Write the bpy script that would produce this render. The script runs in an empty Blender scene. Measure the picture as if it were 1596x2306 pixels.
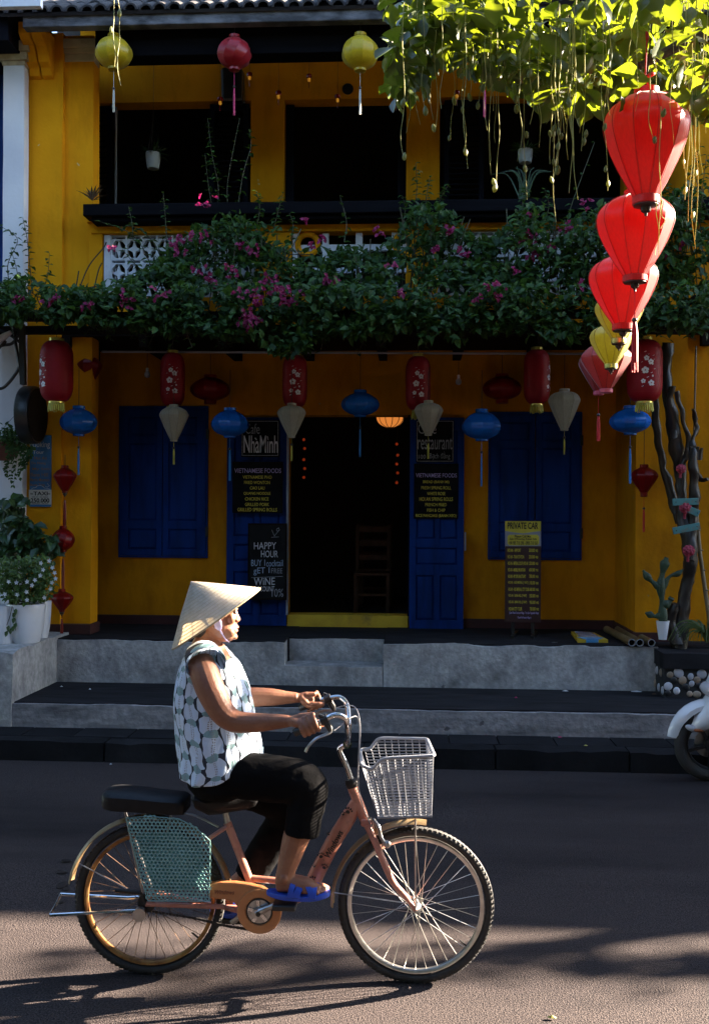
import bpy, math, random
from mathutils import Vector as V, Matrix, noise as mnoise
D = bpy.data; S = bpy.context.scene; COL = S.collection
R = math.radians
# ---------------------------------------------------------------- camera
CAM_H = 1.846; F = 2280.0
cd = D.cameras.new('camera'); cam = D.objects.new('camera', cd); COL.objects.link(cam)
CM = Matrix.Translation((0, 0, CAM_H)) @ Matrix.Rotation(R(3.3), 4, 'Z') @ Matrix.Rotation(R(90), 4, 'X') @ Matrix.Rotation(R(.32), 4, 'Z')
cam.matrix_world = CM
cd.sensor_fit = 'VERTICAL'; cd.sensor_height = 36; cd.lens = F / 2306 * 36
cd.clip_start = .05; cd.clip_end = 2000
S.camera = cam
# ---------------------------------------------------------------- sky and sun
SUN = V((.665, .244, .302)).normalized()
W = D.worlds.new('World'); S.world = W; W.use_nodes = True
wn = W.node_tree.nodes; wl = W.node_tree.links
sky = wn.new('ShaderNodeTexSky'); sky.sky_type = 'NISHITA'; sky.sun_disc = False
sky.sun_elevation = math.asin(SUN.z); sky.sun_rotation = math.atan2(SUN.x, SUN.y)
sky.air_density = 1.0; sky.dust_density = .6; sky.ozone_density = 1.6
wl.new(sky.outputs[0], wn['Background'].inputs[0]); wn['Background'].inputs[1].default_value = .052
sd = D.lights.new('sun', 'SUN'); sd.energy = 5; sd.angle = R(.55); sd.color = (1, .84, .66)
so = D.objects.new('sun', sd); COL.objects.link(so); so.rotation_euler = SUN.to_track_quat('Z', 'Y').to_euler(); so.location = SUN * 60
vs = S.view_settings; vs.view_transform = 'Standard'; vs.look = 'None'; vs.gamma = 1; vs.use_curve_mapping = False
vs.exposure = 4.2
# ---------------------------------------------------------------- helpers
def ray(u, v):
    return CM.to_3x3() @ V(((u - 798) / F, (1153 - v) / F, -1))
def at(u, v, Y):                 # the point of the plane y = Y seen at (u, v) of the photograph
    d = ray(u, v); return V((0, 0, CAM_H)) + d * (Y / d.y)
def atz(u, v, Z):
    d = ray(u, v); return V((0, 0, CAM_H)) + d * ((Z - CAM_H) / d.z)
def pxm(Y): return F / Y
def wm(o):
    m = Matrix.Identity(4)
    while o is not None:
        m = o.matrix_basis @ m; o = o.parent
    return m
def nz(p, f=1.0, o=0.0): return mnoise.noise(V(p) * f + V((o, o * 1.7, o * .3)))
class MB:
    def __init__(s): s.v = []; s.f = []; s.m = []; s.uv = {}
    def add(s, vs, fs, mi=0, uv=None):
        b = len(s.v); s.v += [V(p) for p in vs]
        if uv:
            for i, q in enumerate(uv): s.uv[b + i] = q
        for f in fs: s.f.append([b + i for i in f]); s.m.append(mi)
    def box(s, x0, x1, y0, y1, z0, z1, mi=0):
        s.add([(x0,y0,z0),(x1,y0,z0),(x1,y1,z0),(x0,y1,z0),(x0,y0,z1),(x1,y0,z1),(x1,y1,z1),(x0,y1,z1)],
              [(0,3,2,1),(4,5,6,7),(0,1,5,4),(1,2,6,5),(2,3,7,6),(3,0,4,7)], mi); return s
    def obox(s, c, size, M=None, mi=0):
        a, b, d = [q / 2 for q in size]; M = (M or Matrix.Identity(3)).to_3x3(); c = V(c)
        P = [c + M @ V(p) for p in [(-a,-b,-d),(a,-b,-d),(a,b,-d),(-a,b,-d),(-a,-b,d),(a,-b,d),(a,b,d),(-a,b,d)]]
        s.add(P, [(0,3,2,1),(4,5,6,7),(0,1,5,4),(1,2,6,5),(2,3,7,6),(3,0,4,7)], mi); return s
    def bar(s, p, q, w, h, mi=0, up=(0,0,1)):
        p, q = V(p), V(q); d = (q - p); L = d.length; x = d.normalized(); u = V(up)
        y = u.cross(x)
        if y.length < 1e-4: y = V((0,1,0)).cross(x)
        y.normalize(); z = x.cross(y); M = Matrix((x, y, z)).transposed()
        return s.obox((p + q) / 2, (L, w, h), M, mi)
    def loft(s, rings, cap=True, close=True, mi=0, uvs=None):
        n = len(rings[0]); vs = [p for r in rings for p in r]; fs = []
        for i in range(len(rings) - 1):
            for j in range(n if close else n - 1):
                k = (j + 1) % n
                fs.append((i*n+j, i*n+k, (i+1)*n+k, (i+1)*n+j))
        if cap and close:
            fs.append(tuple(range(n - 1, -1, -1))); b = (len(rings) - 1) * n; fs.append(tuple(range(b, b + n)))
        s.add(vs, fs, mi, uvs); return s
    def tube(s, pts, r, n=8, closed=False, mi=0, flat=1.0, up=None, cap=True):
        pts = [V(p) for p in pts]; m = len(pts)
        rs = r if isinstance(r, (list, tuple)) else [r] * m
        def tan(i):
            a = pts[(i - 1) % m] if (i > 0 or closed) else pts[i]; b = pts[(i + 1) % m] if (i < m - 1 or closed) else pts[i]
            t = b - a
            return t.normalized() if t.length > 1e-9 else V((0, 0, 1))
        t = tan(0); u = V(up) if up else (V((0, 1, 0)) if abs(t.y) < .9 else V((1, 0, 0)))
        u = (u - t * u.dot(t)).normalized(); rings = []
        for i in range(m):
            t = tan(i); u = (V(up) if up else u); u = u - t * u.dot(t)
            if u.length < 1e-6: u = V((1, 0, 0)) - t * t.x
            u.normalize(); w = t.cross(u)
            rings.append([pts[i] + (u * math.cos(a) * flat + w * math.sin(a)) * rs[i] for a in [2*math.pi*k/n for k in range(n)]])
        if closed: rings.append(rings[0]); return s.loft(rings, False, True, mi)
        return s.loft(rings, cap, True, mi)
    def lathe(s, prof, n=16, c=(0,0,0), M=None, mi=0, cap=True):
        M = (M or Matrix.Identity(3)).to_3x3(); c = V(c)
        rings = [[c + M @ V((r*math.cos(a), r*math.sin(a), z)) for a in [2*math.pi*(k+.5)/n for k in range(n)]] for r, z in prof]
        return s.loft(rings, cap, True, mi)
    def sph(s, c, r, n=12, m=8, M=None, mi=0):
        if not isinstance(r, (tuple, list)): r = (r, r, r)
        M = (M or Matrix.Identity(3)).to_3x3(); c = V(c)
        rings = [[c + M @ V((r[0]*math.sin(t)*math.cos(a), r[1]*math.sin(t)*math.sin(a), -r[2]*math.cos(t))) for a in [2*math.pi*k/n for k in range(n)]]
                 for t in [math.pi*(.04 + .92*i/m) for i in range(m + 1)]]
        return s.loft(rings, True, True, mi)
    def prism(s, poly, T, depth, mi=0):      # poly in (a, b); T maps (a, b, d) to space
        n = len(poly); P = [T(a, b, 0) for a, b in poly] + [T(a, b, depth) for a, b in poly]
        fs = [tuple(range(n)), tuple(range(2*n - 1, n - 1, -1))] + [(i, i + n, (i + 1) % n + n, (i + 1) % n) for i in range(n)]
        s.add(P, fs, mi); return s
    def xf(s, M):
        s.v = [M @ p for p in s.v]; return s
    def mesh(s, name, mats, ang=38, smooth=True):
        me = D.meshes.new(name); me.from_pydata([tuple(p) for p in s.v], [], s.f)
        for m in (mats if isinstance(mats, (list, tuple)) else [mats]): me.materials.append(m)
        if any(s.m): me.polygons.foreach_set('material_index', s.m)
        if s.uv:
            l = me.uv_layers.new(name='uv')
            for lp in me.loops: l.data[lp.index].uv = s.uv.get(lp.vertex_index, (0, 0))
        if smooth: me.shade_smooth(); me.set_sharp_from_angle(angle=R(ang))
        me.update(); return me
    def build(s, name, mats, parent=None, world=True, ang=38, smooth=True, bev=0, kind=None, label=None, fix=False):
        if parent is not None and world:
            iv = wm(parent).inverted(); s.v = [iv @ p for p in s.v]
        o = D.objects.new(name, s.mesh(name, mats, ang, smooth)); COL.objects.link(o)
        if fix: recalc(o.data)
        if parent is not None: o.parent = parent
        if bev:
            b = o.modifiers.new('bevel', 'BEVEL'); b.width = bev; b.segments = 2; b.limit_method = 'ANGLE'; b.angle_limit = R(40)
        if kind: o['kind'] = kind
        if label: o['label'] = label
        return o
def recalc(me):
    import bmesh
    b = bmesh.new(); b.from_mesh(me); bmesh.ops.recalc_face_normals(b, faces=b.faces); b.to_mesh(me); b.free()
def root(name, label, cat, loc=(0,0,0), rz=0, group=None, kind=None):
    o = D.objects.new(name, None); COL.objects.link(o); o.location = loc; o.rotation_euler = (0, 0, rz); o.empty_display_size = .1
    if label: o['label'] = label
    if cat: o['category'] = cat
    if group: o['group'] = group
    if kind: o['kind'] = kind
    return o
def tag(o, label, cat, group=None):
    o['label'] = label; o['category'] = cat
    if group: o['group'] = group
    return o
def kids(o): return [c for c in COL.objects if c.parent == o]
def copytree(o, parent=None):
    c = o.copy(); COL.objects.link(c)
    if parent: c.parent = parent
    for ch in kids(o): copytree(ch, c)
    return c
def inst(o_mesh, name, parent, M, mats=None):      # another object on shared mesh data
    o = D.objects.new(name, o_mesh); COL.objects.link(o); o.parent = parent
    o.matrix_basis = (wm(parent).inverted() @ M) if parent is not None else M
    return o
def circ(c, r, n, ax='y', a0=0, a1=2*math.pi, close=True):
    k = n if close else n - 1; out = []
    for i in range(n):
        a = a0 + (a1 - a0) * i / k; ca, sa = math.cos(a) * r, math.sin(a) * r
        out.append(V(c) + (V((ca, 0, sa)) if ax == 'y' else V((ca, sa, 0)) if ax == 'z' else V((0, ca, sa))))
    return out
def spline(pts, k=6):             # Catmull-Rom through the points
    P = [V(p) for p in pts]; P = [P[0] * 2 - P[1]] + P + [P[-1] * 2 - P[-2]]; out = []
    for i in range(1, len(P) - 2):
        for j in range(k):
            t = j / k; a, b, c, d = P[i-1:i+3]
            out.append(.5 * ((2*b) + (c - a)*t + (2*a - 5*b + 4*c - d)*t*t + (3*b - a - 3*c + d)*t**3))
    out.append(P[-2]); return out
def lerpl(tab, x):                # piecewise linear table
    if x <= tab[0][0]: return tab[0][1]
    for (a, p), (b, q) in zip(tab, tab[1:]):
        if x <= b: return p + (q - p) * (x - a) / (b - a)
    return tab[-1][1]
def rough_box(x0, x1, y0, y1, z0, z1, seg=.09, amp=.006, o=0.0, chip=.0):
    mb = MB()
    def disp(p):
        p = V(p); q = V((nz(p, 2.2, o), nz(p, 2.2, o + 5), nz(p, 2.2, o + 9))) * amp + V((nz(p, 9, o), nz(p, 9, o + 3), nz(p, 9, o + 7))) * amp * .6
        if chip and abs(p.z - z1) < 1e-4 and (abs(p.y - y0) < 1e-4 or abs(p.x - x0) < 1e-4 or abs(p.x - x1) < 1e-4):
            q.z -= max(0, nz(p, 5, o + 20)) * chip; q.y += max(0, nz(p, 5, o + 21)) * chip * .6
        return p + q
    def face(o_, a, b):
        na = max(1, int(a.length / seg)); nb = max(1, int(b.length / seg))
        vs = [disp(o_ + a * i / na + b * j / nb) for i in range(na + 1) for j in range(nb + 1)]
        mb.add(vs, [(i*(nb+1)+j, (i+1)*(nb+1)+j, (i+1)*(nb+1)+j+1, i*(nb+1)+j+1) for i in range(na) for j in range(nb)])
    X, Y, Z = V((x1-x0,0,0)), V((0,y1-y0,0)), V((0,0,z1-z0)); O = V((x0,y0,z0))
    face(O, X, Z); face(O + X, Y, Z); face(O + X + Y, -X, Z); face(O + Y, -Y, Z); face(O + Z, X, Y)
    return mb
# ---------------------------------------------------------------- materials
MATS = {}
def pm(name, c, c2=None, sc=6, rough=.6, metal=0, bump=0, bsc=60, spec=.5, tl=0, tlc=None, stretch=None, coat=0, emit=None, es=0,
       cr=(.35, .65), isl=0, dirt=None, dsc=1.2, dcr=(.5, .72), det=5, rvar=0, sheen=0, aniso=0, coord='Object', chip=None, chsc=9, chth=.70, dst=None):
    m = D.materials.new(name); m.use_nodes = True; t = m.node_tree; N = t.nodes; L = t.links; b = N['Principled BSDF']; out = N['Material Output']
    tc = N.new('ShaderNodeTexCoord'); src = tc.outputs[coord]
    if stretch:
        mp = N.new('ShaderNodeMapping'); mp.inputs['Scale'].default_value = stretch; L.new(src, mp.inputs[0]); src = mp.outputs[0]
    c2 = c2 or tuple(x * .78 for x in c)
    nt = N.new('ShaderNodeTexNoise'); nt.inputs['Scale'].default_value = sc; nt.inputs['Detail'].default_value = det; L.new(src, nt.inputs['Vector'])
    fac = nt.outputs[0]
    if isl:
        ge = N.new('ShaderNodeNewGeometry'); fac = ge.outputs['Random Per Island']
    rp = N.new('ShaderNodeValToRGB'); rp.color_ramp.elements[0].color = (*c, 1); rp.color_ramp.elements[1].color = (*c2, 1)
    if not isl: rp.color_ramp.elements[0].position, rp.color_ramp.elements[1].position = cr
    L.new(fac, rp.inputs[0]); colr = rp.outputs[0]
    if dirt:
        n2 = N.new('ShaderNodeTexNoise'); n2.inputs['Scale'].default_value = dsc; n2.inputs['Detail'].default_value = 8; n2.inputs['Roughness'].default_value = .65
        if dst:
            m2 = N.new('ShaderNodeMapping'); m2.inputs['Scale'].default_value = dst; L.new(tc.outputs[coord], m2.inputs[0]); L.new(m2.outputs[0], n2.inputs['Vector'])
        else: L.new(src, n2.inputs['Vector'])
        r2 = N.new('ShaderNodeValToRGB'); r2.color_ramp.elements[0].position, r2.color_ramp.elements[1].position = dcr
        L.new(n2.outputs[0], r2.inputs[0]); mx = N.new('ShaderNodeMix'); mx.data_type = 'RGBA'; L.new(r2.outputs[0], mx.inputs[0])
        L.new(colr, mx.inputs[6]); mx.inputs[7].default_value = (*dirt, 1); colr = mx.outputs[2]
    if chip:
        n4 = N.new('ShaderNodeTexNoise'); n4.inputs['Scale'].default_value = chsc; n4.inputs['Detail'].default_value = 7; n4.inputs['Roughness'].default_value = .6; L.new(tc.outputs[coord], n4.inputs['Vector'])
        r4 = N.new('ShaderNodeValToRGB'); r4.color_ramp.elements[0].position, r4.color_ramp.elements[1].position = chth, chth + .012; L.new(n4.outputs[0], r4.inputs[0])
        mx = N.new('ShaderNodeMix'); mx.data_type = 'RGBA'; L.new(r4.outputs[0], mx.inputs[0]); L.new(colr, mx.inputs[6]); mx.inputs[7].default_value = (*chip, 1); colr = mx.outputs[2]
    if rvar:
        oi = N.new('ShaderNodeObjectInfo'); hs = N.new('ShaderNodeHueSaturation'); mr = N.new('ShaderNodeMapRange')
        mr.inputs[3].default_value = 1 - rvar; mr.inputs[4].default_value = 1 + rvar; L.new(oi.outputs['Random'], mr.inputs[0]); L.new(mr.outputs[0], hs.inputs['Value'])
        L.new(colr, hs.inputs['Color']); colr = hs.outputs[0]
    L.new(colr, b.inputs['Base Color']); b.inputs['Roughness'].default_value = rough; b.inputs['Metallic'].default_value = metal
    b.inputs['Specular IOR Level'].default_value = spec; b.inputs['Coat Weight'].default_value = coat
    if aniso: b.inputs['Anisotropic'].default_value = aniso
    if sheen: b.inputs['Sheen Weight'].default_value = sheen
    if emit: b.inputs['Emission Color'].default_value = (*emit, 1); b.inputs['Emission Strength'].default_value = es
    if bump:
        n3 = N.new('ShaderNodeTexNoise'); n3.inputs['Scale'].default_value = bsc; n3.inputs['Detail'].default_value = 6; L.new(src, n3.inputs['Vector'])
        bp = N.new('ShaderNodeBump'); bp.inputs['Strength'].default_value = bump; bp.inputs['Distance'].default_value = .01
        L.new(n3.outputs[0], bp.inputs['Height']); L.new(bp.outputs[0], b.inputs['Normal'])
    if tl:
        tr = N.new('ShaderNodeBsdfTranslucent')
        if tlc: tr.inputs[0].default_value = (*tlc, 1)
        else: L.new(colr, tr.inputs[0])
        ms = N.new('ShaderNodeMixShader'); ms.inputs[0].default_value = tl; L.new(b.outputs[0], ms.inputs[1]); L.new(tr.outputs[0], ms.inputs[2]); L.new(ms.outputs[0], out.inputs[0])
    m.diffuse_color = (*c, 1); MATS[name] = m; return m
M_ASPH = pm('asphalt', (.0115,.0105,.0130), (.080,.064,.059), sc=150, det=6, cr=(.36,.72), rough=.72, bump=.8, bsc=150, dirt=(.009,.008,.0095), dsc=.9, dcr=(.46,.80), dst=(.25,1.3,1), spec=.05)
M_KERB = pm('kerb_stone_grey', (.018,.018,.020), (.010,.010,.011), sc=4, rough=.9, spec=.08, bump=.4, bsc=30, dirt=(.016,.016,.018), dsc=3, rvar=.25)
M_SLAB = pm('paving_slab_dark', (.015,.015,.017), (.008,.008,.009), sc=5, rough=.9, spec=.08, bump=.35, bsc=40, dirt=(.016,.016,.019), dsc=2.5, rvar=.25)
M_CONC = pm('weathered_concrete', (.43,.41,.395), (.31,.30,.29), sc=26, det=9, rough=.9, bump=.7, bsc=34, dirt=(.12,.115,.115), dsc=5.5, dcr=(.43,.76), dst=(.8,1,.7), chip=(.12,.115,.115), chsc=6, chth=.70, spec=.2)
M_CONCD = pm('scuffed_concrete', (.31,.29,.29), (.20,.19,.195), sc=20, det=9, rough=.9, bump=.8, bsc=30, dirt=(.09,.085,.09), dsc=5, dcr=(.42,.72), dst=(.4,1,2.2), chip=(.10,.095,.10), chsc=6, chth=.66, spec=.15)
M_TREAD = pm('worn_dark_screed', (.024,.023,.025), (.011,.0105,.012), sc=5, rough=.85, spec=.1, bump=.3, bsc=20, dirt=(.018,.018,.021), dsc=1.6, stretch=(.5,2,1))
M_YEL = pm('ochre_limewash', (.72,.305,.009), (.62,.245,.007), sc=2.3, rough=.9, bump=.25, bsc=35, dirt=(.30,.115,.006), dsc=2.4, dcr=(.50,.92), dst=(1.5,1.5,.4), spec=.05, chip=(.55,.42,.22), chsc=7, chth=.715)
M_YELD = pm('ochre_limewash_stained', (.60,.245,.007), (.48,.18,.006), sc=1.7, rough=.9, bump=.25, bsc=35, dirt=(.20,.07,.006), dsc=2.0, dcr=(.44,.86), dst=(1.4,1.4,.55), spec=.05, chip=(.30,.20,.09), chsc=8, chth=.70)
M_YTHR = pm('yellow_threshold_paint', (.62,.40,.02), (.5,.3,.015), sc=5, rough=.7, bump=.2, bsc=30, dirt=(.2,.13,.03), dsc=6, dcr=(.55,.75))
M_CREAM = pm('cream_plaster', (.50,.42,.28), (.38,.31,.2), sc=5, rough=.85, dirt=(.2,.15,.1), dsc=4)
M_WHITE = pm('white_limewash', (.66,.66,.68), (.56,.56,.6), sc=2, rough=.85, bump=.2, bsc=30, dirt=(.35,.34,.35), dsc=1.5, dcr=(.55,.8))
M_LATT = pm('white_breeze_block', (.66,.67,.70), (.55,.56,.6), sc=6, rough=.8, bump=.2, bsc=40, dirt=(.35,.35,.37), dsc=5, dcr=(.55,.8))
M_BLACKW = pm('black_stained_wood', (.004,.004,.006), (.002,.002,.003), sc=6, rough=.8, spec=.06, bump=.2, bsc=50, stretch=(.3,4,4))
M_DARKW = pm('dark_old_timber', (.014,.010,.008), (.007,.005,.0045), sc=5, rough=.85, spec=.1, bump=.3, bsc=40, stretch=(.4,4,4))
M_NAVY = pm('navy_painted_wood', (.004,.005,.011), (.003,.0035,.007), sc=6, rough=.75, spec=.08, bump=.15, bsc=50)
M_BLUE = pm('blue_shutter_paint', (.008,.037,.19), (.006,.027,.14), sc=4, rough=.65, spec=.06, bump=.2, bsc=45, dirt=(.006,.020,.085), dsc=4, dcr=(.48,.74), stretch=(2,2,.4), chip=(.06,.08,.12), chsc=16, chth=.72)
M_REDP = pm('oxblood_plinth_paint', (.055,.010,.008), (.035,.007,.006), sc=5, rough=.8, bump=.2, bsc=40)
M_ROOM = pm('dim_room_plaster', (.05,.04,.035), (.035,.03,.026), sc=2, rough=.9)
M_TILE = pm('old_clay_tile', (.024,.018,.017), (.012,.010,.010), sc=8, rough=.9, bump=.5, bsc=40, dirt=(.045,.045,.05), dsc=6, dcr=(.52,.75), rvar=.3)
M_MORT = pm('lichened_mortar', (.13,.13,.145), (.03,.03,.034), sc=5, rough=.9, bump=.6, bsc=30, det=9, cr=(.36,.6), stretch=(1,1,2))
M_IRON = pm('black_iron', (.012,.012,.013), (.02,.017,.015), sc=20, rough=.5, metal=.3, bump=.1)
M_CHROME = pm('chrome_steel', (.62,.62,.63), (.5,.49,.48), sc=30, rough=.14, metal=1)
M_STEEL = pm('dull_steel', (.42,.42,.43), (.3,.29,.28), sc=30, rough=.35, metal=1)
M_BLKP = pm('black_plastic', (.012,.012,.013), (.009,.009,.01), sc=30, rough=.38)
M_RUB = pm('tyre_rubber', (.016,.015,.015), (.024,.022,.02), sc=60, rough=.75, bump=.5, bsc=160)
M_CORD = pm('dark_cord', (.02,.018,.016), rough=.8)
M_SIGNK = pm('black_sign_board', (.006,.006,.007), (.010,.010,.011), sc=7, rough=.8, spec=.05)
M_CHALKB = pm('chalkboard_slate', (.007,.007,.008), (.016,.016,.017), sc=3, rough=.9, spec=.15, dirt=(.028,.028,.03), dsc=4, dcr=(.55,.85))
M_LEAF = pm('bougainvillea_leaf', (.007,.028,.007), (.036,.082,.016), isl=1, rough=.5, tl=.22, tlc=(.09,.17,.02), spec=.22)
M_LEAF2 = pm('dark_glossy_leaf', (.015,.045,.016), (.035,.075,.022), isl=1, rough=.35, tl=.2, tlc=(.08,.15,.02))
M_JASM = pm('jasmine_leaf', (.03,.075,.018), (.09,.15,.028), isl=1, rough=.4, tl=.25, tlc=(.14,.22,.03))
M_CAN = pm('almond_leaf', (.014,.030,.006), (.034,.054,.010), sc=14, rough=.38, tl=.24, tlc=(.27,.34,.012), rvar=.4, bump=.15, bsc=60)
M_CANS = pm('almond_leaf_mass', (.010,.024,.005), (.036,.058,.010), isl=1, rough=.4, tl=.24, tlc=(.27,.34,.012))
M_VINE = pm('pale_green_vine', (.34,.32,.12), (.26,.27,.08), sc=20, rough=.6, tl=.25, tlc=(.6,.55,.2))
M_POD = pm('green_seed_pod', (.16,.17,.05), (.11,.13,.04), sc=16, rough=.5, tl=.3, tlc=(.4,.4,.08), rvar=.2)
M_BARK = pm('grey_brown_bark', (.075,.058,.045), (.035,.028,.022), sc=9, rough=.95, bump=.9, bsc=26, stretch=(1,1,.35))
M_STEM = pm('woody_stem', (.06,.05,.03), (.04,.05,.02), sc=12, rough=.85)
M_MAG = pm('magenta_bract', (.19,.005,.05), (.25,.008,.09), isl=1, rough=.6, tl=.3, tlc=(.3,.01,.09))
M_WPET = pm('white_petal', (.85,.86,.9), rough=.6, tl=.3, tlc=(.7,.7,.7))
M_POT = pm('white_glazed_pot', (.66,.66,.69), (.6,.6,.63), sc=3, rough=.32, coat=.3)
M_TERR = pm('brick_red_pot', (.16,.05,.035), (.1,.035,.025), sc=6, rough=.8)
M_SOIL = pm('potting_soil', (.02,.015,.01), rough=1, bump=.6, bsc=40)
def silk(name, c, tl=.45, rough=.32, c2=None, an=.5, sh=.35, sp=.6):
    return pm(name, c, c2 or tuple(x * .85 for x in c), sc=120, stretch=(1, 1, .06), rough=rough, tl=tl, spec=sp, sheen=sh, aniso=an, bump=.06, bsc=140)
M_SRED = silk('red_silk', (.52,.014,.010), .42); M_SYEL = silk('yellow_silk', (.40,.36,.02), .32)
M_SPINK = silk('crimson_silk', (.30,.006,.014), .2, sh=.08, sp=.4); M_SBLUE = silk('blue_silk', (.008,.12,.50), .10, .22, sh=0, sp=.35)
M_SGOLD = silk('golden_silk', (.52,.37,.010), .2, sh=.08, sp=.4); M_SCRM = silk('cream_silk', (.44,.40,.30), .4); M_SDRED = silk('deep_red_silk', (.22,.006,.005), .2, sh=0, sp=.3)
M_SPAPER = pm('red_nylon', (.30,.008,.016), (.24,.006,.013), sc=4, rough=.5, tl=.2, bump=.35, bsc=1, spec=.25)
M_GOLD = pm('gilt_band', (.62,.55,.16), (.5,.42,.1), sc=40, rough=.3, metal=.7)
M_FRINGE = pm('lime_gold_fringe', (.50,.46,.06), (.3,.28,.03), sc=90, rough=.6, stretch=(1,1,.1))
M_TRED = pm('red_tassel_thread', (.58,.012,.014), (.4,.008,.01), sc=90, rough=.5, stretch=(1,1,.08), tl=.2)
M_TBLUE = pm('blue_tassel_thread', (.02,.20,.52), (.015,.14,.4), sc=90, rough=.5, stretch=(1,1,.08))
M_TPINK = pm('pink_tassel_thread', (.5,.02,.12), rough=.5); M_TWHT = pm('pale_tassel_thread', (.5,.48,.38), rough=.6)
M_DWOOD = pm('dark_turned_wood', (.02,.012,.010), (.035,.018,.013), sc=8, rough=.3)
# ================================================================ ground, road, kerb, pavement, steps
rnd = random.Random(7)
ZP = .705; YK = 7.31; YS = 7.79; YP = 8.77; YF = 9.1; YW = 10.0; YU = 10.5
o = MB().box(-300, 300, -300, 300, -.6, -.03).build('ground', M_SLAB, kind='structure', smooth=False)
g = MB(); nx, ny = 240, 60
def rx(i): return -30 + 60 * i / nx
rows = [-12 + .5 * j for j in range(28)] + [2.2 + (YK + .05 - 2.2) * j / 40 for j in range(41)]
g.add([(rx(i), y, .004 * nz((rx(i), y, 0), .7) if y < 7 else 0) for y in rows for i in range(nx + 1)],
      [(j*(nx+1)+i, j*(nx+1)+i+1, (j+1)*(nx+1)+i+1, (j+1)*(nx+1)+i) for j in range(len(rows)-1) for i in range(nx)])
g.build('road', M_ASPH, kind='structure')
# dark oil drips on the asphalt, left of the bicycle
oil = MB()
M_OIL = pm('oil_stain', (.008,.008,.009), (.012,.012,.013), rough=.35)
for (u, v, w, h) in ((150,1938,17,3),(140,1963,14,4),(140,1993,13,7),(140,2012,12,4),(150,2001,9,3),(138,2030,10,3)):
    c = atz(u, v, .0085); n = 14; dp = abs(atz(u, v + h, .0085).y - c.y)
    oil.add([c + V((math.cos(2*math.pi*k/n) * w / 570 * (1 + .3 * nz((k, u, 0))), math.sin(2*math.pi*k/n) * dp * (1 + .3 * nz((k, v, 3))), 0)) for k in range(n)], [tuple(range(n))])
o = oil.build('oil_stain', M_OIL, kind='structure', smooth=False)
kerb = root('kerb', None, None, (0, YK + .1, 0), kind='structure')
MB().box(-12, 12, YK + .02, YK + .17, -.1, .128).build('kerb_core', M_KERB, kerb, smooth=False)
pave = root('pavement', None, None, (0, YK + .4, 0), kind='structure')
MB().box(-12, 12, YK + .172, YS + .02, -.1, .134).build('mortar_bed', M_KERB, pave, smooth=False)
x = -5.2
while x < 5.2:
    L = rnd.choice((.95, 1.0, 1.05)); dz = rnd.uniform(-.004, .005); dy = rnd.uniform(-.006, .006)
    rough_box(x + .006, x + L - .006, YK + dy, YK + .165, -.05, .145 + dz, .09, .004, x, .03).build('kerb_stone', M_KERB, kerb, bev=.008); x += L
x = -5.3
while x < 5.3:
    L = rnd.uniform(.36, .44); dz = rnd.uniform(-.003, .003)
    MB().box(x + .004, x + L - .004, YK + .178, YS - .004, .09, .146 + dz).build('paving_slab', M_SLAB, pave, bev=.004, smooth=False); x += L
xb0, xb1 = -5.2, at(128, 1441, YP).x                       # left block on which the pots stand
step = root('step', None, None, (0, YS, .14), kind='structure')
rough_box(xb1 - .05, 6.2, YS, YP + .02, .10, .325, .07, .008, 1, .02).build('riser', M_CONCD, step, bev=.012)
MB().box(xb1, 6.1, YS + .035, YP, .3, .3335).build('tread', M_TREAD, step, smooth=False)
rough_box(xb0, xb1, YS - .015, YF + .1, .10, .735, .07, .012, 2, .05).build('pot_ledge', M_CONC, kind='structure', bev=.02)
xg0, xg1, xr1 = at(640, 1445, YP).x, at(863, 1450, YP).x, at(1480, 1455, YP).x
porch = root('porch', None, None, (0, YP, .3), kind='structure')
rough_box(xb1 + .003, xg0, YP, YP + .2, .30, ZP, .07, .007, 3, .03).build('retaining_face', M_CONC, porch, bev=.012)
rough_box(xg1, xr1, YP - .01, YP + .2, .30, ZP, .07, .010, 4, .04).build('retaining_face', M_CONC, porch, bev=.012)
MB().box(xb1, xg0 - .002, YP + .03, YW + .1, .3, ZP + .008).build('floor', M_TREAD, porch, smooth=False)
MB().box(xg1 + .002, xr1 + 1.5, YP + .03, YW + .1, .3, ZP + .008).build('floor', M_TREAD, porch, smooth=False)
rough_box(xg0 + .005, xg1 - .005, YP - .005, YP + .5, .3, .505, .07, .006, 5, .02).build('entry_step', M_CONC, porch, bev=.01)
rough_box(xg0 + .005, xg1 - .005, YP + .34, YP + .7, .5, ZP - .005, .07, .006, 6, .02).build('entry_step', M_CONC, porch, bev=.01)
MB().box(xg0, xg1, YP + .36, YW + .1, .3, ZP + .004).build('floor', M_TREAD, porch, smooth=False)
# ================================================================ the yellow shophouse
def hole_wall(mb, x0, x1, z0, z1, y0, y1, holes, mi=0):
    xs = sorted({x0, x1, *[h[0] for h in holes], *[h[1] for h in holes]}); zs = sorted({z0, z1, *[h[2] for h in holes], *[h[3] for h in holes]})
    for a, b in zip(xs, xs[1:]):
        for c, d in zip(zs, zs[1:]):
            if any(h[0] <= (a+b)/2 <= h[1] and h[2] <= (c+d)/2 <= h[3] for h in holes): continue
            mb.box(a, b, y0, y1, c, d, mi)
def U(u, Y): return at(u, 1153, Y).x
def Z(v, Y, u=798): return at(u, v, Y).z
house = root('shophouse', 'two storey ochre yellow shophouse with blue shutters and tiled eaves', 'house', (0, YW, ZP))
XL, XR = U(50, YF), U(1640, YF)
dz0, dz1 = Z(1385, YW), Z(935, YW); dx0, dx1 = U(648, YW), U(920, YW)
zc = 3.46                                                   # porch ceiling
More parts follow.
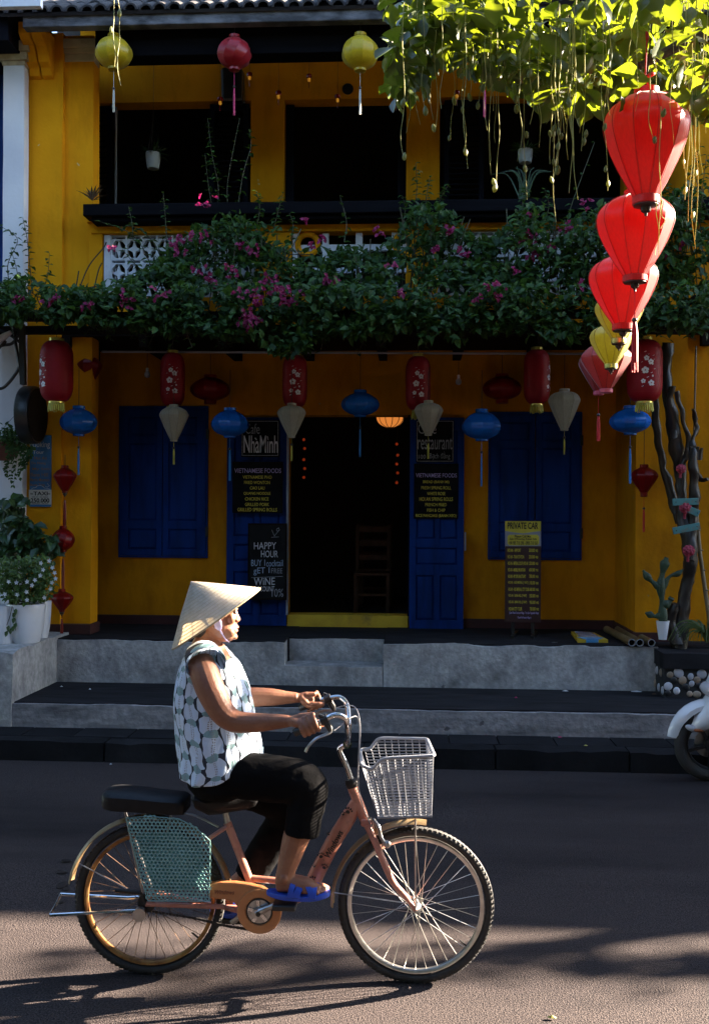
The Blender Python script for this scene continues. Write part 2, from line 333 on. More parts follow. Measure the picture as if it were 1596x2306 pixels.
w = MB(); hole_wall(w, XL + .05, XR, ZP - .1, zc + .05, YW, YW + .22, [(dx0, dx1, ZP - .2, dz1)]); w.build('lower_wall', M_YELD, house, smooth=False)
MB().box(dx0, dx1, YW - .03, YW + .22, ZP, dz0).build('threshold', M_YTHR, house, bev=.006, smooth=False)
hz0, hz1 = 3.7, Z(222, YU); H3 = [(U(205, YU), U(560, YU)), (U(635, YU), U(910, YU)), (U(985, YU), U(1400, YU))]
w = MB(); hole_wall(w, XL + .05, XR, 3.62, 7.2, YU, YU + .2, [(a, b, hz0, hz1) for a, b in H3]); w.build('upper_wall', M_YEL, house, smooth=False)
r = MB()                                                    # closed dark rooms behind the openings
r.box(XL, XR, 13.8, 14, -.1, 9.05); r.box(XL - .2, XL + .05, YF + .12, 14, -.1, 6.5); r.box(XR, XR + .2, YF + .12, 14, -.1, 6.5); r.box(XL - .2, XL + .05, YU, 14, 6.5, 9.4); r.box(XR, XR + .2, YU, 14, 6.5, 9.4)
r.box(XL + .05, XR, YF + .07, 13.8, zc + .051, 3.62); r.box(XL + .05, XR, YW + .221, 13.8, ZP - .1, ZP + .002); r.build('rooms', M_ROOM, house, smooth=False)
MB().box(XL + .06, XR - .01, YF - .0, YW - .005, zc - .02, zc + .04).build('porch_ceiling', M_DARKW, house, smooth=False)
for i in range(9):
    xx = XL + .4 + i * (XR - XL - .6) / 8
    MB().box(xx - .04, xx + .04, YF + .0, YW - .002, zc - .12, zc - .021).build('ceiling_joist', M_DARKW, house, smooth=False)
# pilasters left: a front shaft and a set-back shaft with a white capital
xa, xm, xc = U(50, YF), U(137, YF), U(206, YF)
ztop = Z(60, YF)
rough_box(xa, xm, YF, YF + .3, ZP - .02, ztop, .22, .004, 7).build('pilaster', M_YEL, house, bev=.012)
rough_box(xm - .02, xc - .02, YF + .06, YF + .24, 3.4, ztop, .18, .004, 8).build('pilaster', M_YEL, house, bev=.012)
rough_box(xm - .02, xc - .02, YF + .058, YF + .26, ZP - .02, 3.43, .22, .004, 8).build('pilaster', M_YEL, house, bev=.012)
zcap0, zcap1 = Z(120, YF), Z(72, YF)
c = MB()
for (e, a, b) in ((.0, 0, .35), (.025, .35, .55), (.045, .55, 1)): c.box(xm - .005, xc - .01 + e, YF + .045 - e, YF + .2, zcap0 + (zcap1 - zcap0) * a, zcap0 + (zcap1 - zcap0) * b)
c.build('capital', M_CREAM, house, smooth=False, bev=.006)
for (u0, u1) in ((45, 74), (72, 102)):                      # carved ogee eave brackets
    pts = [(0, 0), (.34, 0), (.34, -.10), (.30, -.13), (.22, -.16), (.17, -.22), (.15, -.27), (.09, -.30), (.07, -.36), (.0, -.38)]
    bx = (U(u0, YF - .2) + U(u1, YF - .2)) / 2; zt = Z(46, YF - .2)
    MB().prism(pts, lambda a, b, d: V((bx - .05 + d, YF + .02 - a, zt + b * 1.02)), .1).build('bracket', M_YEL, house, smooth=False, bev=.008, fix=True)
xra, xrb = U(1430, YF), U(1545, YF)
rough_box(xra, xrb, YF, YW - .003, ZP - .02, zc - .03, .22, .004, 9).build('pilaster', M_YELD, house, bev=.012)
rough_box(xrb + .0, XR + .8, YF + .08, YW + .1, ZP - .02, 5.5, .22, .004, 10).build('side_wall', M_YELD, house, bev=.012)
# oxblood plinths
MB().box(XL + .06, dx0 - .14, YW - .018, YW - .001, ZP + .009, ZP + .10).build('plinth', M_REDP, house, smooth=False)
MB().box(dx1 + .1, xra - .004, YW - .018, YW - .001, ZP + .009, ZP + .10).build('plinth', M_REDP, house, smooth=False)
MB().box(xa - .02, xc + .0, YF - .018, YF + .275, ZP + .009, ZP + .10).build('plinth', M_REDP, house, smooth=False)
MB().box(xra - .02, xrb + .01, YF - .018, YW - .005, ZP + .009, ZP + .09).build('plinth', M_REDP, house, smooth=False)
# panelled leaves
def leaf(name, x0, x1, z0, z1, Y, panels, mat, th=.035, lab=None, rz=0):
    mb = MB(); W_, H_ = x1 - x0, z1 - z0
    hole_wall(mb, x0, x1, z0, z1, Y - th, Y, [(x0 + a*W_, x0 + b*W_, z0 + c*H_, z0 + d*H_) for a, b, c, d in panels])
    o = mb.build(name, mat, house, smooth=False, bev=.003, label=lab)
    for a, b, c, d in panels:
        px0, px1, pz0, pz1 = x0 + a*W_, x0 + b*W_, z0 + c*H_, z0 + d*H_; k = .022
        p = MB(); p.add([(px0, Y-.012, pz0), (px1, Y-.012, pz0), (px1, Y-.012, pz1), (px0, Y-.012, pz1), (px0+k, Y-.026, pz0+k), (px1-k, Y-.026, pz0+k), (px1-k, Y-.026, pz1-k), (px0+k, Y-.026, pz1-k)],
              [(0,1,5,4),(1,2,6,5),(2,3,7,6),(3,0,4,7),(4,5,6,7)])
        p.build('door_panel' if 'door' in name else 'shutter_panel', mat, o, smooth=False)
    return o
SH = [(.2, .87, .045, .185), (.2, .87, .24, .77), (.2, .87, .82, .95)]
for (u0, um, u1, v0, v1) in ((272, 368, 466, 922, 1252), (1101, 1203, 1305, 935, 1257)):
    z0, z1 = Z(v1, YW, u0), Z(v0, YW, u0); a, b, c = U(u0, YW), U(um, YW), U(u1, YW)
    f = MB(); hole_wall(f, a - .012, c + .012, z0 - .012, z1 + .03, YW - .03, YW - .001, [(a + .002, c - .002, z0 + .002, z1)]); f.build('window_frame', M_BLUE, house, smooth=False)
    leaf('window_shutter', a + .006, b - .004, z0 + .006, z1 - .003, YW - .006, SH, M_BLUE)
    l2 = leaf('window_shutter', b + .004, c - .006, z0 + .006, z1 - .003, YW - .006, [(1 - q[1], 1 - q[0], q[2], q[3]) for q in SH], M_BLUE)
    for zz in (z0 + .25, z1 - .25): MB().box(c - .004, c + .02, YW - .05, YW - .02, zz - .05, zz + .05).build('hinge', M_IRON, house, smooth=False)
DP = [(.12, .47, .58, .94), (.55, .88, .58, .94), (.12, .47, .43, .56), (.55, .88, .43, .56), (.12, .88, .31, .39), (.12, .45, .05, .26), (.56, .88, .05, .26)]
zl0, zl1 = Z(1411, YW - .06), Z(940, YW - .06)
leaf('door_leaf', U(511, YW - .06), U(646, YW - .06), zl0, zl1, YW - .03, DP, M_BLUE, .045)
dl2 = leaf('door_leaf', U(922, YW - .1), U(1044, YW - .1), Z(1419, YW - .12), Z(940, YW - .1), YW - .06, DP, M_BLUE, .045)
M_JAMB = pm('pale_jamb_edge', (.30,.32,.36), (.22,.23,.26), sc=8, rough=.6)
MB().box(dx0 - .004, dx0 + .016, YW - .082, YW - .034, dz0, dz1).build('door_jamb', M_JAMB, house, smooth=False)
MB().box(dx1 - .008, dx1 + .008, YW - .05, YW - .002, dz0, dz1).build('door_jamb', M_NAVY, house, smooth=False)
MB().box(U(1046, 9.85), U(1049, 9.85), YW - .15, YW - .1, Z(1238, 9.85), Z(1197, 9.85)).build('door_bolt', M_JAMB, house, smooth=False)
# balcony balustrade: yellow band and posts, white breeze blocks, black timber ledge
YB = 9.15; XE = XR
MB().box(xc - .03, XE, YB - .02, YB + .14, Z(521, YB), Z(497, YB)).build('balustrade_rail', M_YEL, house, smooth=False, bev=.006)
MB().box(xc - .06, XE, YB - .05, YB + .14, Z(497, YB) + .001, Z(490, YB)).build('balustrade_rail', M_YEL, house, smooth=False, bev=.004)
MB().box(xc - .02, XE, YB + .0, YB + .14, 3.55, 3.80).build('balustrade_base', M_YEL, house, smooth=False)
zb0, zb1 = 3.80, Z(522, YB)
for (u0, u1) in ((198, 228), (573, 652), (912, 962), (1405, 1440)): MB().box(U(u0, YB), U(u1, YB), YB - .01, YB + .13, zb0, zb1).build('balustrade_post', M_YEL, house, smooth=False, bev=.006)
led = MB(); xl0, xl1 = U(188, 8.98), XE
led.box(xl0, xl1, 8.92, 9.32, Z(481, 8.95), Z(454, 8.95)); led.box(xl0 + .06, xl1 - .001, 8.97, 9.3, Z(495, 9), Z(481, 8.95) - .001)
led.build('timber_ledge', M_BLACKW, house, smooth=False, bev=.008)
MB().box(xc + .0, XE, 9.32, YU - .001, 3.621, 3.66).build('balcony_floor', M_DARKW, house, smooth=False)
bw, bh = .143, .218
def block_mesh():
    m = MB(); d0, d1 = 0, .06; b = .010
    m.box(0, b, d0, d1, 0, bh); m.box(bw - b, bw, d0, d1, 0, bh)
    for (z0, z1) in ((0, b), (bh - b, bh), (bh - .046, bh - .034)): m.box(b, bw - b, d0 + .001, d1 - .001, z0, z1)
    cz = (bh - .046 + b) / 2; hw = bw / 2 - b; hh = (bh - .046 - b) / 2; cx = bw / 2
    st = []
    for k in range(8):
        a = math.pi / 4 * k; q = 1.0 if k % 2 == 0 else .36; st.append((cx + math.cos(a) * hw * q * 1.02, cz + math.sin(a) * hh * q * 1.02))
    m.prism(st, lambda a, b_, d: V((a, .008 + d, b_)), .044)
    for sx in (-1, 1):
        for sz in (-1, 1):
            m.prism([(cx + sx*hw, cz + sz*hh), (cx + sx*hw*.45, cz + sz*hh), (cx + sx*hw, cz + sz*hh*.45)], lambda a, b_, d: V((a, .004 + d, b_)), .05)
    me = m.mesh('breeze_block', M_LATT, smooth=False); recalc(me); return me
BM = block_mesh()
for (u0, u1) in ((230, 573), (964, 1404)):
    X0, X1 = U(u0, YB), U(u1, YB); n = int((X1 - X0) / bw)
    MB().box(X0, X0 + (X1 - X0 - n * bw) / 2, YB + .02, YB + .1, zb0, zb1).build('lattice_margin', M_LATT, house, smooth=False)
    MB().box(X1 - (X1 - X0 - n * bw) / 2, X1, YB + .02, YB + .1, zb0, zb1).build('lattice_margin', M_LATT, house, smooth=False)
    for i in range(n):
        for j in range(3):
            zz = zb1 - (j + 1) * (bh + .002)
            if zz < zb0 - .1: continue
            inst(BM, 'breeze_block', house, Matrix.Translation((X0 + (X1 - X0 - n * bw) / 2 + i * bw, YB + .03, zz)))
X0, X1 = U(652, YB), U(912, YB)
for (u0, u1) in ((655, 668), (722, 736), (797, 812), (878, 892)): MB().box(U(u0, YB), U(u1, YB), YB + .03, YB + .09, zb0, zb1).build('lattice_bar', M_LATT, house, smooth=False)
for (v0, v1) in ((548, 562), (600, 612)): MB().box(X0, X1, YB + .035, YB + .085, Z(v1, YB), Z(v0, YB)).build('lattice_bar', M_LATT, house, smooth=False)
for u in (689, 908): MB().tube(circ((U(u, YB), YB + .03, Z(548, YB)), .092, 28), .026, 8, True).build('lattice_ring', M_YEL, house)
# upstairs shutters, pale pole for a lit edge, eaves
def louvre(x0, x1, z0, z1, Y):
    mb = MB(); hole_wall(mb, x0, x1, z0, z1, Y - .035, Y, [(x0 + .05, x1 - .05, z0 + .07, (z0+z1)/2 - .03), (x0 + .05, x1 - .05, (z0+z1)/2 + .03, z1 - .07)])
    o = mb.build('upper_shutter', M_NAVY, house, smooth=False)
    z = z0 + .1
    while z < z1 - .1:
        if abs(z - (z0+z1)/2) > .06:
            MB().obox(((x0+x1)/2, Y - .018, z), (x1 - x0 - .1, .036, .007), Matrix.Rotation(R(38), 3, 'X')).build('louvre_slat', M_NAVY, o, smooth=False)
        z += .055
louvre(U(470, YU) , U(556, YU), 3.7, hz1 - .05, YU - .01); louvre(U(207, YU), U(250, YU), 3.7, hz1 - .05, YU - .01)
louvre(U(995, YU), U(1084, YU), 3.7, hz1 - .05, YU - .01); louvre(U(637, YU), U(655, YU), 3.7, hz1 - .02, YU + .12); louvre(U(890, YU), U(908, YU), 3.7, hz1 - .02, YU + .12)
MB().tube([(U(257, 10.3), 10.3, 3.66), (U(257, 10.3), 10.3, Z(232, 10.3))], .013, 8).build('lit_edge_pole', M_JAMB, house)  # pale pole standing in for the lit edge of a shutter
YE = 8.6
MB().box(U(45, YE), XE, YE, YE + .10, Z(45, YE), Z(17, YE)).build('eave_mortar', M_MORT, house, smooth=False, bev=.01)
MB().box(U(216, 8.9), XE, 8.80, 9.0, Z(128, 8.9), Z(48, 8.8)).build('eave_beam', M_BLACKW, house, smooth=False, bev=.01)
rf = MB(); rp = [(YE - .02, Z(17, YE) + .01), (YE - .02, Z(17, YE) - .02), (14.2, 9.35), (14.2, 9.5)]
rf.add([(x_, y, z) for x_ in (XL - .1, XR + .2) for y, z in rp], [(0,1,2,3),(7,6,5,4),(0,4,5,1),(1,5,6,2),(2,6,7,3),(3,7,4,0)]); rf.build('roof_deck', M_DARKW, house, smooth=False, fix=True)
tm = MB(); arc = [(.062 * math.cos(a), .062 * math.sin(a)) for a in [math.pi * k / 8 for k in range(9)]]; arc += [(.045 * math.cos(a), .045 * math.sin(a)) for a in [math.pi * k / 8 for k in range(8, -1, -1)]]
tm.prism(arc, lambda a, b, d: V((a, d, b + d * .58)), .30); TMe = tm.mesh('roof_tile', M_TILE, ang=30); recalc(TMe)
k = 0; xx = XL - .02
while xx < XR + .1:
    for j in range(2): inst(TMe, 'roof_tile', house, Matrix.Translation((xx + rnd.uniform(-.006, .006), YE - .03 + j * .24 + rnd.uniform(-.012, .012), Z(17, YE) + .008 + j * (.24 * .58 + .012))) @ Matrix.Rotation(rnd.uniform(-.04, .04), 4, 'Y'))
    xx += .128
rr = MB(); n = int((XR - XL) / .128) * 6
prof = [(XL + (XR - XL) * i / n, abs(math.sin(math.pi * (XL + (XR - XL) * i / n - XL) / .128)) * .05) for i in range(n + 1)]
rr.loft([[(x_, YE + .45, Z(17, YE) + .27 + h) for x_, h in prof], [(x_, 14.3, 9.6 + h) for x_, h in prof]], False, False); rr.build('roof', M_TILE, house)
# ================================================================ white house on the left, and the terrace that goes on to the right
wh = root('white_house', 'white neighbouring house with a square column at the left edge', 'house', (-4.4, 9, 0))
a, b = U(3, 8.95), U(50, 8.95)
rough_box(a, b, 8.95, 9.06, .7, Z(128, 8.95), .2, .004, 11).build('column', M_WHITE, wh, bev=.012)
c = MB()
for (e, v1, v0) in ((.01, 132, 122), (.035, 122, 104), (.06, 104, 80)): c.box(a - e, min(b + e, XL + .12), 8.95 - e, 9.055, Z(v1, 8.95), Z(v0, 8.95))
c.build('column_capital', M_CREAM, wh, smooth=False, bev=.005)
MB().box(-9.5, XL - .02, 9.4, 9.6, 0, 6.3).build('wall', M_WHITE, wh, smooth=False)
MB().box(-9.5, XL + .03, 9.16, 9.38, .7, 3.55).build('lower_wall', M_WHITE, wh, smooth=False)
MB().box(a - .6, a - .06, 9.34, 9.395, 4.0, 6.0).build('window_shutter', M_BLUE, wh, smooth=False)
MB().box(-9.5, U(90, 8.35), 8.3, 8.36, Z(3, 8.35), Z(3, 8.35) + .2).build('eave', M_WHITE, wh, smooth=False)
MB().box(-9.5, XL + .03, 8.65, 9.39, Z(79, 8.7), Z(-20, 8.7)).build('eave_beam', M_NAVY, wh, smooth=False)
TE = 6.02
for k_, (x0, x1, lab) in enumerate(((XR + .3, 12, 'ochre terrace house next door to the right of the shophouse'), (12, 22, 'second ochre terrace house along the street to the right'), (22, 34, 'farthest ochre terrace house along the street to the right'))):
    tr_ = root('terrace_house', lab, 'house', (x0, 9.6, 0), 0, 'terrace houses continuing the street')
    H = [(x0 + .9 + 2.9 * i, x0 + 2.3 + 2.9 * i, z, z + 1.9) for i in range(int((x1 - x0 - .5) / 2.9)) for z in (.9, 3.4)]
    t = MB(); hole_wall(t, x0, x1, 0, 5.7, 9.6, 9.85, H); t.build('wall', M_YEL, tr_, smooth=False)
    for h in H: MB().box(h[0], h[1], 9.72, 9.76, h[2], h[3]).build('window_shutter', M_BLUE, tr_, smooth=False)
    t = MB(); t.add([(x0 - .02, 9.35, TE), (x1, 9.35, TE), (x1, 9.35, TE - .12), (x0 - .02, 9.35, TE - .12), (x0 - .02, 13.5, TE + 2.0), (x1, 13.5, TE + 2.0), (x1, 13.5, 0), (x0 - .02, 13.5, 0)],
          [(0,3,2,1),(0,1,5,4),(1,2,6,5),(3,0,4,7),(4,5,6,7),(2,3,7,6)]); t.build('roof', M_TILE, tr_, smooth=False, fix=True)
# ================================================================ signs
M_TW = pm('white_lettering', (.62,.62,.66), rough=.7); M_TY = pm('yellow_lettering', (.62,.50,.05), rough=.7); M_TL = pm('lilac_lettering', (.45,.36,.66), rough=.7)
M_TK = pm('black_lettering', (.012,.008,.008), rough=.7); M_TG = pm('grey_chalk_lettering', (.32,.33,.36), (.2,.2,.22), sc=60, rough=.9); M_TB = pm('pale_blue_lettering', (.35,.45,.62), rough=.8)
M_TO = pm('faded_orange_lettering', (.36,.17,.06), (.2,.12,.08), sc=30, rough=.8)
def txt(s, u0, u1, v0, v1, Y, mat, parent, off=0.0, name='lettering', tilt=0, thick=.0015):
    cu = D.curves.new('t', 'FONT'); cu.body = s; cu.size = 1; cu.extrude = .01; cu.offset = off; cu.align_x = 'LEFT'; cu.resolution_u = 3
    ob = D.objects.new('t', cu); me = D.meshes.new_from_object(ob); D.objects.remove(ob); D.curves.remove(cu)
    xs = [v.co.x for v in me.vertices]; ys = [v.co.y for v in me.vertices]
    a, b, c, d = min(xs), max(xs), min(ys), max(ys)
    p0, p1 = at(u0, v1, Y), at(u1, v0, Y); sx, sz = (p1.x - p0.x) / (b - a), (p1.z - p0.z) / (d - c)
    iv = wm(parent).inverted()
    for v in me.vertices:
        x, y = (v.co.x - a) * sx, (v.co.y - c) * sz
        v.co = iv @ V((p0.x + x, Y - thick / 2 - v.co.z / .01 * thick, p0.z + y + x * tilt))
    me.materials.clear(); me.materials.append(mat); me.name = name
    o = D.objects.new(name, me); COL.objects.link(o); o.parent = parent; return o
def board(name, label, cat, u0, u1, v0, v1, Y, mat, th=.018, frame=None, fw=.015, group=None):
    p0, p1 = at(u0, v1, Y), at(u1, v0, Y)
    r_ = root(name, label, cat, ((p0.x + p1.x) / 2, Y, p0.z), 0, group)
    MB().box(p0.x, p1.x, Y, Y + th, p0.z, p1.z).build('board', mat, r_, smooth=False, bev=.003)
    if frame:
        f = MB(); hole_wall(f, p0.x - .001, p1.x + .001, p0.z - .001, p1.z + .001, Y - .008, Y + th + .001, [(p0.x + fw, p1.x - fw, p0.z + fw, p1.z - fw)]); f.build('frame', frame, r_, smooth=False)
    return r_
def outline(u0, u1, v0, v1, Y, mat, parent, wpx=1.2):
    p0, p1 = at(u0, v1, Y), at(u1, v0, Y); k = wpx / 230
    f = MB(); hole_wall(f, p0.x, p1.x, p0.z, p1.z, Y - .0015, Y - .0002, [(p0.x + k, p1.x - k, p0.z + k, p1.z - k)]); return f.build('painted_border', mat, parent, smooth=False)
YD = 9.86
c = board('cafe_sign', 'black board lettered Cafe Nhà Mình on the left door leaf', 'sign', 543, 629, 946, 1029, YD, M_SIGNK)
outline(545, 627, 948, 1026, YD, M_TG, c)
txt('Cafe', 553, 585, 954, 977, YD, M_TG, c, -.008); txt('NhaMình', 549, 626, 981, 1020, YD, M_TW, c, .004); txt('`', 573, 579, 986, 991, YD, M_TW, c)
c = board('menu_board', 'black Vietnamese foods menu listing pho and fried wonton on left door', 'sign', 523, 637, 1040, 1155, YD, M_SIGNK)
for t, a, b, y0, y1, m in (('VIETNAMESE FOODS', 528, 633, 1055, 1065, M_TL), ('VIETNAMESE PHO', 547, 612, 1071, 1078, M_TY), ('FRIED WONTON', 550, 608, 1083, 1090, M_TY), ('CAO LAU', 563, 596, 1095.5, 1102.5, M_TY),
      ('QUANG NOODLE', 549, 609, 1108, 1115, M_TY), ('CHICKEN RICE', 552, 605, 1120, 1127, M_TY), ('GRILLED PORK', 552, 606, 1132.5, 1139.5, M_TY), ('GRILLED SPRING ROLLS', 535, 624, 1144, 1151.5, M_TY)): txt(t, a, b, y0, y1, YD, m, c, .006)
c = board('chalkboard', 'framed chalkboard offering happy hour cocktails on the left door leaf', 'chalkboard', 558, 646, 1179, 1350, YD - .02, M_CHALKB, .02, M_DARKW)
for t, a, b, y0, y1, m, tl in (('HAPPY', 572, 622, 1222, 1237, M_TW, .02), ('HOUR', 588, 626, 1240, 1255, M_TW, 0), ('BUY 1', 566, 597, 1261, 1275, M_TB, .03), ('cocktail', 600, 637, 1262, 1276, M_TB, .04), ('gET 1', 571, 607, 1279, 1296, M_TB, .05), ('FREE', 611, 636, 1280, 1291, M_TG, .0),
      ('WiNE', 572, 619, 1302, 1318, M_TW, .03), ('DiSCOUNT', 572, 618, 1321, 1332, M_TW, .02), ('10%', 612, 638, 1326, 1344, M_TG, 0)): txt(t, a, b, y0, y1, YD - .022, m, c, .0, tilt=tl)
g = MB(); P = lambda u, v: at(u, v, YD - .0215)
for a, b in (((612, 1193), (618, 1207)), ((629, 1193), (618, 1207)), ((618, 1207), (618, 1210)), ((611, 1210), (628, 1209)), ((566, 1301), (637, 1298)), ((623, 1192), (628, 1188))): g.bar(P(*a), P(*b), .004, .004)
g.tube(circ(P(626, 1193), .014, 12), .0022, 5, True); g.build('cocktail_drawing', M_TG, c)
YR = YW - .112
c = board('restaurant_sign', 'black board lettered Cafe restaurant 100 Bạch đằng on the right door leaf', 'sign', 936, 1022, 946, 1041, YR, M_SIGNK)
outline(938, 1020, 948, 1039, YR, M_TG, c)
txt('Cafe', 941, 982, 953, 977, YR, M_TG, c, -.005); txt('restaurant', 940, 1018, 986, 1012, YR, M_TG, c, .0); txt('100', 942, 958, 1024, 1033, YR, M_TG, c, -.005); txt('Bạch đằng', 967, 1013, 1017, 1036, YR, M_TG, c, -.005)
c = board('menu_board', 'black Vietnamese foods menu listing bread and white rose on right door', 'sign', 931, 1032, 1044, 1168, YR, M_SIGNK)
for t, a, b, y0, y1, m in (('VIETNAMESE FOODS', 936, 1028, 1066, 1075, M_TL), ('BREAD (BANH MI)', 952, 1011, 1082, 1090, M_TY), ('FRESH SPRING ROLL', 948, 1015, 1095, 1102, M_TY), ('WHITE ROSE', 961, 1002, 1108, 1115, M_TY), ('HOI AN SPRING ROLLS', 944, 1019, 1120, 1128, M_TY),
      ('FRENCH FRIED', 957, 1005, 1133, 1140, M_TY), ('FISH & CHIP', 961, 1002, 1145.5, 1152.5, M_TY), ('RICE PANCAKE (BANH XEO)', 936, 1027, 1158, 1166, M_TY)): txt(t, a, b, y0, y1, YR, m, c, .006)
# private car stand
YC = 9.4
M_STB = pm('maroon_banner_print', (.030,.008,.010), (.024,.006,.008), sc=2, rough=.4); M_STY = pm('yellow_banner_print', (.60,.50,.045), rough=.45); M_STG = pm('grey_banner_print', (.26,.26,.32), rough=.45)
c = board('private_car_stand', 'tall maroon and yellow PRIVATE CAR price stand on the porch', 'sign', 1136, 1218, 1173, 1401, YC, M_STB, .02)
q = lambda u, v, k=.001: at(u, v, YC) - V((0, k, 0))
MB().add([q(1136.5, 1174), q(1217, 1174), q(1217, 1196), q(1199, 1198), q(1177, 1201), q(1157, 1199), q(1136.5, 1195.5)], [tuple(range(7))]) or 0
def flat(pts, k, mat, name): m = MB(); m.add([q(u, v, k) for u, v in pts], [tuple(range(len(pts)))]); m.build(name, mat, c, smooth=False, fix=False)
flat([(1136.5,1230),(1217.3,1230),(1217,1174),(1136.5,1174)], .0012, M_STG, 'banner_field')
flat([(1136.5,1195.5),(1157,1199),(1177,1201),(1199,1198),(1217,1196),(1217,1174),(1136.5,1174)], .0024, M_STY, 'banner_field')
flat([(1146,1228),(1209,1228),(1213,1224),(1213,1208),(1209,1204),(1146,1204),(1142,1208),(1142,1224)], .0036, M_STY, 'banner_field')
for t, a, b, y0, y1, m, o_ in (('PRIVATE CAR', 1142, 1211, 1176.5, 1191, M_TK, .022), ('Please Call Me:', 1158, 1195, 1205, 1210.5, M_TK, .02), ('Zalo-WhatsApp-Kakao Talk', 1146, 1208, 1211.5, 1217, M_TK, .015), ('+84 985 710 298 - 0905 710 565', 1145, 1210, 1219, 1226.5, M_TK, .012)): txt(t, a, b, y0, y1, YC - .0038, m, c, o_)
for i, (t, p) in enumerate((('HOI AN - AIRPORT', '250.000'), ('HOI AN - TRAIN STATION', '250.000'), ('HOI AN - IMPERIAL SOUTH HOI AN', '250.000'), ('HOI AN - MARBLE MOUNTAIN', '600.000'), ('HOI AN - MY SON SANCTUARY', '700.000'),
      ('HOI AN - HUE IMPERIAL (1 WAY)', '1.100.000'), ('HOI AN - HUE IMPERIAL CITY TOUR', '1.600.000'), ('HOI AN - BANA HILL (1 WAY)', '550.000'), ('HOI AN - BANA HILL (2 WAY)', '950.000'), ('HOI AN CITY TOUR', '750.000'))):
    y = 1235.5 + i * 14.65; wd = min(46, 12 + len(t) * 1.12)
    txt(t, 1142 + i * .3, 1142 + i * .3 + wd, y, y + 7.5, YC - .001, M_TY, c, .012); txt(p, 1190 - (1.5 if len(p) > 7 else 0) + i * .2, 1203 + i * .2, y, y + 7.5, YC - .001, M_TY, c, .014); txt('VND', 1204.5 + i * .2, 1210.5 + i * .2, y + 1.8, y + 7.5, YC - .001, M_TY, c, .012)
txt('(Cam Thanh Coconut Village - Tra Que Vegetable Village', 1146, 1212, 1378, 1383.5, YC - .001, M_TL, c, .01); txt('- Thanh Ha Pottery Village )', 1163, 1195, 1388.5, 1394, YC - .001, M_TL, c, .01)
b0, b1 = q(1140, 1400), q(1214, 1400)
for x_ in (b0.x + .06, b1.x - .06):
    m = MB(); m.bar((x_, YC + .02, ZP + .2), (x_, YC + .02, ZP + .02), .03, .02); m.bar((x_ - .03, YC - .2, ZP + .02), (x_ + .06, YC + .24, ZP + .02), .03, .022); m.build('foot', M_IRON, c, smooth=False)
# taxi and booking sign on the left pilaster
YT = YF - .03
M_TAXB = pm('blue_enamel_sign', (.03,.16,.36), (.02,.10,.26), sc=3, rough=.5, dirt=(.05,.1,.16), dsc=7, dcr=(.5,.8)); M_TAXW = pm('off_white_plate', (.62,.60,.54), (.5,.48,.42), sc=4, rough=.55, dirt=(.3,.26,.2), dsc=9, dcr=(.6,.85))
c = board('taxi_sign', 'blue booking tour sign with a white TAXI 250.000 plate on the pilaster', 'sign', 67, 115, 980, 1141, YT, M_TAXB, .028)
p0, p1 = at(66, 1136, YT), at(117, 1103, YT); MB().box(p0.x, p1.x, YT - .008, YT - .001, p0.z, p1.z).build('taxi_plate', M_TAXW, c, smooth=False, bev=.004)
txt('TAXI', 76, 108, 1107, 1115.5, YT - .009, M_TK, c, .02); txt('HOI AN - DA NANG', 73, 109, 1118, 1120.5, YT - .009, M_TK, c); txt('250.000', 70, 112, 1122, 1132, YT - .009, M_TK, c, .025); txt('AIRPORT - HOTEL', 72, 110, 1133, 1135, YT - .009, M_TK, c)
for u0, u1 in ((69, 75), (108, 114)):
    for v in (1111, 1113): MB().bar(at(u0, v, YT - .0095), at(u1, v, YT - .0095), .003, .004).build('plate_rule', M_TK, c, smooth=False)
for t, a, b, y0, y1, m in (('Booking', 68, 113, 994, 1011, M_TW), ('Tour', 75, 100, 1014, 1022, M_TW), ('Hoi An', 78, 106, 1028, 1035, M_TO), ('Da Nang', 72, 104, 1040, 1047, M_TO), ('My Son', 74, 112, 1053, 1060, M_TO), ('Bana Hill', 70, 109, 1065, 1073, M_TO), ('Marble Mountain', 69, 112, 1077, 1084, M_TO), ('Boat Trip', 69, 102, 1089, 1096, M_TO)): txt(t, a, b, y0, y1, YT, m, c, .004)
m = MB(); cp = [(71,1102),(75,1099),(81,1098),(85,1094),(92,1093),(98,1096),(101,1099),(108,1100),(113,1102)]
m.tube([at(u, v, YT - .002) for u, v in cp], .0022, 5); m.build('car_drawing', M_TW, c)
m = MB(); pts = [(107.5,1088),(109,1091),(112,1094),(109,1096),(107,1097),(103,1095)]; m.tube([at(u, v, YT - .002) for u, v in pts], .0022, 5); m.build('anchor_drawing', M_TW, c)
# round light box sign seen almost edge on, with its iron bracket
lb = root('round_sign', 'round black light box sign seen edge on above the taxi sign', 'sign', (at(75, 932, 8.75).x, 8.75, 2.75))
xc_, zc_ = at(64, 932, 8.75).x, Z(933, 8.75, 60)
MX = Matrix.Rotation(R(90), 3, 'Y')
MB().lathe([(.005, -.06), (.25, -.06), (.258, -.045), (.258, .045), (.25, .06), (.005, .06)], 40, (xc_, 8.82, zc_), MX).build('drum', M_BLKP, lb)
MB().lathe([(.005, .06), (.235, .062), (.235, .066), (.005, .066)], 40, (xc_, 8.82, zc_), MX).build('face', M_DARKW, lb)
MB().bar((xc_, 9.06, zc_), (xc_, 9.13, zc_), .04, .04).build('wall_arm', M_IRON, lb, smooth=False)
ib = root('awning_bracket', 'black scrolled iron bracket under the vines at the left edge', 'bracket', (at(20, 800, 8.6).x, 8.6, 3))
m = MB()
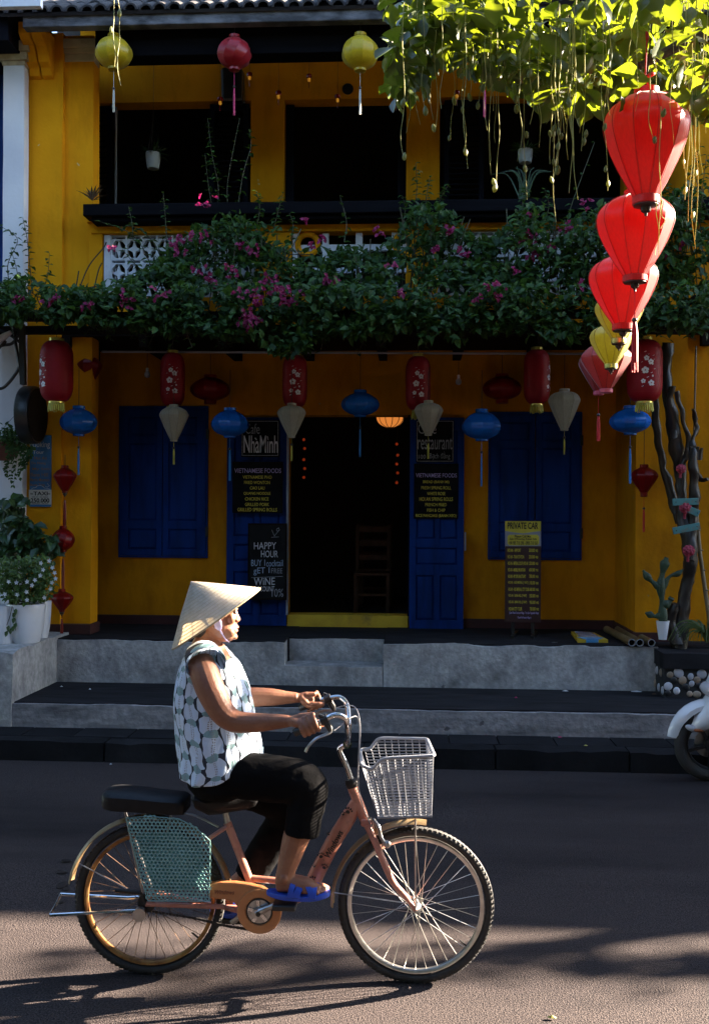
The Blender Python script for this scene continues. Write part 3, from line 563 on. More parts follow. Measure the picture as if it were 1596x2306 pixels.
for pts in ([(-12,738),(20,752),(44,770)], [(30,732),(36,775),(46,830),(50,862)], [(46,745),(30,772),(6,778)], [(50,812),(36,842),(10,872),(-12,876)], [(28,735),(52,752)]): m.tube(spline([at(u, v, 8.62) for u, v in pts], 6), .014, 6)
m.bar(at(50, 730, 8.62), at(53, 866, 8.62), .045, .045); m.build('iron_work', M_IRON, ib)
fl = root('floodlight', 'small white floodlight on the iron bracket', 'lamp', at(12, 762, 8.55))
m = MB(); a, b = at(-6, 768, 8.55), at(26, 748, 8.55); m.tube([a, a + (b - a) * .5, b], [.035, .03, .018], 12); m.build('lamp_body', M_WHITE, fl); MB().tube([at(-8, 790, 8.56), at(14, 768, 8.56)], .014, 8).build('lamp_arm', M_IRON, fl)
# pvc conduit under the porch ceiling
m = MB(); m.tube([at(230, 792, 9.35), at(700, 794, 9.35), at(1330, 797, 9.35)], .011, 8); tag(m.build('conduit', M_STG), 'thin grey conduit running along under the porch ceiling', 'pipe')
# ================================================================ lanterns
PR = {'round': [(.30,0),(.31,.02),(.56,.10),(.80,.23),(.95,.38),(1,.52),(.96,.66),(.83,.80),(.60,.91),(.30,.985),(.27,1)],
      'balloon': [(.27,0),(.29,.01),(.56,.045),(.80,.11),(.95,.20),(1,.29),(.985,.37),(.91,.48),(.80,.60),(.66,.72),(.51,.84),(.36,.94),(.28,1)],
      'cone': [(.30,0),(.62,.03),(.86,.10),(.98,.2),(1,.25),(.95,.31),(.72,.55),(.48,.78),(.28,.96),(.22,1)],
      'cyl': [(.42,0),(.55,.01),(.74,.045),(.90,.11),(.98,.2),(1,.30),(1,.5),(1,.70),(.98,.80),(.90,.89),(.74,.955),(.55,.99),(.42,1)],
      'spin': [(.28,0),(.3,.02),(.7,.12),(.96,.27),(1,.34),(.93,.44),(.66,.66),(.4,.86),(.22,1)]}
M_RIBS = {M_SRED.name: pm('red_seam', (.30,.008,.008), rough=.6), M_SYEL.name: pm('olive_seam', (.26,.22,.02), rough=.6), M_SCRM.name: pm('cream_seam', (.26,.23,.17), rough=.6), M_SDRED.name: pm('dark_red_seam', (.15,.006,.005), rough=.6)}
def lantern(name, label, group, u, vt, vb, w, Y, kind, mat, n=12, ring=None, rz=.2, knob=None, tassel=None, bead=True, cord=.5, rd=.035, crumple=0, tw=.02):
    top, bot = at(u, vt, Y), at(u, vb, Y); rr_ = w / 2 * Y / F; h = top.z - bot.z; x, z0 = (top.x + bot.x) / 2, bot.z
    L = root(name, label, 'lantern', (x, Y, z0), rz, group)
    P_ = [(max(r * rr_, .004), h * (1 - t)) for r, t in PR[kind]]
    dense = []
    for (a, b), (c_, d) in zip(P_, P_[1:]):
        for k in range(3): dense.append((a + (c_ - a) * k / 3, b + (d - b) * k / 3))
    dense.append(P_[-1]); dense = dense[::-1]
    # smooth the profile
    sm = [dense[0]] + [tuple((dense[i-1][k] + 2*dense[i][k] + dense[i+1][k]) / 4 for k in (0, 1)) for i in range(1, len(dense) - 1)] + [dense[-1]]
    mb = MB(); N_ = n * 2; rings = []
    for r, z in sm:
        ring_ = []
        for k in range(N_):
            a = 2 * math.pi * k / N_; q = r * (1 if k % 2 == 0 else math.cos(math.pi / n) * 1.005)
            if kind == 'cyl': q = r
            if crumple: q *= 1 + crumple * nz((math.cos(a) * 1.6, math.sin(a) * 1.6, z * 3), 3, x) + (.035 * nz((math.cos(a)*2.2, math.sin(a)*2.2, z*1.5), 3.4, x + 3) * max(0, (z/h - .45)/.55) if crumple < .04 else 0)
            ring_.append((q * math.cos(a + (crumple * 14 * (z / h - .5) if crumple else 0)), q * math.sin(a + (crumple * 14 * (z / h - .5) if crumple else 0)), z))
        rings.append(ring_)
    mb.loft(rings, False); mb.build('shade', mat, L, world=False, ang=16 if kind != 'cyl' else 50)
    if kind in ('balloon', 'spin', 'cone'):
        m = MB()
        for k in range(n):
            a = 2*math.pi*(2*k)/N_; m.tube([((r*1.004 + .0006)*math.cos(a), (r*1.004 + .0006)*math.sin(a), z) for r, z in sm[::2] + ([sm[-1]] if len(sm) % 2 == 0 else [])], .0016 if kind == 'balloon' else .0012, 4)
        m.build('rib', M_RIBS.get(mat.name, M_DWOOD), L, world=False)
    rt, rb = P_[0][0], P_[-1][0]; rm = ring or mat
    MB().lathe([(rt * .96, h - .004), (rt * 1.08, h - .002), (rt * 1.08, h + .022), (rt * .96, h + .024)], 18).build('top_ring', rm, L, world=False)
    MB().lathe([(rb * .96, -rd), (rb * 1.14, -rd + .003), (rb * 1.14, .002), (rb * .96, .006)], 18).build('bottom_ring', rm, L, world=False)
    zb = -rd
    if knob:
        k = knob; MB().lathe([(.006, -.075*k), (.010*k, -.072*k), (.012*k, -.055*k), (.03*k, -.045*k), (.036*k, -.03*k), (.035*k, -.015*k), (rb * 1.05, -.004), (rb * 1.05, 0)], 16, (0, 0, -rd)).build('finial', M_DWOOD, L, world=False); zb -= .07 * k
    if tassel:
        gap, ln, tm_ = tassel; m = MB(); m.tube([(0, 0, zb), (0, 0, zb - gap)], .0022, 5); m.build('tassel_thread', tm_, L, world=False)
        if bead: MB().sph((0, 0, zb - gap), (.013, .013, .012), 10, 6).build('bead', M_DWOOD, L, world=False)
        m = MB(); z1 = zb - gap - .008; t0 = tw * .5
        for k in range(14):
            a = 2.4 * k; q = tw * math.sqrt(k / 14) * .5; m.tube([(q*.4*math.cos(a), q*.4*math.sin(a), z1), (q*math.cos(a), q*math.sin(a), z1 - ln*.25), (q*1.05*math.cos(a), q*1.05*math.sin(a), z1 - ln*(.9 + .1*math.sin(k*3)))], tw * .16, 4)
        m.build('tassel', tm_, L, world=False)
    if cord: MB().tube([(0, 0, h + .01), (0, 0, h + .02 + cord)], .003, 5).build('hanging_cord', M_CORD, L, world=False)
    return L
def eavecord(vt, Y, top): return max(.05, top - Z(vt, Y))
# under the eave
GE = 'silk lanterns hung under the upper eave'; ze = Z(40, 8.72)
lantern('silk_lantern', 'leftmost yellow round silk lantern under the eave, beside the white capital', GE, 257, 84, 153, 86, 8.72, 'round', M_SGOLD, 10, tassel=(.16, .20, M_TWHT), cord=eavecord(84, 8.72, ze), rd=.02, tw=.016)
lantern('silk_lantern', 'crimson crumpled round silk lantern under the eave between two yellow ones', GE, 528, 86, 154, 80, 8.72, 'round', M_SPINK, 9, tassel=(.14, .24, M_TPINK), cord=eavecord(86, 8.72, ze), rd=.02, crumple=.07, tw=.014)
lantern('silk_lantern', 'yellow round silk lantern under the eave beside the tree leaves', GE, 811, 82, 156, 86, 8.72, 'round', M_SGOLD, 10, rz=.5, tassel=(.14, .22, M_TWHT), cord=eavecord(82, 8.72, ze), rd=.02, tw=.016)
lantern('silk_lantern', 'crimson round silk lantern half hidden behind the tree leaves', GE, 1091, 82, 146, 80, 8.72, 'round', M_SPINK, 10, tassel=(.16, .26, M_TPINK), cord=eavecord(82, 8.72, ze), rd=.02, tw=.016)
lantern('silk_lantern', 'yellow round silk lantern deep behind the tree leaves at right', GE, 1395, 86, 150, 80, 8.72, 'round', M_SGOLD, 10, tassel=(.14, .22, M_TWHT), cord=eavecord(86, 8.72, ze), rd=.02)
# big balloon lanterns strung over the street
GB = 'balloon lanterns strung across the street'
cable = [(4.24, at(1462, 205, 4.24)), (4.69, at(1429, 438, 4.69)), (5.28, at(1402, 574, 5.28)), (5.62, at(1393, 682, 5.62)), (6.2, at(1374, 732, 6.2)), (6.8, at(1363, 772, 6.8)), (7.25, at(1352, 778, 7.25))]
lantern('balloon_lantern', 'largest red balloon lantern, topmost and nearest of the street string', GB, 1454, 214, 445, 188, 4.24, 'balloon', M_SRED, 11, knob=.62, cord=.62, rd=.03, crumple=.02, ring=M_SRED)
lantern('balloon_lantern', 'second red balloon lantern of the string, with a long red tassel', GB, 1429, 441, 623, 170, 4.69, 'balloon', M_SRED, 11, knob=.55, tassel=(.135, .23, M_TRED), cord=.05, rd=.025, ring=M_SRED, tw=.026, crumple=.018)
lantern('balloon_lantern', 'third red balloon lantern of the string, just above the olive yellow ones', GB, 1402, 577, 732, 151, 5.28, 'balloon', M_SRED, 11, knob=.55, cord=.05, rd=.028, ring=M_SRED, crumple=.016)
lantern('balloon_lantern', 'yellow balloon lantern mostly hidden behind the third red one', GB, 1393, 664, 764, 106, 5.62, 'balloon', M_SYEL, 11, knob=.5, cord=.05, rd=.025, ring=M_GOLD)
lantern('balloon_lantern', 'small olive yellow balloon lantern fully in view at the end of the string', GB, 1375, 732, 821, 93, 6.2, 'balloon', M_SYEL, 11, crumple=.02, knob=.45, cord=.05, rd=.025, ring=M_GOLD)
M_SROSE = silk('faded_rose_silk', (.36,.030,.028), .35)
M_PINKR = pm('pink_ring_ribbon', (.55,.08,.14), rough=.5)
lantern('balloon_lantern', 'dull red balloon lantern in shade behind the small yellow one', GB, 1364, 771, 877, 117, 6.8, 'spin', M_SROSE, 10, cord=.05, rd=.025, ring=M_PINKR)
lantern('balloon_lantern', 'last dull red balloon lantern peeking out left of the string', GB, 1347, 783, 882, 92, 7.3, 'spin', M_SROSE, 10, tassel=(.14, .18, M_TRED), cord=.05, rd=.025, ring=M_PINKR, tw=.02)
m = MB(); p = [at(1462, 205, 4.24) + V((.02, -.35, 1.3)), at(1463, 130, 4.24) + V((0, .02, .02)), cable[0][1] + V((0, .06, .1))] + [c_[1] + V((0, .02, .07)) for c_ in cable[1:]] + [at(1330, 748, 8.3)]
m.tube(spline(p, 5), .004, 5); tag(m.build('lantern_cable', M_CORD), 'dark cable carrying the string of balloon lanterns to the vines', 'cable')
bw_ = root('ribbon_bow', 'small red ribbon bow tied above the largest red lantern', 'ribbon', at(1452, 172, 4.23))
m = MB(); cb = at(1452, 172, 4.22)
for sx in (-1, 1): m.sph(cb + V((sx * .022, 0, .006)), (.02, .008, .009), 8, 6, Matrix.Rotation(-sx * .4, 3, 'Y')); m.tube([cb, cb + V((sx * .012, -.003, -.04))], .004, 5)
m.build('loops', M_TRED, bw_)
m = MB(); m.tube([cb, cb + V((.006, 0, .17))], .003, 5); m.sph(cb + V((.007, 0, .17)), (.008, .008, .03), 8, 6); m.build('knot', M_TRED, bw_)
# red nylon cylinders with printed blossom
def blossoms(L, r, h, face):
    m = MB(); random.seed(5)
    def dot(du, z, s, pet=5):
        for k in range(pet):
            a = 2*math.pi*k/pet + .4; cu, cz = du + math.cos(a)*s*.55, z + math.sin(a)*s*.55
            pts = []
            for j in range(7):
                b = 2*math.pi*j/7; th = face + (cu + math.cos(b)*s*.42) / r; zz = cz + math.sin(b)*s*.42
                pts.append((math.cos(th)*(r + .0025), math.sin(th)*(r + .0025), zz))
            m.add(pts, [tuple(range(7))])
    for du, z, s in ((-.02,.66,.023),(.014,.60,.025),(-.03,.47,.031),(.03,.38,.009),(.018,.27,.027),(-.045,.30,.02)): dot(du, h * z, s)
    for du, z, s in ((.035,.70,.008),(-.03,.76,.008),(.03,.56,.008),(.045,.49,.007),(.02,.43,.008),(-.01,.36,.009),(-.05,.22,.008),(-.005,.72,.006),(.042,.64,.006),(-.055,.60,.006),(.04,.24,.007)): dot(du, h * z, s, 2)
    m.build('blossom_print', M_WPET, L, world=False, smooth=False, kind='stuff')
    m = MB(); pts = [((du), z*h) for du, z in ((-.05,.2),(.005,.3),(-.02,.45),(.01,.58),(-.015,.72))]
    m.tube([(math.cos(face + a / r)*(r + .001), math.sin(face + a / r)*(r + .001), z) for a, z in pts], .0018, 4); m.build('branch_print', M_TK, L, world=False)
GC = 'red cylinder lanterns with white blossom'
for u, vt, vb, w, Y, fa, lab in ((128, 768, 905, 75, 8.45, -128, 'red blossom lantern in front of the left pilaster, blossom on its left side'), (389, 795, 915, 56, 9.25, -75, 'red blossom lantern between the left window and the vines'),
      (664, 800, 918, 56, 9.25, -78, 'red blossom lantern left of the open doorway'), (941, 803, 924, 56, 9.25, -84, 'red blossom lantern right of the open doorway'), (1208, 788, 910, 58, 9.2, -18, 'red blossom lantern in front of the right window, blossom turned to the side'),
      (1450, 766, 905, 78, 8.4, -88, 'red blossom lantern by the driftwood, behind the red tassel')):
    L = lantern('blossom_lantern', lab, GC, u, vt, vb, w, Y, 'cyl', M_SPAPER, 20, ring=M_GOLD, cord=.3, rd=.016, rz=0)
    h = Z(vt, Y) - Z(vb, Y); r_ = w / 2 * Y / F
    blossoms(L, r_, h, R(fa))
    m = MB()
    for k in range(26):
        a = 2*math.pi*k/26; q = r_ * .44; m.tube([(q*math.cos(a), q*math.sin(a), -.014), (q*1.12*math.cos(a), q*1.12*math.sin(a), -.075 - .01*math.sin(k*5))], .005, 4)
    m.build('fringe', M_FRINGE, L, world=False)
    m = MB()
    for k in range(1, 22): m.tube(circ((0, 0, h * (.06 + .88 * k / 22)), r_ * lerpl([(0, .55), (.06, .8), (.14, .93), (.3, 1.0), (.7, 1.0), (.86, .93), (.94, .8), (1, .55)], .06 + .88 * k / 22) + .0006, 20, 'z'), .0012, 4, True)
    m.build('wire_hoops', M_SPAPER, L, world=False)
GBL = 'blue oval silk lanterns under the porch'
for u, vt, vb, w, Y, tl_, rz, lab in ((178, 920, 979, 86, 8.95, .24, .1, 'blue oval lantern beside the left pilaster'), (518, 924, 983, 88, 9.1, .28, .3, 'blue oval lantern over the cafe sign'), (811, 884, 936, 88, 9.3, .26, .5, 'blue oval lantern over the open doorway, highest of the blue ones'),
      (1084, 927, 990, 90, 9.1, .30, .7, 'blue oval lantern right of the restaurant sign'), (1418, 920, 976, 92, 8.6, .30, .2, 'blue oval lantern near the driftwood')):
    lantern('oval_lantern', lab, GBL, u, vt, vb, w, Y, 'round', M_SBLUE, 11, rz=rz, tassel=(.10, tl_, M_TBLUE), cord=.35, rd=.014, tw=.016)
GW = 'cream cone lanterns under the porch'
for u, vt, vb, w, Y, lab in ((392, 917, 991, 67, 9.0, 'cream cone lantern in front of the left window'), (657, 914, 983, 66, 9.0, 'cream cone lantern left of the open doorway'), (964, 908, 978, 66, 9.05, 'cream cone lantern in front of the restaurant sign'), (1270, 882, 967, 72, 8.9, 'cream cone lantern in front of the right window')):
    lantern('cone_lantern', lab, GW, u, vt, vb, w, Y, 'cone', M_SCRM, 9, rz=rnd.uniform(0, 1), tassel=(.06, .14, M_FRINGE), bead=True, cord=.3, rd=.012, tw=.014)
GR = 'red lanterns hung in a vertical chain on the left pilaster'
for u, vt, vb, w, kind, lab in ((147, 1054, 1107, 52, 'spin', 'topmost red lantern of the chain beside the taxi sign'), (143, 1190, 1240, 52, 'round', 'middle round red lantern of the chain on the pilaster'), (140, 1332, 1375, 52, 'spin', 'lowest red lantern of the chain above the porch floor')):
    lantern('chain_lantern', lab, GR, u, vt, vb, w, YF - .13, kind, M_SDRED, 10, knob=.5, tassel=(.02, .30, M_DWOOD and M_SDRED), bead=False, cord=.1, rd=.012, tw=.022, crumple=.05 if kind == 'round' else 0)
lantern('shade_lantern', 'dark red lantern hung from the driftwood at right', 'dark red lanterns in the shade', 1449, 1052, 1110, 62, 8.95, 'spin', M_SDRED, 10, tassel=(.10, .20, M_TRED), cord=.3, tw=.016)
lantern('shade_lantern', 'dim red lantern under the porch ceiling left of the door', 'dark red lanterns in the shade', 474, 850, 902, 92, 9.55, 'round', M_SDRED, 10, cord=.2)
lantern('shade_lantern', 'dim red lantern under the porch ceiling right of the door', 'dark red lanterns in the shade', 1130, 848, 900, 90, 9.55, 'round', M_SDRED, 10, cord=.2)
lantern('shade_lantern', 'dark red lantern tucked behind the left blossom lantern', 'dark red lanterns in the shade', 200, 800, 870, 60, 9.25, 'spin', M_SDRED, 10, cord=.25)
M_GLOW = pm('glowing_orange_silk', (.6,.24,.05), rough=.6, tl=.5, emit=(1,.36,.07), es=.06)
L = lantern('lit_lantern', 'ribbed orange lantern glowing inside the doorway', None, 878, 916, 963, 62, 10.9, 'round', M_GLOW, 12, ring=M_DWOOD, cord=.3, rd=.012)
m = MB()
for k in range(12):
    a = 2*math.pi*k/12; rr_ = 31 * 10.9 / F; hh = (963 - 916) * 10.9 / F
    m.tube([(rr_*r_*1.01*math.cos(a), rr_*r_*1.01*math.sin(a), hh*(1-t)) for r_, t in PR['round']], .004, 4)
m.build('rib', M_DWOOD, L, world=False)
# small red lantern lights in the upper gallery
M_LITE = pm('lit_amber_tip', (.7,.4,.05), emit=(1,.4,.03), es=.014)
GM = 'tiny red lantern lights in the upper gallery'
for i, (u, v, Y) in enumerate(((562, 172, 9.9), (696, 176, 9.9), (496, 228, 9.6), (627, 214, 9.7), (760, 222, 9.6), (891, 226, 9.6), (960, 178, 9.9), (1028, 213, 9.7), (1290, 200, 9.8))):
    p = at(u, v, Y); L = root('lantern_light', 'tiny red lantern light with an amber tip hanging in the upper gallery', 'lantern', p, 0, GM)
    MB().lathe([(.008, .045), (.026, .035), (.03, .02), (.026, .004), (.012, -.002)], 8).build('shade', M_SDRED, L, world=False)
    MB().lathe([(.014, -.002), (.014, -.032), (.003, -.036)], 8).build('lit_tip', M_LITE, L, world=False)
    MB().tube([(0, 0, -.03), (0, 0, -.1)], .003, 4).build('tassel', M_SDRED, L, world=False)
    MB().tube([(0, 0, .04), (0, 0, Z(52, Y) - p.z)], .0015, 4).build('hanging_cord', M_CORD, L, world=False)
M_FLT = pm('dim_red_fairy_light', (.4,.05,.02), emit=(1,.10,.02), es=.008)
for u0, sd_, vv in ((685, 'left', (990, 1010, 1035, 1055, 1075)), (894, 'right', (1000, 1025, 1045, 1065, 1087))):
    t = root('fairy_lights', 'string of dim red fairy lights just inside the doorway, at its %s edge' % sd_, 'fairy lights', at(u0, 950, 11)); m = MB(); m.tube([at(u0, 940, 11), at(u0, 1092, 11)], .002, 4); m.build('wire', M_CORD, t)
    for i, v in enumerate(vv): MB().sph(at(u0 + (i % 2)*2 - 1, v, 11), (.016, .016, .016), 8, 6).build('bulb', M_FLT, t)
M_BULB = pm('frosted_bulb_glass', (.55,.55,.58), rough=.25, tl=.3)
for (u, v, Y, top) in ((320, 104, 8.95, 45), (443, 104, 8.95, 45), (681, 104, 8.95, 45), (332, 840, 9.4, 792), (1032, 856, 9.4, 792)):
    p = at(u, v, Y); L = root('light_bulb', 'unlit white light bulb hanging under the ' + ('upper eave' if v < 200 else 'porch ceiling, ' + ('left' if u < 700 else 'right') + ' of the doorway'), 'light bulb', p, 0, 'bulbs under the eave' if v < 200 else None)
    MB().lathe([(.004, -.045), (.022, -.038), (.029, -.02), (.026, -.002), (.014, .016)], 12).build('glass', M_BULB, L, world=False); MB().lathe([(.013, .016), (.013, .045), (.004, .05)], 10).build('socket', M_WHITE, L, world=False)
    MB().tube([(0, 0, .05), (0, 0, Z(top, Y) - p.z)], .003, 4).build('flex', M_CORD, L, world=False)
sp = root('ceiling_spotlight', 'round recessed spotlight on the upper lintel over the middle opening', 'lamp', at(783, 201, YU - .02))
MB().lathe([(.03, -.01), (.055, -.008), (.058, .01), (.03, .012)], 20, at(783, 201, YU - .012), Matrix.Rotation(R(90), 3, 'X')).build('bezel', M_IRON, sp); MB().lathe([(.002, .0), (.026, 0), (.026, .01), (.002, .01)], 16, at(783, 201, YU - .012), Matrix.Rotation(R(90), 3, 'X')).build('lens', M_BULB, sp)
spk = root('loudspeaker', 'black wall loudspeaker behind the crimson lantern upstairs', 'loudspeaker', at(525, 195, YU - .15)); p = at(525, 195, YU - .12)
MB().obox(p, (.22, .2, .34), Matrix.Rotation(.15, 3, 'X')).build('cabinet', M_BLKP, spk, smooth=False, bev=.03); MB().lathe([(.01, 0), (.07, .005), (.075, .012)], 16, p + V((0, -.115, 0)), Matrix.Rotation(R(90), 3, 'X')).build('cone', M_IRON, spk)
# ================================================================ bicycle
BO = V((-1.035, 3.985, 0))
def B(u, v, by=0.0): return at(u, v, BO.y + by) - BO
M_BFR = pm('copper_pink_frame_paint', (.47,.205,.145), (.40,.15,.105), sc=8, rough=.38, coat=.25, dirt=(.17,.07,.05), dsc=12, dcr=(.52,.75), chip=(.07,.032,.02), chsc=34, chth=.67)
M_BGRD = pm('orange_chain_guard', (.50,.20,.07), (.44,.16,.06), sc=6, rough=.45, dirt=(.2,.07,.04), dsc=9, dcr=(.58,.8))
M_FEND = pm('aged_cream_mudguard', (.27,.195,.10), (.19,.125,.06), sc=9, rough=.4, metal=.25, dirt=(.10,.045,.02), dsc=16, dcr=(.54,.72))
M_RUST = pm('rusty_gilt_rim', (.34,.19,.07), (.24,.11,.04), sc=18, rough=.38, metal=.75, dirt=(.11,.045,.02), dsc=22, dcr=(.5,.7))
M_RIM = pm('alloy_rim', (.66,.64,.60), (.52,.5,.48), sc=30, rough=.28, metal=.9)
M_SPK = pm('spoke_steel', (.5,.48,.45), rough=.3, metal=1); M_SPKR = pm('rusty_spoke', (.16,.09,.05), (.1,.06,.04), sc=40, rough=.5, metal=.5)
M_BASK = pm('grey_plastic_basket', (.30,.31,.34), (.26,.27,.30), sc=9, rough=.5, tl=.15)
M_MESH = pm('teal_perforated_plastic', (.20,.38,.37), (.16,.32,.32), sc=9, rough=.5, dirt=(.10,.16,.16), dsc=12, dcr=(.55,.8)); M_TEALBAG = pm('teal_plastic_backing', (.06,.25,.26), (.04,.18,.19), sc=7, rough=.4, tl=.3)
M_SAD = pm('black_vinyl', (.006,.006,.007), (.010,.010,.011), sc=30, rough=.5, spec=.2, bump=.15, bsc=120)
M_PRT = pm('black_print', (.014,.010,.010), rough=.5)
bike = root('bicycle', 'copper pink step-through bicycle with grey front basket and teal mesh side guard', 'bicycle', BO)
def bb(mb, name, mat, parent=None, **k): return mb.build(name, mat, parent or bike, world=False, **k)
RW, FW_ = V((0, 0, .303)), V((1.057, 0, .303)); RW = V((B(338, 2020).x, 0, .302)); FWH = V((B(935.5, 2034).x, 0, .305))
def wheel(c, r, rimmat, spmat, ph):
    w = bb(MB().tube(circ(c, r - .0175, 72), .0175, 10, True), 'wheel', M_RUB)
    t = MB()                                         # raised tread blocks round the tyre
    for k in range(96):
        a = 2*math.pi*k/96
        for y in (-.0085, .0085): t.obox(c + V((math.cos(a)*(r - .0076), y, math.sin(a)*(r - .0076))), (.0110, .010, .014), Matrix.Rotation(-a, 3, 'Y') @ Matrix.Rotation(.5 if y > 0 else -.5, 3, 'X'))
    bb(t, 'tread', M_RUB, w, smooth=False)
    m = MB(); n = 72; sec = [(-.039, -.013), (-.044, -.013), (-.054, -.006), (-.054, .006), (-.044, .013), (-.039, .013)]
    rings = [[c + V((math.cos(a)*(r + q), y, math.sin(a)*(r + q))) for q, y in sec] for a in [2*math.pi*k/n for k in range(n + 1)]]
    m.loft(rings, False, True); bb(m, 'rim', rimmat, w)
    m = MB(); m.lathe([(.006, -.055), (.012, -.05), (.022, -.034), (.024, -.03), (.014, -.026), (.013, .026), (.024, .03), (.022, .034), (.012, .05), (.006, .055)], 16, c, Matrix.Rotation(R(90), 3, 'X')); bb(m, 'hub', M_STEEL, w)
    m = MB()
    for k in range(36):
        a = 2*math.pi*k/36 + ph; s_ = 1 if k % 2 else -1; d = (1 if (k // 2) % 2 else -1) * 1.15; h = a + d
        m.tube([c + V((math.cos(h)*.022, s_*.03, math.sin(h)*.022)), c + V((math.cos(a)*(r - .052), s_*.002, math.sin(a)*(r - .052)))], .00125, 4)
    bb(m, 'spoke', spmat, w)
    a = R(-38); p, d = c + V((math.cos(a), 0, math.sin(a))) * (r - .052), V((math.cos(a), 0, math.sin(a)))
    bb(MB().tube([p, p - d * .035], .0035, 6), 'valve', M_BLKP, w); return w
wheel(RW, .302, M_RUST, M_SPKR, .1); wheel(FWH, .306, M_RIM, M_SPK, .0)
def fender(c, r, a0, a1, name='mudguard'):
    m = MB(); n = 40; rings = []
    for k in range(n + 1):
        a = R(a0 + (a1 - a0) * k / n); e = V((math.cos(a), 0, math.sin(a)))
        rings.append([c + e * (r + .012 * (1 - (y / .029)**2) - .012) + V((0, y, 0)) for y in [-.029 + .058*j/8 for j in range(9)]] + [c + e * (r + .0105 * (1 - (y / .027)**2) - .0145) + V((0, y, 0)) for y in [.027 - .054*j/8 for j in range(9)]])
    m.loft(rings, True, True); return bb(m, name, M_FEND)
fender(RW, .335, 14, 170); fender(FWH, .336, 83, 182)
for sx in (-.032, .032):
    m = MB(); m.tube([B(178, 1944, sx), B(335, 2028, sx*1.6)], .0024, 6); m.tube([B(752, 2010, sx), B(930, 2036, sx*1.6)], .0024, 6); bb(m, 'mudguard_stay', M_STEEL)
# frame tubes
h0, h1 = B(791, 1768), B(822, 1848); bbk = B(584, 2052); st = B(512, 1852)
bb(MB().tube([h0, h1], .020, 14), 'head_tube', M_BFR); bb(MB().tube([st, B(537, 1916), B(562, 1981), B(575, 2030)], .0165, 12), 'seat_tube', M_BFR)
dt = spline([B(806, 1796), B(785, 1840), B(752, 1893), B(722, 1950), B(700, 1992), B(670, 2022), B(600, 2048)], 6)
m = MB(); n = len(dt); m.tube(dt, [.020 + .011 * min(1, i / 6) if i < n * .6 else max(.018, .031 - .02 * (i - n*.6) / (n*.4)) for i in range(n)], 14, up=(0, 1, 0), flat=.8); down = bb(m, 'down_tube', M_BFR)
m = MB(); m.tube([B(568, 1978), B(620, 1983), B(700, 1996)], .013, 10); bb(m, 'frame_tube', M_BFR)
for s_ in (-1, 1):
    m = MB(); m.tube([B(510, 1862, s_*.012), B(470, 1889, s_*.045), RW + V((.01, s_*.062, .02))], .009, 8); m.tube([bbk + V((-.03, s_*.03, .0)), B(500, 2042, s_*.045), RW + V((.0, s_*.062, 0))], .010, 8); bb(m, 'rear_stay', M_BFR)
    m = MB(); m.tube(spline([B(826, 1858, s_*.045), B(843, 1893, s_*.052), B(858, 1928, s_*.055), B(884, 1985, s_*.056), B(911, 2017, s_*.056), FWH + V((0, s_*.056, 0))], 5), [.0135]*16 + [.012]*6 + [.0095]*4 , 10); bb(m, 'fork_blade', M_BFR)
m = MB(); m.bar(B(824, 1853, -.05), B(824, 1853, .05), .04, .03); bb(m, 'fork_crown', M_BFR, bev=.008)
for p, q_, rr_ in ((B(788, 1754), B(794, 1772), .026), (B(821, 1844), B(825, 1853), .026)): bb(MB().tube([p, p + (q_-p)*.45, p + (q_-p)*.5, q_], [rr_*.8, rr_, rr_, rr_*.85], 16), 'headset_cup', M_IRON)
m = MB()                                            # reflector rings on the head tube
# printing on the down tube: a name along it, and paw prints
t0, t1 = B(742, 1914), B(763, 1868)
ax = (B(767, 1866) - B(722, 1950)).normalized(); nrm = V((0, -1, 0)); upv = ax.cross(nrm) * -1
cu = D.curves.new('t', 'FONT'); cu.body = 'Windows'; cu.size = 1; cu.extrude = .01; cu.resolution_u = 3; cu.offset = .012; cu.shear = .2; ob = D.objects.new('t', cu); me = D.meshes.new_from_object(ob); D.objects.remove(ob)
x_ = [v.co.x for v in me.vertices]; y_ = [v.co.y for v in me.vertices]; a, b, c_, d = min(x_), max(x_), min(y_), max(y_); o0 = B(737, 1925); side = V((ax.z, 0, -ax.x))
for v in me.vertices: v.co = o0 + ax * ((v.co.x - a) / (b - a) * .118) + (-side) * ((v.co.y - (c_ + d)/2) / (d - c_) * .026) + V((0, -.0285 + 7*((v.co.y - (c_+d)/2)/(d-c_)*.026)**2 - v.co.z * .1, 0))
me.materials.clear(); me.materials.append(M_PRT); o = D.objects.new('lettering', me); COL.objects.link(o); o.parent = down
def paw(u, v, s, rot, y=-.0295):
    m = MB(); c = B(u, v) * 1; c.y = y
    def el(dx, dz, rx_, rz_):
        p = [c + V(((dx + math.cos(t)*rx_)*math.cos(rot) - (dz + math.sin(t)*rz_)*math.sin(rot), 0, (dx + math.cos(t)*rx_)*math.sin(rot) + (dz + math.sin(t)*rz_)*math.cos(rot)))*1 for t in [2*math.pi*k/10 for k in range(10)]]
        q = [V((w.x, w.y + .004 * ((w - c).length / .02)**2, w.z)) for w in p]; m.add(q, [tuple(range(10))])
    el(0, -.2*s, .55*s, .45*s)
    for k in range(4): a = R(35 + 37*k); el(math.cos(a)*.95*s, math.sin(a)*.85*s - .1*s, .22*s, .28*s)
    bb(m, 'paw_print', M_PRT, down, smooth=False)
for u, v, s_, r_ in ((785, 1822, .016, -.5), (773, 1828, .010, .3), (724, 1922, .014, .2), (732, 1947, .0135, -.4), (705, 1976, .016, .3), (741, 1873, .008, .5), (709, 1945, .007, .2)): paw(u, v, s_, r_)
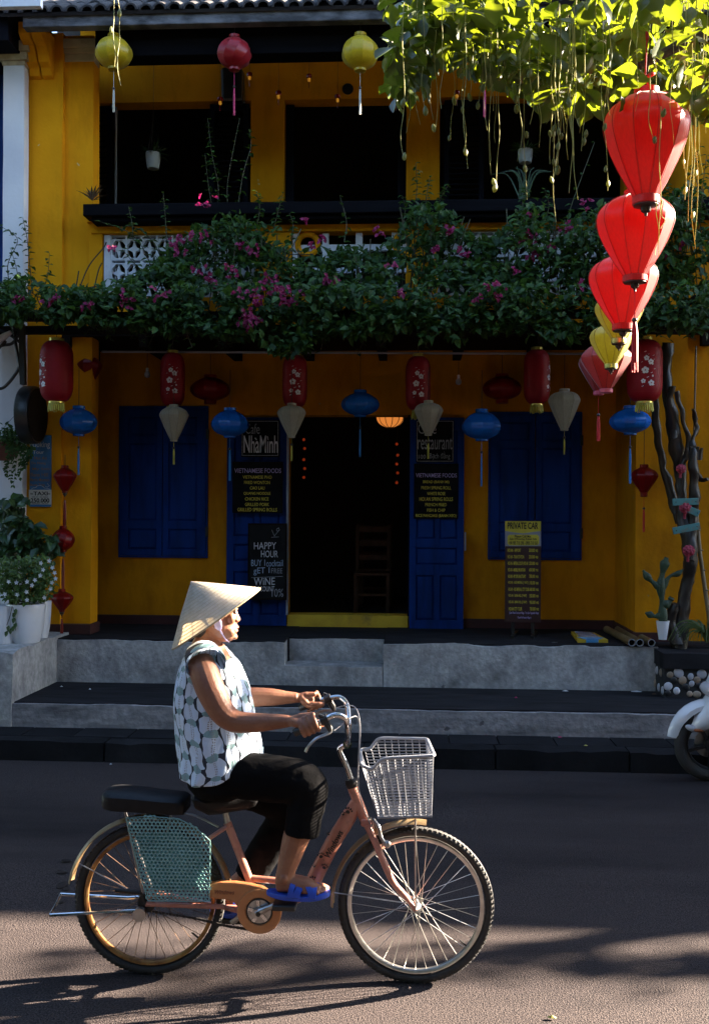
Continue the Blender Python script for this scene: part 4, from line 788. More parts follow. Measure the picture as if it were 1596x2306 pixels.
# handlebar, stem, grips, brakes, cables
m = MB(); m.tube(spline([B(793, 1762), B(779, 1722), B(766, 1694), B(767, 1684), B(782, 1676)], 5), .0115, 10); m.tube([B(782, 1676, -.03), B(782, 1676, .03)], .018, 14); bb(m, 'stem', M_CHROME)
HB = lambda s_, u, v, y: B(u, v, s_ * y)
near = [B(782, 1676, -.03), B(783, 1660, -.12), B(783, 1640, -.20), B(779, 1621, -.245), B(765, 1611, -.262), B(748, 1612, -.268), B(729, 1621, -.27), B(716, 1627, -.27), B(664, 1650, -.272)]
far = [B(782, 1676, .03), B(785, 1648, .12), B(785, 1612, .20), B(781, 1587, .245), B(770, 1573, .262), B(757, 1570, .268), B(735, 1574, .27), B(722, 1577, .27), B(674, 1593, .272)]
hb = bb(MB().tube(spline(near[::-1] + far, 5), .0112, 12), 'handlebar', M_CHROME)
gn, gf = (B(717, 1627, -.27), B(662, 1650.5, -.272)), (B(722, 1577, .27), B(674, 1594, .272))
for a, b in (gn, gf): bb(MB().tube([a, a + (b-a)*.03, a + (b-a)*.95, b], [.015, .0165, .0165, .014], 14), 'grip', M_BLKP)
for s_, c0, lv in ((-1, B(730, 1621, -.27), [B(741, 1634, -.272), B(744, 1648, -.28), B(731, 1655, -.29), B(712, 1663, -.295), B(695, 1680, -.295), B(688, 1693, -.293)]), (1, B(738, 1574, .27), [B(748, 1588, .272), B(752, 1600, .28), B(738, 1600, .29), B(722, 1603, .295), B(705, 1612, .295)])):
    m = MB(); d = (gn[0] - gn[1]).normalized(); m.tube([c0 - d*.014, c0 + d*.014], .019, 12); m.tube([c0 + V((0, s_*.004, 0)), lv[0] + (lv[1]-lv[0])*.3, lv[1]], [.014, .013, .008], 8); m.tube([c0 + V((0, s_*.01, .012)), c0 + V((-.02, s_*.012, .02))], .007, 8); bb(m, 'brake_clamp', M_BLKP)
    bb(MB().tube(spline(lv, 4), [.006]*(len(spline(lv, 4))), 8, flat=.7), 'brake_lever', M_STEEL)
M_CABLE = pm('grey_brake_cable', (.25,.25,.27), rough=.4)
for pts in ([B(752, 1645, -.27), B(772, 1630, -.24), B(790, 1616, -.12), B(805, 1616, -.05), B(810, 1650, -.03), B(806, 1740, -.03), B(812, 1800, -.04), B(836, 1862, -.05)], [B(757, 1594, .27), B(785, 1588, .2), B(803, 1598, .1), B(811, 1640, .04), B(807, 1720, .03), B(800, 1790, .03), B(770, 1890, .04), B(700, 2005, .04)]):
    bb(MB().tube(spline(pts, 6), .0024, 6), 'brake_cable', M_CABLE)
m = MB(); m.tube(spline([B(840, 1845, -.04), B(852, 1862, -.055), B(858, 1885, -.06), B(868, 1902, -.06)], 4), .007, 8); m.tube(spline([B(840, 1850, .03), B(850, 1874, .03), B(866, 1898, .03)], 4), .007, 8); m.sph(B(872, 1901, -.06), (.014, .012, .016)); bb(m, 'front_brake', M_STEEL)
# basket
rimn = spline([B(819, 1726, -.125), B(838, 1731, -.13), B(853, 1716, -.132), B(870, 1708, -.133), B(920, 1705, -.133), B(974, 1702, -.130)], 5)
rimf = spline([B(815, 1688, .125), B(834, 1685, .13), B(843, 1674, .132), B(857, 1663, .133), B(905, 1663, .133), B(957, 1664, .130)], 5)
rim = rimn + [B(977, 1700, -.118), B(962, 1668, .118)][0:1] + [B(962, 1666, .115)] + rimf[::-1] + [B(811, 1692, .112), B(814, 1722, -.112)]
bk = bb(MB().tube(rim, .0068, 8, True), 'basket', M_BASK)
bn0, bn1, bf0, bf1 = B(851, 1841, -.10), B(971, 1838, -.10), B(851, 1832, .10), B(968, 1829, .10); bf0.z = bn0.z; bf1.z = bn1.z
def face(p00, p10, p01, p11, nu, nv, topcurve=None, rr_=.0021):
    m = MB(); P = lambda a, b: (p00*(1-a) + p10*a)*(1-b) + (p01*(1-a) + p11*a)*b
    for i in range(nu + 1):
        a = i / nu; tp = 1.0
        pts = [P(a, t * .2) for t in range(6)]
        if topcurve: pts = [q for q in pts if q.z < topcurve(q) - .004]; e = P(a, 1); pts.append(V((pts[-1].x + (e.x - pts[-1].x)*.5, pts[-1].y, min(topcurve(e), e.z))))
        if len(pts) > 1: m.tube(pts, rr_, 4)
    for j in range(nv + 1):
        row = [P(i / 12, j / nv) for i in range(13)]
        if topcurve: row = [q for q in row if q.z < topcurve(q)]
        if len(row) > 1: m.tube(row, rr_, 4)
    return m
tn0, tn1, tf0, tf1 = B(816, 1702, -.13), B(975, 1702, -.13), B(815, 1664, .13), B(958, 1664, .13)
tcn = lambda q: lerpl([(p.x, p.z) for p in rimn], q.x); tcf = lambda q: lerpl([(p.x, p.z) for p in rimf], q.x)
for p in (face(bn0, bn1, tn0, tn1, 9, 21, tcn), face(bf0, bf1, tf0, tf1, 9, 21, tcf), face(bn1, bf1, tn1, tf1, 8, 21), face(bn0, bf0, B(815, 1726, -.12), B(812, 1690, .12), 8, 18), face(bn0, bn1, bf0, bf1, 10, 10)): bb(p, 'basket_wire', M_BASK, bk, smooth=False)
m = MB(); m.tube([bn0, bn1, bf1, bf0], .005, 6, True); bb(m, 'basket_base_ring', M_BASK, bk)
m = MB()
for s_ in (-.062, .062): m.tube([FWH + V((0, s_, 0)), B(935, 1900, s_), B(935, 1846, s_)], .0036, 8)
m.tube([B(935, 1846, -.062), B(935, 1846, .062)], .0036, 8); bb(m, 'basket_support', M_STEEL)
# saddle, post, carrier with pad
m = MB(); prof = [(-.105, .075, .008), (-.092, .09, .03), (-.045, .098, .036), (0, .085, .034), (.05, .055, .03), (.10, .032, .026), (.135, .022, .018), (.145, .012, .008)]
sc_ = B(499, 1801); rings = []
for x_, hw, ht in prof: rings.append([sc_ + V((x_, math.cos(a)*hw, (.022 if x_ < -.08 else .012) + math.sin(a)*ht * (1 if math.sin(a) > 0 else 1.9))) for a in [2*math.pi*k/16 for k in range(16)]])
m.loft(rings); bb(m, 'saddle', M_SAD); m = MB(); m.tube([B(506, 1820), B(513, 1856)], .013, 12); bb(m, 'seat_post', M_STEEL); bb(MB().tube([B(503, 1822, -.04), B(503, 1822, .04)], .017, 12), 'saddle_clamp', M_IRON)
m = MB()
for s_ in (-.055, .055): m.tube(spline([B(237, 1814, s_), B(250, 1819, s_), B(330, 1826, s_), B(422, 1833, s_), B(452, 1842, s_*.9), B(492, 1862, s_*.5)], 4), .0045, 8)
for u in (262, 330, 400): m.tube([B(u, 1822 + (u-262)*.06, -.055), B(u, 1822 + (u-262)*.06, .055)], .004, 6)
for u in (282, 388):
    for s_ in (-.055, .055): m.tube([B(u, 1826, s_), RW + V((-.01 if u < 300 else .02, s_*1.15, .02))], .004, 6)
bb(m, 'carrier', M_STEEL)
pc0, pc1 = B(237, 1793), B(423, 1806); m = MB(); rings = []
for t in [0, .02, .06, .15, .4, .7, .9, .97, 1]:
    c = pc0 + (pc1 - pc0) * t; e = lerpl([(0, .5), (.02, .75), (.06, .9), (.15, 1), (.9, .93), (.97, .85), (1, .7)], t); zt, zb = .029 * e + (0.004 if t < .6 else -.002), -.032 * (e if t < .5 else 1)
    rings.append([c + V((0, y*.085*e, z)) for y, z in ((-1, zb), (-1.02, zb*.3), (-1, zt*.6), (-.8, zt), (0, zt*1.06), (.8, zt), (1, zt*.6), (1.02, zb*.3), (1, zb))])
m.loft(rings); bb(m, 'passenger_pad', M_SAD)
# perforated side guard: a sheet with round holes, built cell by cell
pg = [(B(u, v, -.075).x, B(u, v, -.075).z) for u, v in ((284.5,1841),(335,1838),(402,1843),(440,1862),(474,1893),(472,2029),(334,2028),(318,1975))]
def inside(x, z):
    ok = False; j = len(pg) - 1
    for i in range(len(pg)):
        if (pg[i][1] > z) != (pg[j][1] > z) and x < (pg[j][0]-pg[i][0])*(z-pg[i][1])/(pg[j][1]-pg[i][1]) + pg[i][0]: ok = not ok
        j = i
    return ok
m = MB(); pt = .0158; x0_, x1_ = min(p[0] for p in pg), max(p[0] for p in pg); z0_, z1_ = min(p[1] for p in pg), max(p[1] for p in pg); j = 0; z = z0_
while z < z1_:
    x = x0_ + (pt/2 if j % 2 else 0)
    while x < x1_:
        if inside(x, z):
            yb = -.078 + .006 * nz((x*5, 0, z*5))
            ho = [(x + math.cos(R(30 + 60*k))*pt/1.732, z + math.sin(R(30 + 60*k))*pt/1.732) for k in range(6)]; hi = [(x + math.cos(R(30*k))*pt*.335, z + math.sin(R(30*k))*pt*.335) for k in range(12)]
            vs = [(a, yb, b) for a, b in ho] + [(a, yb - .0012, b) for a, b in hi] + [(a, yb + .002, b) for a, b in hi]; fs = []
            for k in range(6):
                h = [6 + (2*k + 1 + q) % 12 for q in (-1+1, 1, 2)]
                fs.append((k, (k+1) % 6, h[2], h[1], h[0]))
            for k in range(12): fs.append((6 + k, 6 + (k+1) % 12, 18 + (k+1) % 12, 18 + k))
            m.add(vs, fs)
        x += pt
    z += pt * .866; j += 1
sg = bb(m, 'side_guard', M_MESH, smooth=False)
m = MB(); m.tube([V((x, -.078, z)) for x, z in pg], .0022, 6, True); bb(m, 'guard_edge', M_MESH, sg)
m = MB(); q = [B(u, v, -.066) for u, v in ((305,1878),(400,1872),(455,1905),(462,1985),(420,2005),(345,2000))]; cen = sum(q, V()) / len(q)
vs = q + [cen + V((0, -.012, 0))]; m.add(vs, [(i, (i+1) % 6, 6) for i in range(6)]); bb(m, 'guard_backing', M_TEALBAG, sg)
# chain case, crankset, pedals, chain, gear, stand
m = MB(); cpts = [(470,1990),(497,1986),(530,1987),(560,1991),(590,1998),(612,2011),(627,2030),(634,2052),(630,2075),(618,2092),(600,2101),(580,2102),(560,2094),(545,2078),(538,2058),(535,2042),(526,2032),(508,2026),(470,2023)]
m.prism([(B(u, v, -.055).x, B(u, v, -.055).z) for u, v in cpts], lambda a, b, d: V((a, -.06 + d, b)), .03); cc = bb(m, 'chain_case', M_BGRD, bev=.006, smooth=False, fix=True)
C0 = B(584, 2052, -.06); MR = Matrix.Rotation(R(90), 3, 'X')
bb(MB().lathe([(.052, .0), (.056, .005), (.084, .008), (.088, .002), (.088, -.01)], 36, C0 + V((0, 0, 0)), MR, cap=False), 'case_ring', M_BGRD, cc)
bb(MB().lathe([(.003, .006), (.046, .004), (.047, -.001), (.003, -.001)], 32, C0 + V((0, .001, 0)), MR), 'chainring', M_STEEL, cc); bb(MB().lathe([(.047, .0025), (.053, .0025), (.053, -.001), (.047, -.001)], 32, C0 + V((0, .001, 0)), MR), 'dark_gap', M_BLKP, cc)
m = MB()
for k in range(5):
    a = 2*math.pi*k/5 + .4; m.bar(C0 + V((math.cos(a)*.012, -.007, math.sin(a)*.012)), C0 + V((math.cos(a)*.045, -.006, math.sin(a)*.045)), .004, .013)
bb(m, 'spider_arm', M_CHROME, cc)
txtc = D.curves.new('t', 'FONT'); txtc.body = 'Windows'; txtc.extrude = .01; txtc.shear = .3; ob = D.objects.new('t', txtc); me = D.meshes.new_from_object(ob); D.objects.remove(ob)
x_ = [v.co.x for v in me.vertices]; y_ = [v.co.y for v in me.vertices]; p0, p1 = B(484, 2017, -.061), B(528, 2000, -.061)
for v in me.vertices: v.co = V((p0.x + (v.co.x - min(x_))/(max(x_)-min(x_))*(p1.x-p0.x), -.0612 - v.co.z*.1, p0.z + .006 + (v.co.y-min(y_))/(max(y_)-min(y_))*.017))
me.materials.clear(); me.materials.append(pm('embossed_copper_lettering', (.25,.08,.04), rough=.4)); o = D.objects.new('lettering', me); COL.objects.link(o); o.parent = cc
PA, PB = B(645, 2027, -.09), B(523, 2077, .09)
for e, y in ((PA, -.078), (PB, .078)):
    m = MB(); c = V((bbk.x, y, C0.z)); m.tube([c, c + (V((e.x, y*1.08, e.z)) - c)*.5, V((e.x, y*1.1, e.z))], [.015, .011, .0125], 10); m.tube([c - V((0, .012, 0)), c + V((0, .012, 0))], .017, 14); bb(m, 'crank_arm', M_STEEL)
    m = MB(); s_ = -1 if y < 0 else 1
    m.bar(V((e.x - .045, s_*.135, e.z)), V((e.x + .045, s_*.135, e.z)), .085, .022); bb(m, 'pedal', M_BLKP, bev=.005)
bb(MB().tube([C0 + V((0, -.02, 0)), V((C0.x, .09, C0.z))], .011, 10), 'axle', M_STEEL); bb(MB().lathe([(.002, .016), (.0095, .015), (.0095, .012)], 14, C0 + V((0, -.018, 0)), MR), 'axle_cap', M_BLKP, cc)
m = MB(); ch = [RW + V((-.0, -.045, -.032)), B(440, 2068, -.048), B(500, 2083, -.05), B(560, 2093, -.05)]
for i in range(46):
    t = i / 45; p = spline(ch, 15)[min(45, i)]; m.obox(p, (.0115, .007, .009 if i % 2 else .006), Matrix.Rotation(.2, 3, 'Y'))
bb(m, 'chain', M_IRON, smooth=False)
m = MB(); m.lathe([(.01, -.004), (.036, -.003), (.036, .003), (.01, .004)], 22, RW + V((0, -.05, 0)), MR); bb(m, 'sprocket', M_IRON); m = MB()
m.lathe([(.004, -.012), (.026, -.012), (.026, .012), (.004, .012)], 18, RW + V((-.02, -.075, -.035)), MR); bb(m, 'drum_brake', M_STEEL)
m = MB()
for s_, e, kn in ((-1, (113, 2061), (262, 2053)), (1, (137, 2014), (290, 2022))): m.tube([RW + V((-.0, s_*.075, -.02)), B(*kn, s_*.085), B(*e, s_*.10)], .0068, 8)
m.tube(spline([B(113, 2061, -.10), B(124, 2042, -.02), B(130, 2030, .04), B(137, 2014, .10)], 4), .0055, 8); bb(m, 'double_stand', M_CHROME)
m = MB()
for k in range(60): pass
sp_ = [B(265, 2053, -.08) + (RW + V((-.005, -.07, -.03)) - B(265, 2053, -.08)) * (k / 80) + V((0, math.cos(k*1.3)*.009, math.sin(k*1.3)*.009)) for k in range(81)]
m.tube(sp_, .0018, 4); bb(m, 'stand_spring', M_STEEL); m = MB(); m.tube([RW + V((-.12, -.066, .052)), RW + V((-.02, -.066, .046))], .009, 10); m.tube([RW + V((-.02, -.066, .046)), RW + V((0, -.066, 0))], .006, 8); bb(m, 'stand_lock', M_IRON)
# ================================================================ the rider
M_SKIN = pm('sunned_skin', (.25,.108,.060), (.20,.082,.045), sc=14, rough=.5, spec=.4, bump=.16, bsc=110, dirt=(.165,.058,.034), dsc=22, dcr=(.48,.8))
b_ = M_SKIN.node_tree.nodes['Principled BSDF']; b_.inputs['Subsurface Weight'].default_value = .12; b_.inputs['Subsurface Radius'].default_value = (.012, .004, .002); b_.inputs['Subsurface Scale'].default_value = .6
M_LIP = pm('lip_skin', (.33,.10,.075), (.27,.08,.06), sc=30, rough=.42); M_EYE = pm('dark_eye', (.02,.012,.01), rough=.2); M_NAIL = pm('nail', (.50,.27,.2), rough=.3); M_HAIR = pm('black_hair', (.012,.010,.010), (.03,.026,.024), sc=60, stretch=(1, 1, .1), rough=.45)
M_TROU = pm('black_trouser_cloth', (.0035,.0035,.004), (.006,.006,.0065), sc=8, rough=.95, bump=.2, bsc=90, spec=.05)
M_STRAW = pm('palm_leaf_straw', (.50,.455,.37), (.41,.365,.29), sc=38, rough=.62, tl=.2, tlc=(.80,.62,.36), bump=.15, bsc=70, dirt=(.42,.36,.26), dsc=10, dcr=(.6,.85)); M_CANE = pm('split_bamboo', (.42,.33,.19), (.3,.22,.12), sc=30, rough=.55)
M_SAND = pm('blue_rubber_sandal', (.012,.06,.44), (.010,.05,.36), sc=10, rough=.45); M_LILAC = pm('lilac_cloth', (.50,.44,.66), (.4,.35,.55), sc=20, rough=.85)
RO = V((B(490, 1790).x, 0, 0)) + BO
person = root('person', 'woman riding the bicycle in a conical hat, patterned sleeveless blouse and black trousers', 'person', BO)
def solid(mb, name, mats, vox, sm=6, parent=None, post=None):
    me = mb.mesh('tmp', mats, smooth=False); recalc(me); o = D.objects.new('tmp', me); COL.objects.link(o)
    r_ = o.modifiers.new('r', 'REMESH'); r_.mode = 'VOXEL'; r_.voxel_size = vox
    s_ = o.modifiers.new('s', 'SMOOTH'); s_.factor = .5; s_.iterations = sm
    dg = bpy.context.evaluated_depsgraph_get(); out = D.meshes.new_from_object(o.evaluated_get(dg)); D.objects.remove(o)
    out.name = name; out.materials.clear()
    for m_ in (mats if isinstance(mats, list) else [mats]): out.materials.append(m_)
    if post: post(out)
    out.shade_smooth(); n = D.objects.new(name, out); COL.objects.link(n); n.parent = parent or person; return n
def ringx(v, ub, uf, hw, n=28, ex=2.3, by=0.0, dz=0.0):     # horizontal body section between two silhouette points
    a, b = B(ub, v, by), B(uf, v, by); cx, rx_ = (a.x + b.x)/2, abs(b.x - a.x)/2; out = []
    for k in range(n):
        t = 2*math.pi*k/n; c, s_ = math.cos(t), math.sin(t)
        out.append(V((cx + rx_*math.copysign(abs(c)**(2/ex), c), by + hw*math.copysign(abs(s_)**(2/ex), s_), a.z + dz)))
    return out
bm_ = MB()
# torso under the blouse, neck, head
T = [(1452, 446, 504, .070), (1464, 434, 508, .115), (1480, 428, 514, .150), (1510, 416, 535, .150), (1550, 408, 550, .148), (1600, 408, 556, .148), (1650, 412, 566, .150), (1700, 422, 570, .155), (1745, 432, 560, .16), (1765, 445, 545, .13)]
bm_.loft([ringx(*t) for t in T[::-1]])
bm_.loft([ringx(*t, ex=2.0) for t in ((1475, 432, 505, .09), (1460, 431, 502, .070), (1447, 433, 501, .060), (1435, 440, 502, .056), (1420, 446, 506, .055), (1400, 450, 510, .055))])
HD = [(1326, 468, 500, .030), (1331, 456, 513, .050), (1342, 446, 524, .067), (1356, 440, 530, .075), (1368, 438, 532.5, .077), (1378, 438, 531.5, .077), (1388, 440, 532, .076), (1398, 443, 533, .074), (1408, 447, 534, .071), (1418, 452, 533.5, .067), (1427, 459, 532, .060), (1435, 472, 530, .050), (1441, 488, 525, .036), (1444, 498, 518, .02)]
bm_.loft([ringx(*t, ex=2.05) for t in HD[::-1]])
def psph(u, v, by, r, M=None): bm_.sph(B(u, v, by), r, 14, 9, M)
bm_.loft([ringx(v, u0, u1, hw, 14, 2, 0) for v, u0, u1, hw in ((1368, 524, 532.5, .007), (1376, 524, 534.5, .0085), (1384, 524, 537, .011), (1391, 524, 540.6, .0145), (1395, 524, 541.8, .0165), (1399, 524, 539.5, .016), (1402, 522, 534.5, .011))])   # nose
for s_ in (-1, 1):
    psph(532, 1396.5, s_*.014, (.009, .0075, .007)); psph(529.5, 1371.5, s_*.030, (.012, .018, .006)); psph(521, 1393, s_*.042, (.016, .022, .020)); psph(523, 1380, s_*.031, (.011, .014, .0085))
    e = B(484, 1394, s_*.075); bm_.sph(e, (.017, .006, .030), 12, 8, Matrix.Rotation(.25, 3, 'Y')); bm_.sph(B(488, 1408, s_*.073), (.010, .006, .011), 10, 6)
psph(533.5, 1412.5, 0, (.0085, .022, .0052)); psph(531.8, 1420.5, 0, (.0085, .019, .0056)); psph(528, 1434, 0, (.013, .018, .012)); psph(531.5, 1408, 0, (.006, .010, .008))
for s_ in (-1, 1): psph(512, 1425, s_*.043, (.030, .018, .022)); psph(526, 1417, s_*.024, (.012, .012, .010))
# arms
def limb(pts, rs, k=5, n=16):
    q = spline(pts, k); m_ = len(q); bm_.tube(q, [lerpl([(i*k, r_) for i, r_ in enumerate(rs)], j) for j in range(m_)], n)
limb([B(452, 1492, -.130), B(459, 1512, -.160), B(474, 1553, -.185), B(497, 1598, -.205), B(520, 1620, -.212), B(545, 1627, -.218), B(585, 1627, -.228), B(625, 1625, -.238), B(650, 1624, -.244)], [.052, .0555, .0555, .049, .0445, .0405, .0355, .0275, .0225])
limb([B(480, 1500, .130), B(487, 1515, .160), B(500, 1545, .185), B(520, 1572, .205), B(540, 1574, .213), B(575, 1570, .222), B(615, 1570, .232), B(645, 1571, .238), B(668, 1571, .244)], [.055, .057, .055, .049, .045, .041, .036, .027, .022])
# hands closed on the grips
def hand(g0, g1, wrist, s_, thumb_down):
    ax_ = (g0 - g1).normalized(); up_ = V((0, 0, 1)); up_ = (up_ - ax_*up_.dot(ax_)).normalized(); ot = V((0, s_, 0)); ot = (ot - ax_*ot.dot(ax_)).normalized()
    P = lambda t, ang, r_: g1 + (g0 - g1)*t + (ot*math.cos(R(ang)) + up_*math.sin(R(ang)))*r_
    for t, l, r_ in ((.93, 1.0, .0098), (.735, 1.06, .0100), (.54, 1.0, .0097), (.36, .85, .0088)):
        k0 = P(t - .02, 112, .036); pts = [k0, P(t, 72, .034), P(t, 22, .0295), P(t - .01, -30*l, .0275), P(t - .02, -85*l, .0265), P(t - .02, -140*l, .025)]
        bm_.tube(spline(pts, 3), [r_*.92]*3 + [r_*.90]*3 + [r_*.92]*3 + [r_*.86]*3 + [r_*.80]*3 + [r_*.68], 10)
        bm_.sph(P(t - .0, 78, .036), r_*1.02, 10, 7); bm_.tube([wrist + (g0 - g1)*.04, (wrist + k0)/2 + up_*.005, k0], [.016, .0135, r_*.98], 10)
    bm_.tube([wrist, P(.55, 125, .030), P(.78, 135, .024)], [.021, .016, .012], 12)
    bm_.tube([wrist, P(.35, 60, .030), P(.5, 40, .026)], [.020, .015, .011], 12)
    th = [wrist + ax_*.015, P(.48, 172, .030), P(.78, 190, .031), P(1.0, 205, .029), P(1.10, 222, .027)]; bm_.tube(spline(th, 3), [.017]*3 + [.0145]*3 + [.0125]*3 + [.0115]*3 + [.009], 10)
hand(gn[0], gn[1], B(652, 1624.5, -.246), -1, False); hand(gf[0], gf[1], B(668, 1571.5, .246), 1, True)
# lower legs and feet
def foot(s_, ank, heel, toe, sole):
    w = ank.y; hz = sole
    limb([V((heel.x + .022, w, hz + .028)), V((heel.x + .075, w, hz + .038)), V((heel.x + .135, w + s_*.004, hz + .030)), V((toe.x - .05, w + s_*.006, hz + .020)), V((toe.x - .030, w + s_*.006, hz + .017))], [.026, .034, .034, .026, .018], 4)
    bm_.sph(V((toe.x - .06, w, hz + .018)), (.035, .040, .016), 14, 8)
    for k, (dx, r_) in enumerate(((.0, .0125), (-.004, .0095), (-.011, .009), (-.020, .0085), (-.030, .008))):
        y = w - s_*.026 + s_*.0135*k*1.05; bm_.tube([V((toe.x - .058 + dx, y, hz + .018)), V((toe.x - .022 + dx, y, hz + .020)), V((toe.x - .006 + dx, y, hz + .014))], [r_, r_, r_*.85], 10); bm_.sph(V((toe.x - .006 + dx, y, hz + .013)), r_*.9, 8, 6)
    bm_.sph(V((heel.x + .055, w - s_*.034, hz + .062)), (.015, .010, .015), 10, 7); bm_.sph(V((heel.x + .055, w + s_*.034, hz + .066)), (.015, .010, .015), 10, 7)
na, nh, nt = B(645, 1966, -.125), B(610, 1998, -.125), B(738, 2004, -.125); nsole = B(660, 2011, -.125).z
limb([B(690, 1800, -.115), B(682, 1845, -.118), B(666, 1888, -.12), B(655, 1925, -.122), B(645, 1957, -.125), B(640, 1985, -.125)], [.060, .058, .051, .044, .036, .036])
foot(-1, na, nh, nt, nsole)
fz = PB.z + .022; fx = PB.x
fa = V((fx - .04, .125, fz + .075)); limb([B(618, 1880, .112), B(594, 1918, .116), B(566, 1962, .12), V((fx - .025, .125, fz + .085)), V((fx - .04, .125, fz + .045))], [.045, .046, .042, .036, .036])
foot(1, fa, V((fx - .085, .125, fz)), V((fx + .14, .125, fz)), fz + .012)
lipc = [(B(534, 1412.5), V((.010, .024, .0058))), (B(532, 1420.5), V((.010, .021, .0062)))]
def lips(me):
    for p in me.polygons:
        for c, r_ in lipc:
            d = p.center - c
            if p.center.x > c.x - .004 and (d.x/r_.x)**2 + (d.y/r_.y)**2 + (d.z/r_.z)**2 < 1.25: p.material_index = 1
body = solid(bm_, 'body', [M_SKIN, M_LIP], .0031, 3, post=lips)
for s_ in (-1, 1):
    m = MB(); m.sph(B(528.2, 1379.5, s_*.030), (.0095, .0115, .0065), 12, 8); m.build('eye', M_EYE, person, world=False)
m = MB(); m.sph(B(526.5, 1370.5, -.030), (.006, .016, .0025), 10, 6); m.sph(B(526.5, 1370.5, .030), (.006, .016, .0025), 10, 6); m.build('eyebrow', M_HAIR, person, world=False)
hm = MB(); hm.loft([ringx(v, a - 3, b_2, hw + .005, ex=2.05) for v, a, b_2, hw in ((1432, 444, 470, .045), (1420, 443, 478, .060), (1408, 440, 486, .070), (1392, 437, 492, .076), (1375, 435, 502, .079), (1360, 437, 512, .078), (1345, 443, 515, .071), (1333, 454, 510, .054), (1325, 466, 500, .033))])
for k in range(40):
    t = k / 39 * math.pi; hm.tube([B(460 + 26*math.cos(t), 1345, .07*math.sin(t) if k % 2 else -.07*math.sin(t)), B(447 + 18*math.cos(t), 1395, .078*math.sin(t) if k % 2 else -.078*math.sin(t)), B(446 + 12*math.cos(t), 1434, .05*math.sin(t) if k % 2 else -.05*math.sin(t))], .005, 4)
hm.build('hair', M_HAIR, person, world=False)
# conical hat: cone with overlapping leaf pleats, hoops and ribs
hat_c, hat_a = B(487.5, 1392.5), B(432.8, 1307.5); hax = ((hat_a - hat_c).normalized() + V((-.02, -.07, 0))).normalized(); hat_a = hat_c + hax*(hat_a - hat_c).length; HH = (hat_a - hat_c).length; HRr = .2085
hx = (V((0, 1, 0)) - hax*hax.y).normalized(); hy = hax.cross(hx)
def hp(t, a, e=0.0):        # t 0 apex .. 1 brim
    r_ = HRr * (t + .018*math.sin(math.pi*t)); return hat_a - hax*HH*t + (hx*math.cos(a) + hy*math.sin(a))*(r_ + e) + hax*e*.7
m = MB(); n = 96
rings = [[hp(t, 2*math.pi*k/n, .0016*((k % 2)*2 - 1)*t + .0012*nz((k, t*3, 0), 1.0)) for k in range(n)] for t in [.002, .03, .1, .2, .3, .4, .5, .6, .7, .8, .9, .97, 1.0]]
m.loft(rings, False); hat = m.build('hat', M_STRAW, person, world=False, ang=60)
m = MB()
for j in range(1, 16): m.tube([hp(j/16, 2*math.pi*k/48, -.004) for k in range(48)], .0014, 4, True)
m.build('hat_hoop', M_CANE, hat, world=False)
m = MB()
for k in range(16): m.tube([hp(t, 2*math.pi*k/16 + .1, -.0055) for t in (.02, .5, .995)], .0018, 4)
m.build('hat_rib', M_CANE, hat, world=False)
m = MB()
for j in range(1, 16):
    if j % 1 == 0: m.tube([hp(j/16 + .0, 2*math.pi*k/96, .0016) for k in range(96)], .0006, 3, True)
m.build('hat_stitching', M_CANE, hat, world=False)
m = MB(); m.tube([hp(1.0, 2*math.pi*k/72, 0) for k in range(72)], .0036, 8, True); m.build('hat_brim', M_CANE, hat, world=False)
m = MB(); m.tube(spline([hp(.62, R(-178), -.01), B(487, 1396, -.083), B(492, 1410, -.080), B(497, 1422, -.073), B(509, 1440, -.047), B(516, 1446, 0), B(511, 1441, .045), B(498, 1425, .07), B(487, 1396, .083)], 5), [.006]*5 + [.016]*4 + [.015]*3 + [.010]*2 + [.0035]*3 + [.0025]*24, 8, flat=.35, up=(0, 1, 0)); m.build('chin_strap', M_LILAC, person, world=False)
# trousers
tm_ = MB(); bm_ = tm_
tm_.loft([ringx(*t) for t in ((1788, 462, 545, .11), (1776, 440, 562, .16), (1760, 428, 582, .178), (1738, 424, 596, .178), (1715, 430, 590, .168), (1690, 432, 566, .15))])
limb([B(505, 1742, -.085), B(560, 1748, -.095), B(620, 1754, -.105), B(672, 1760, -.112), B(692, 1775, -.115), B(691, 1805, -.115), B(685, 1840, -.118), B(679, 1879, -.12)], [.085, .092, .090, .084, .080, .0745, .070, .069], n=22)
limb([B(505, 1748, .085), B(560, 1772, .095), B(620, 1795, .105), B(648, 1815, .11), B(640, 1850, .112), B(610, 1895, .115), B(585, 1935, .118), B(563, 1975, .12)], [.085, .090, .086, .080, .074, .070, .068, .068], n=22)
def wr(me):
    for v in me.vertices:
        p = v.co; f_ = .0035 * nz((p.x*1.0, p.y, p.z*2.2), 14) + .002 * nz(p, 32); v.co = p + v.normal * f_
trou = solid(tm_, 'trousers', M_TROU, .006, 5, post=wr)
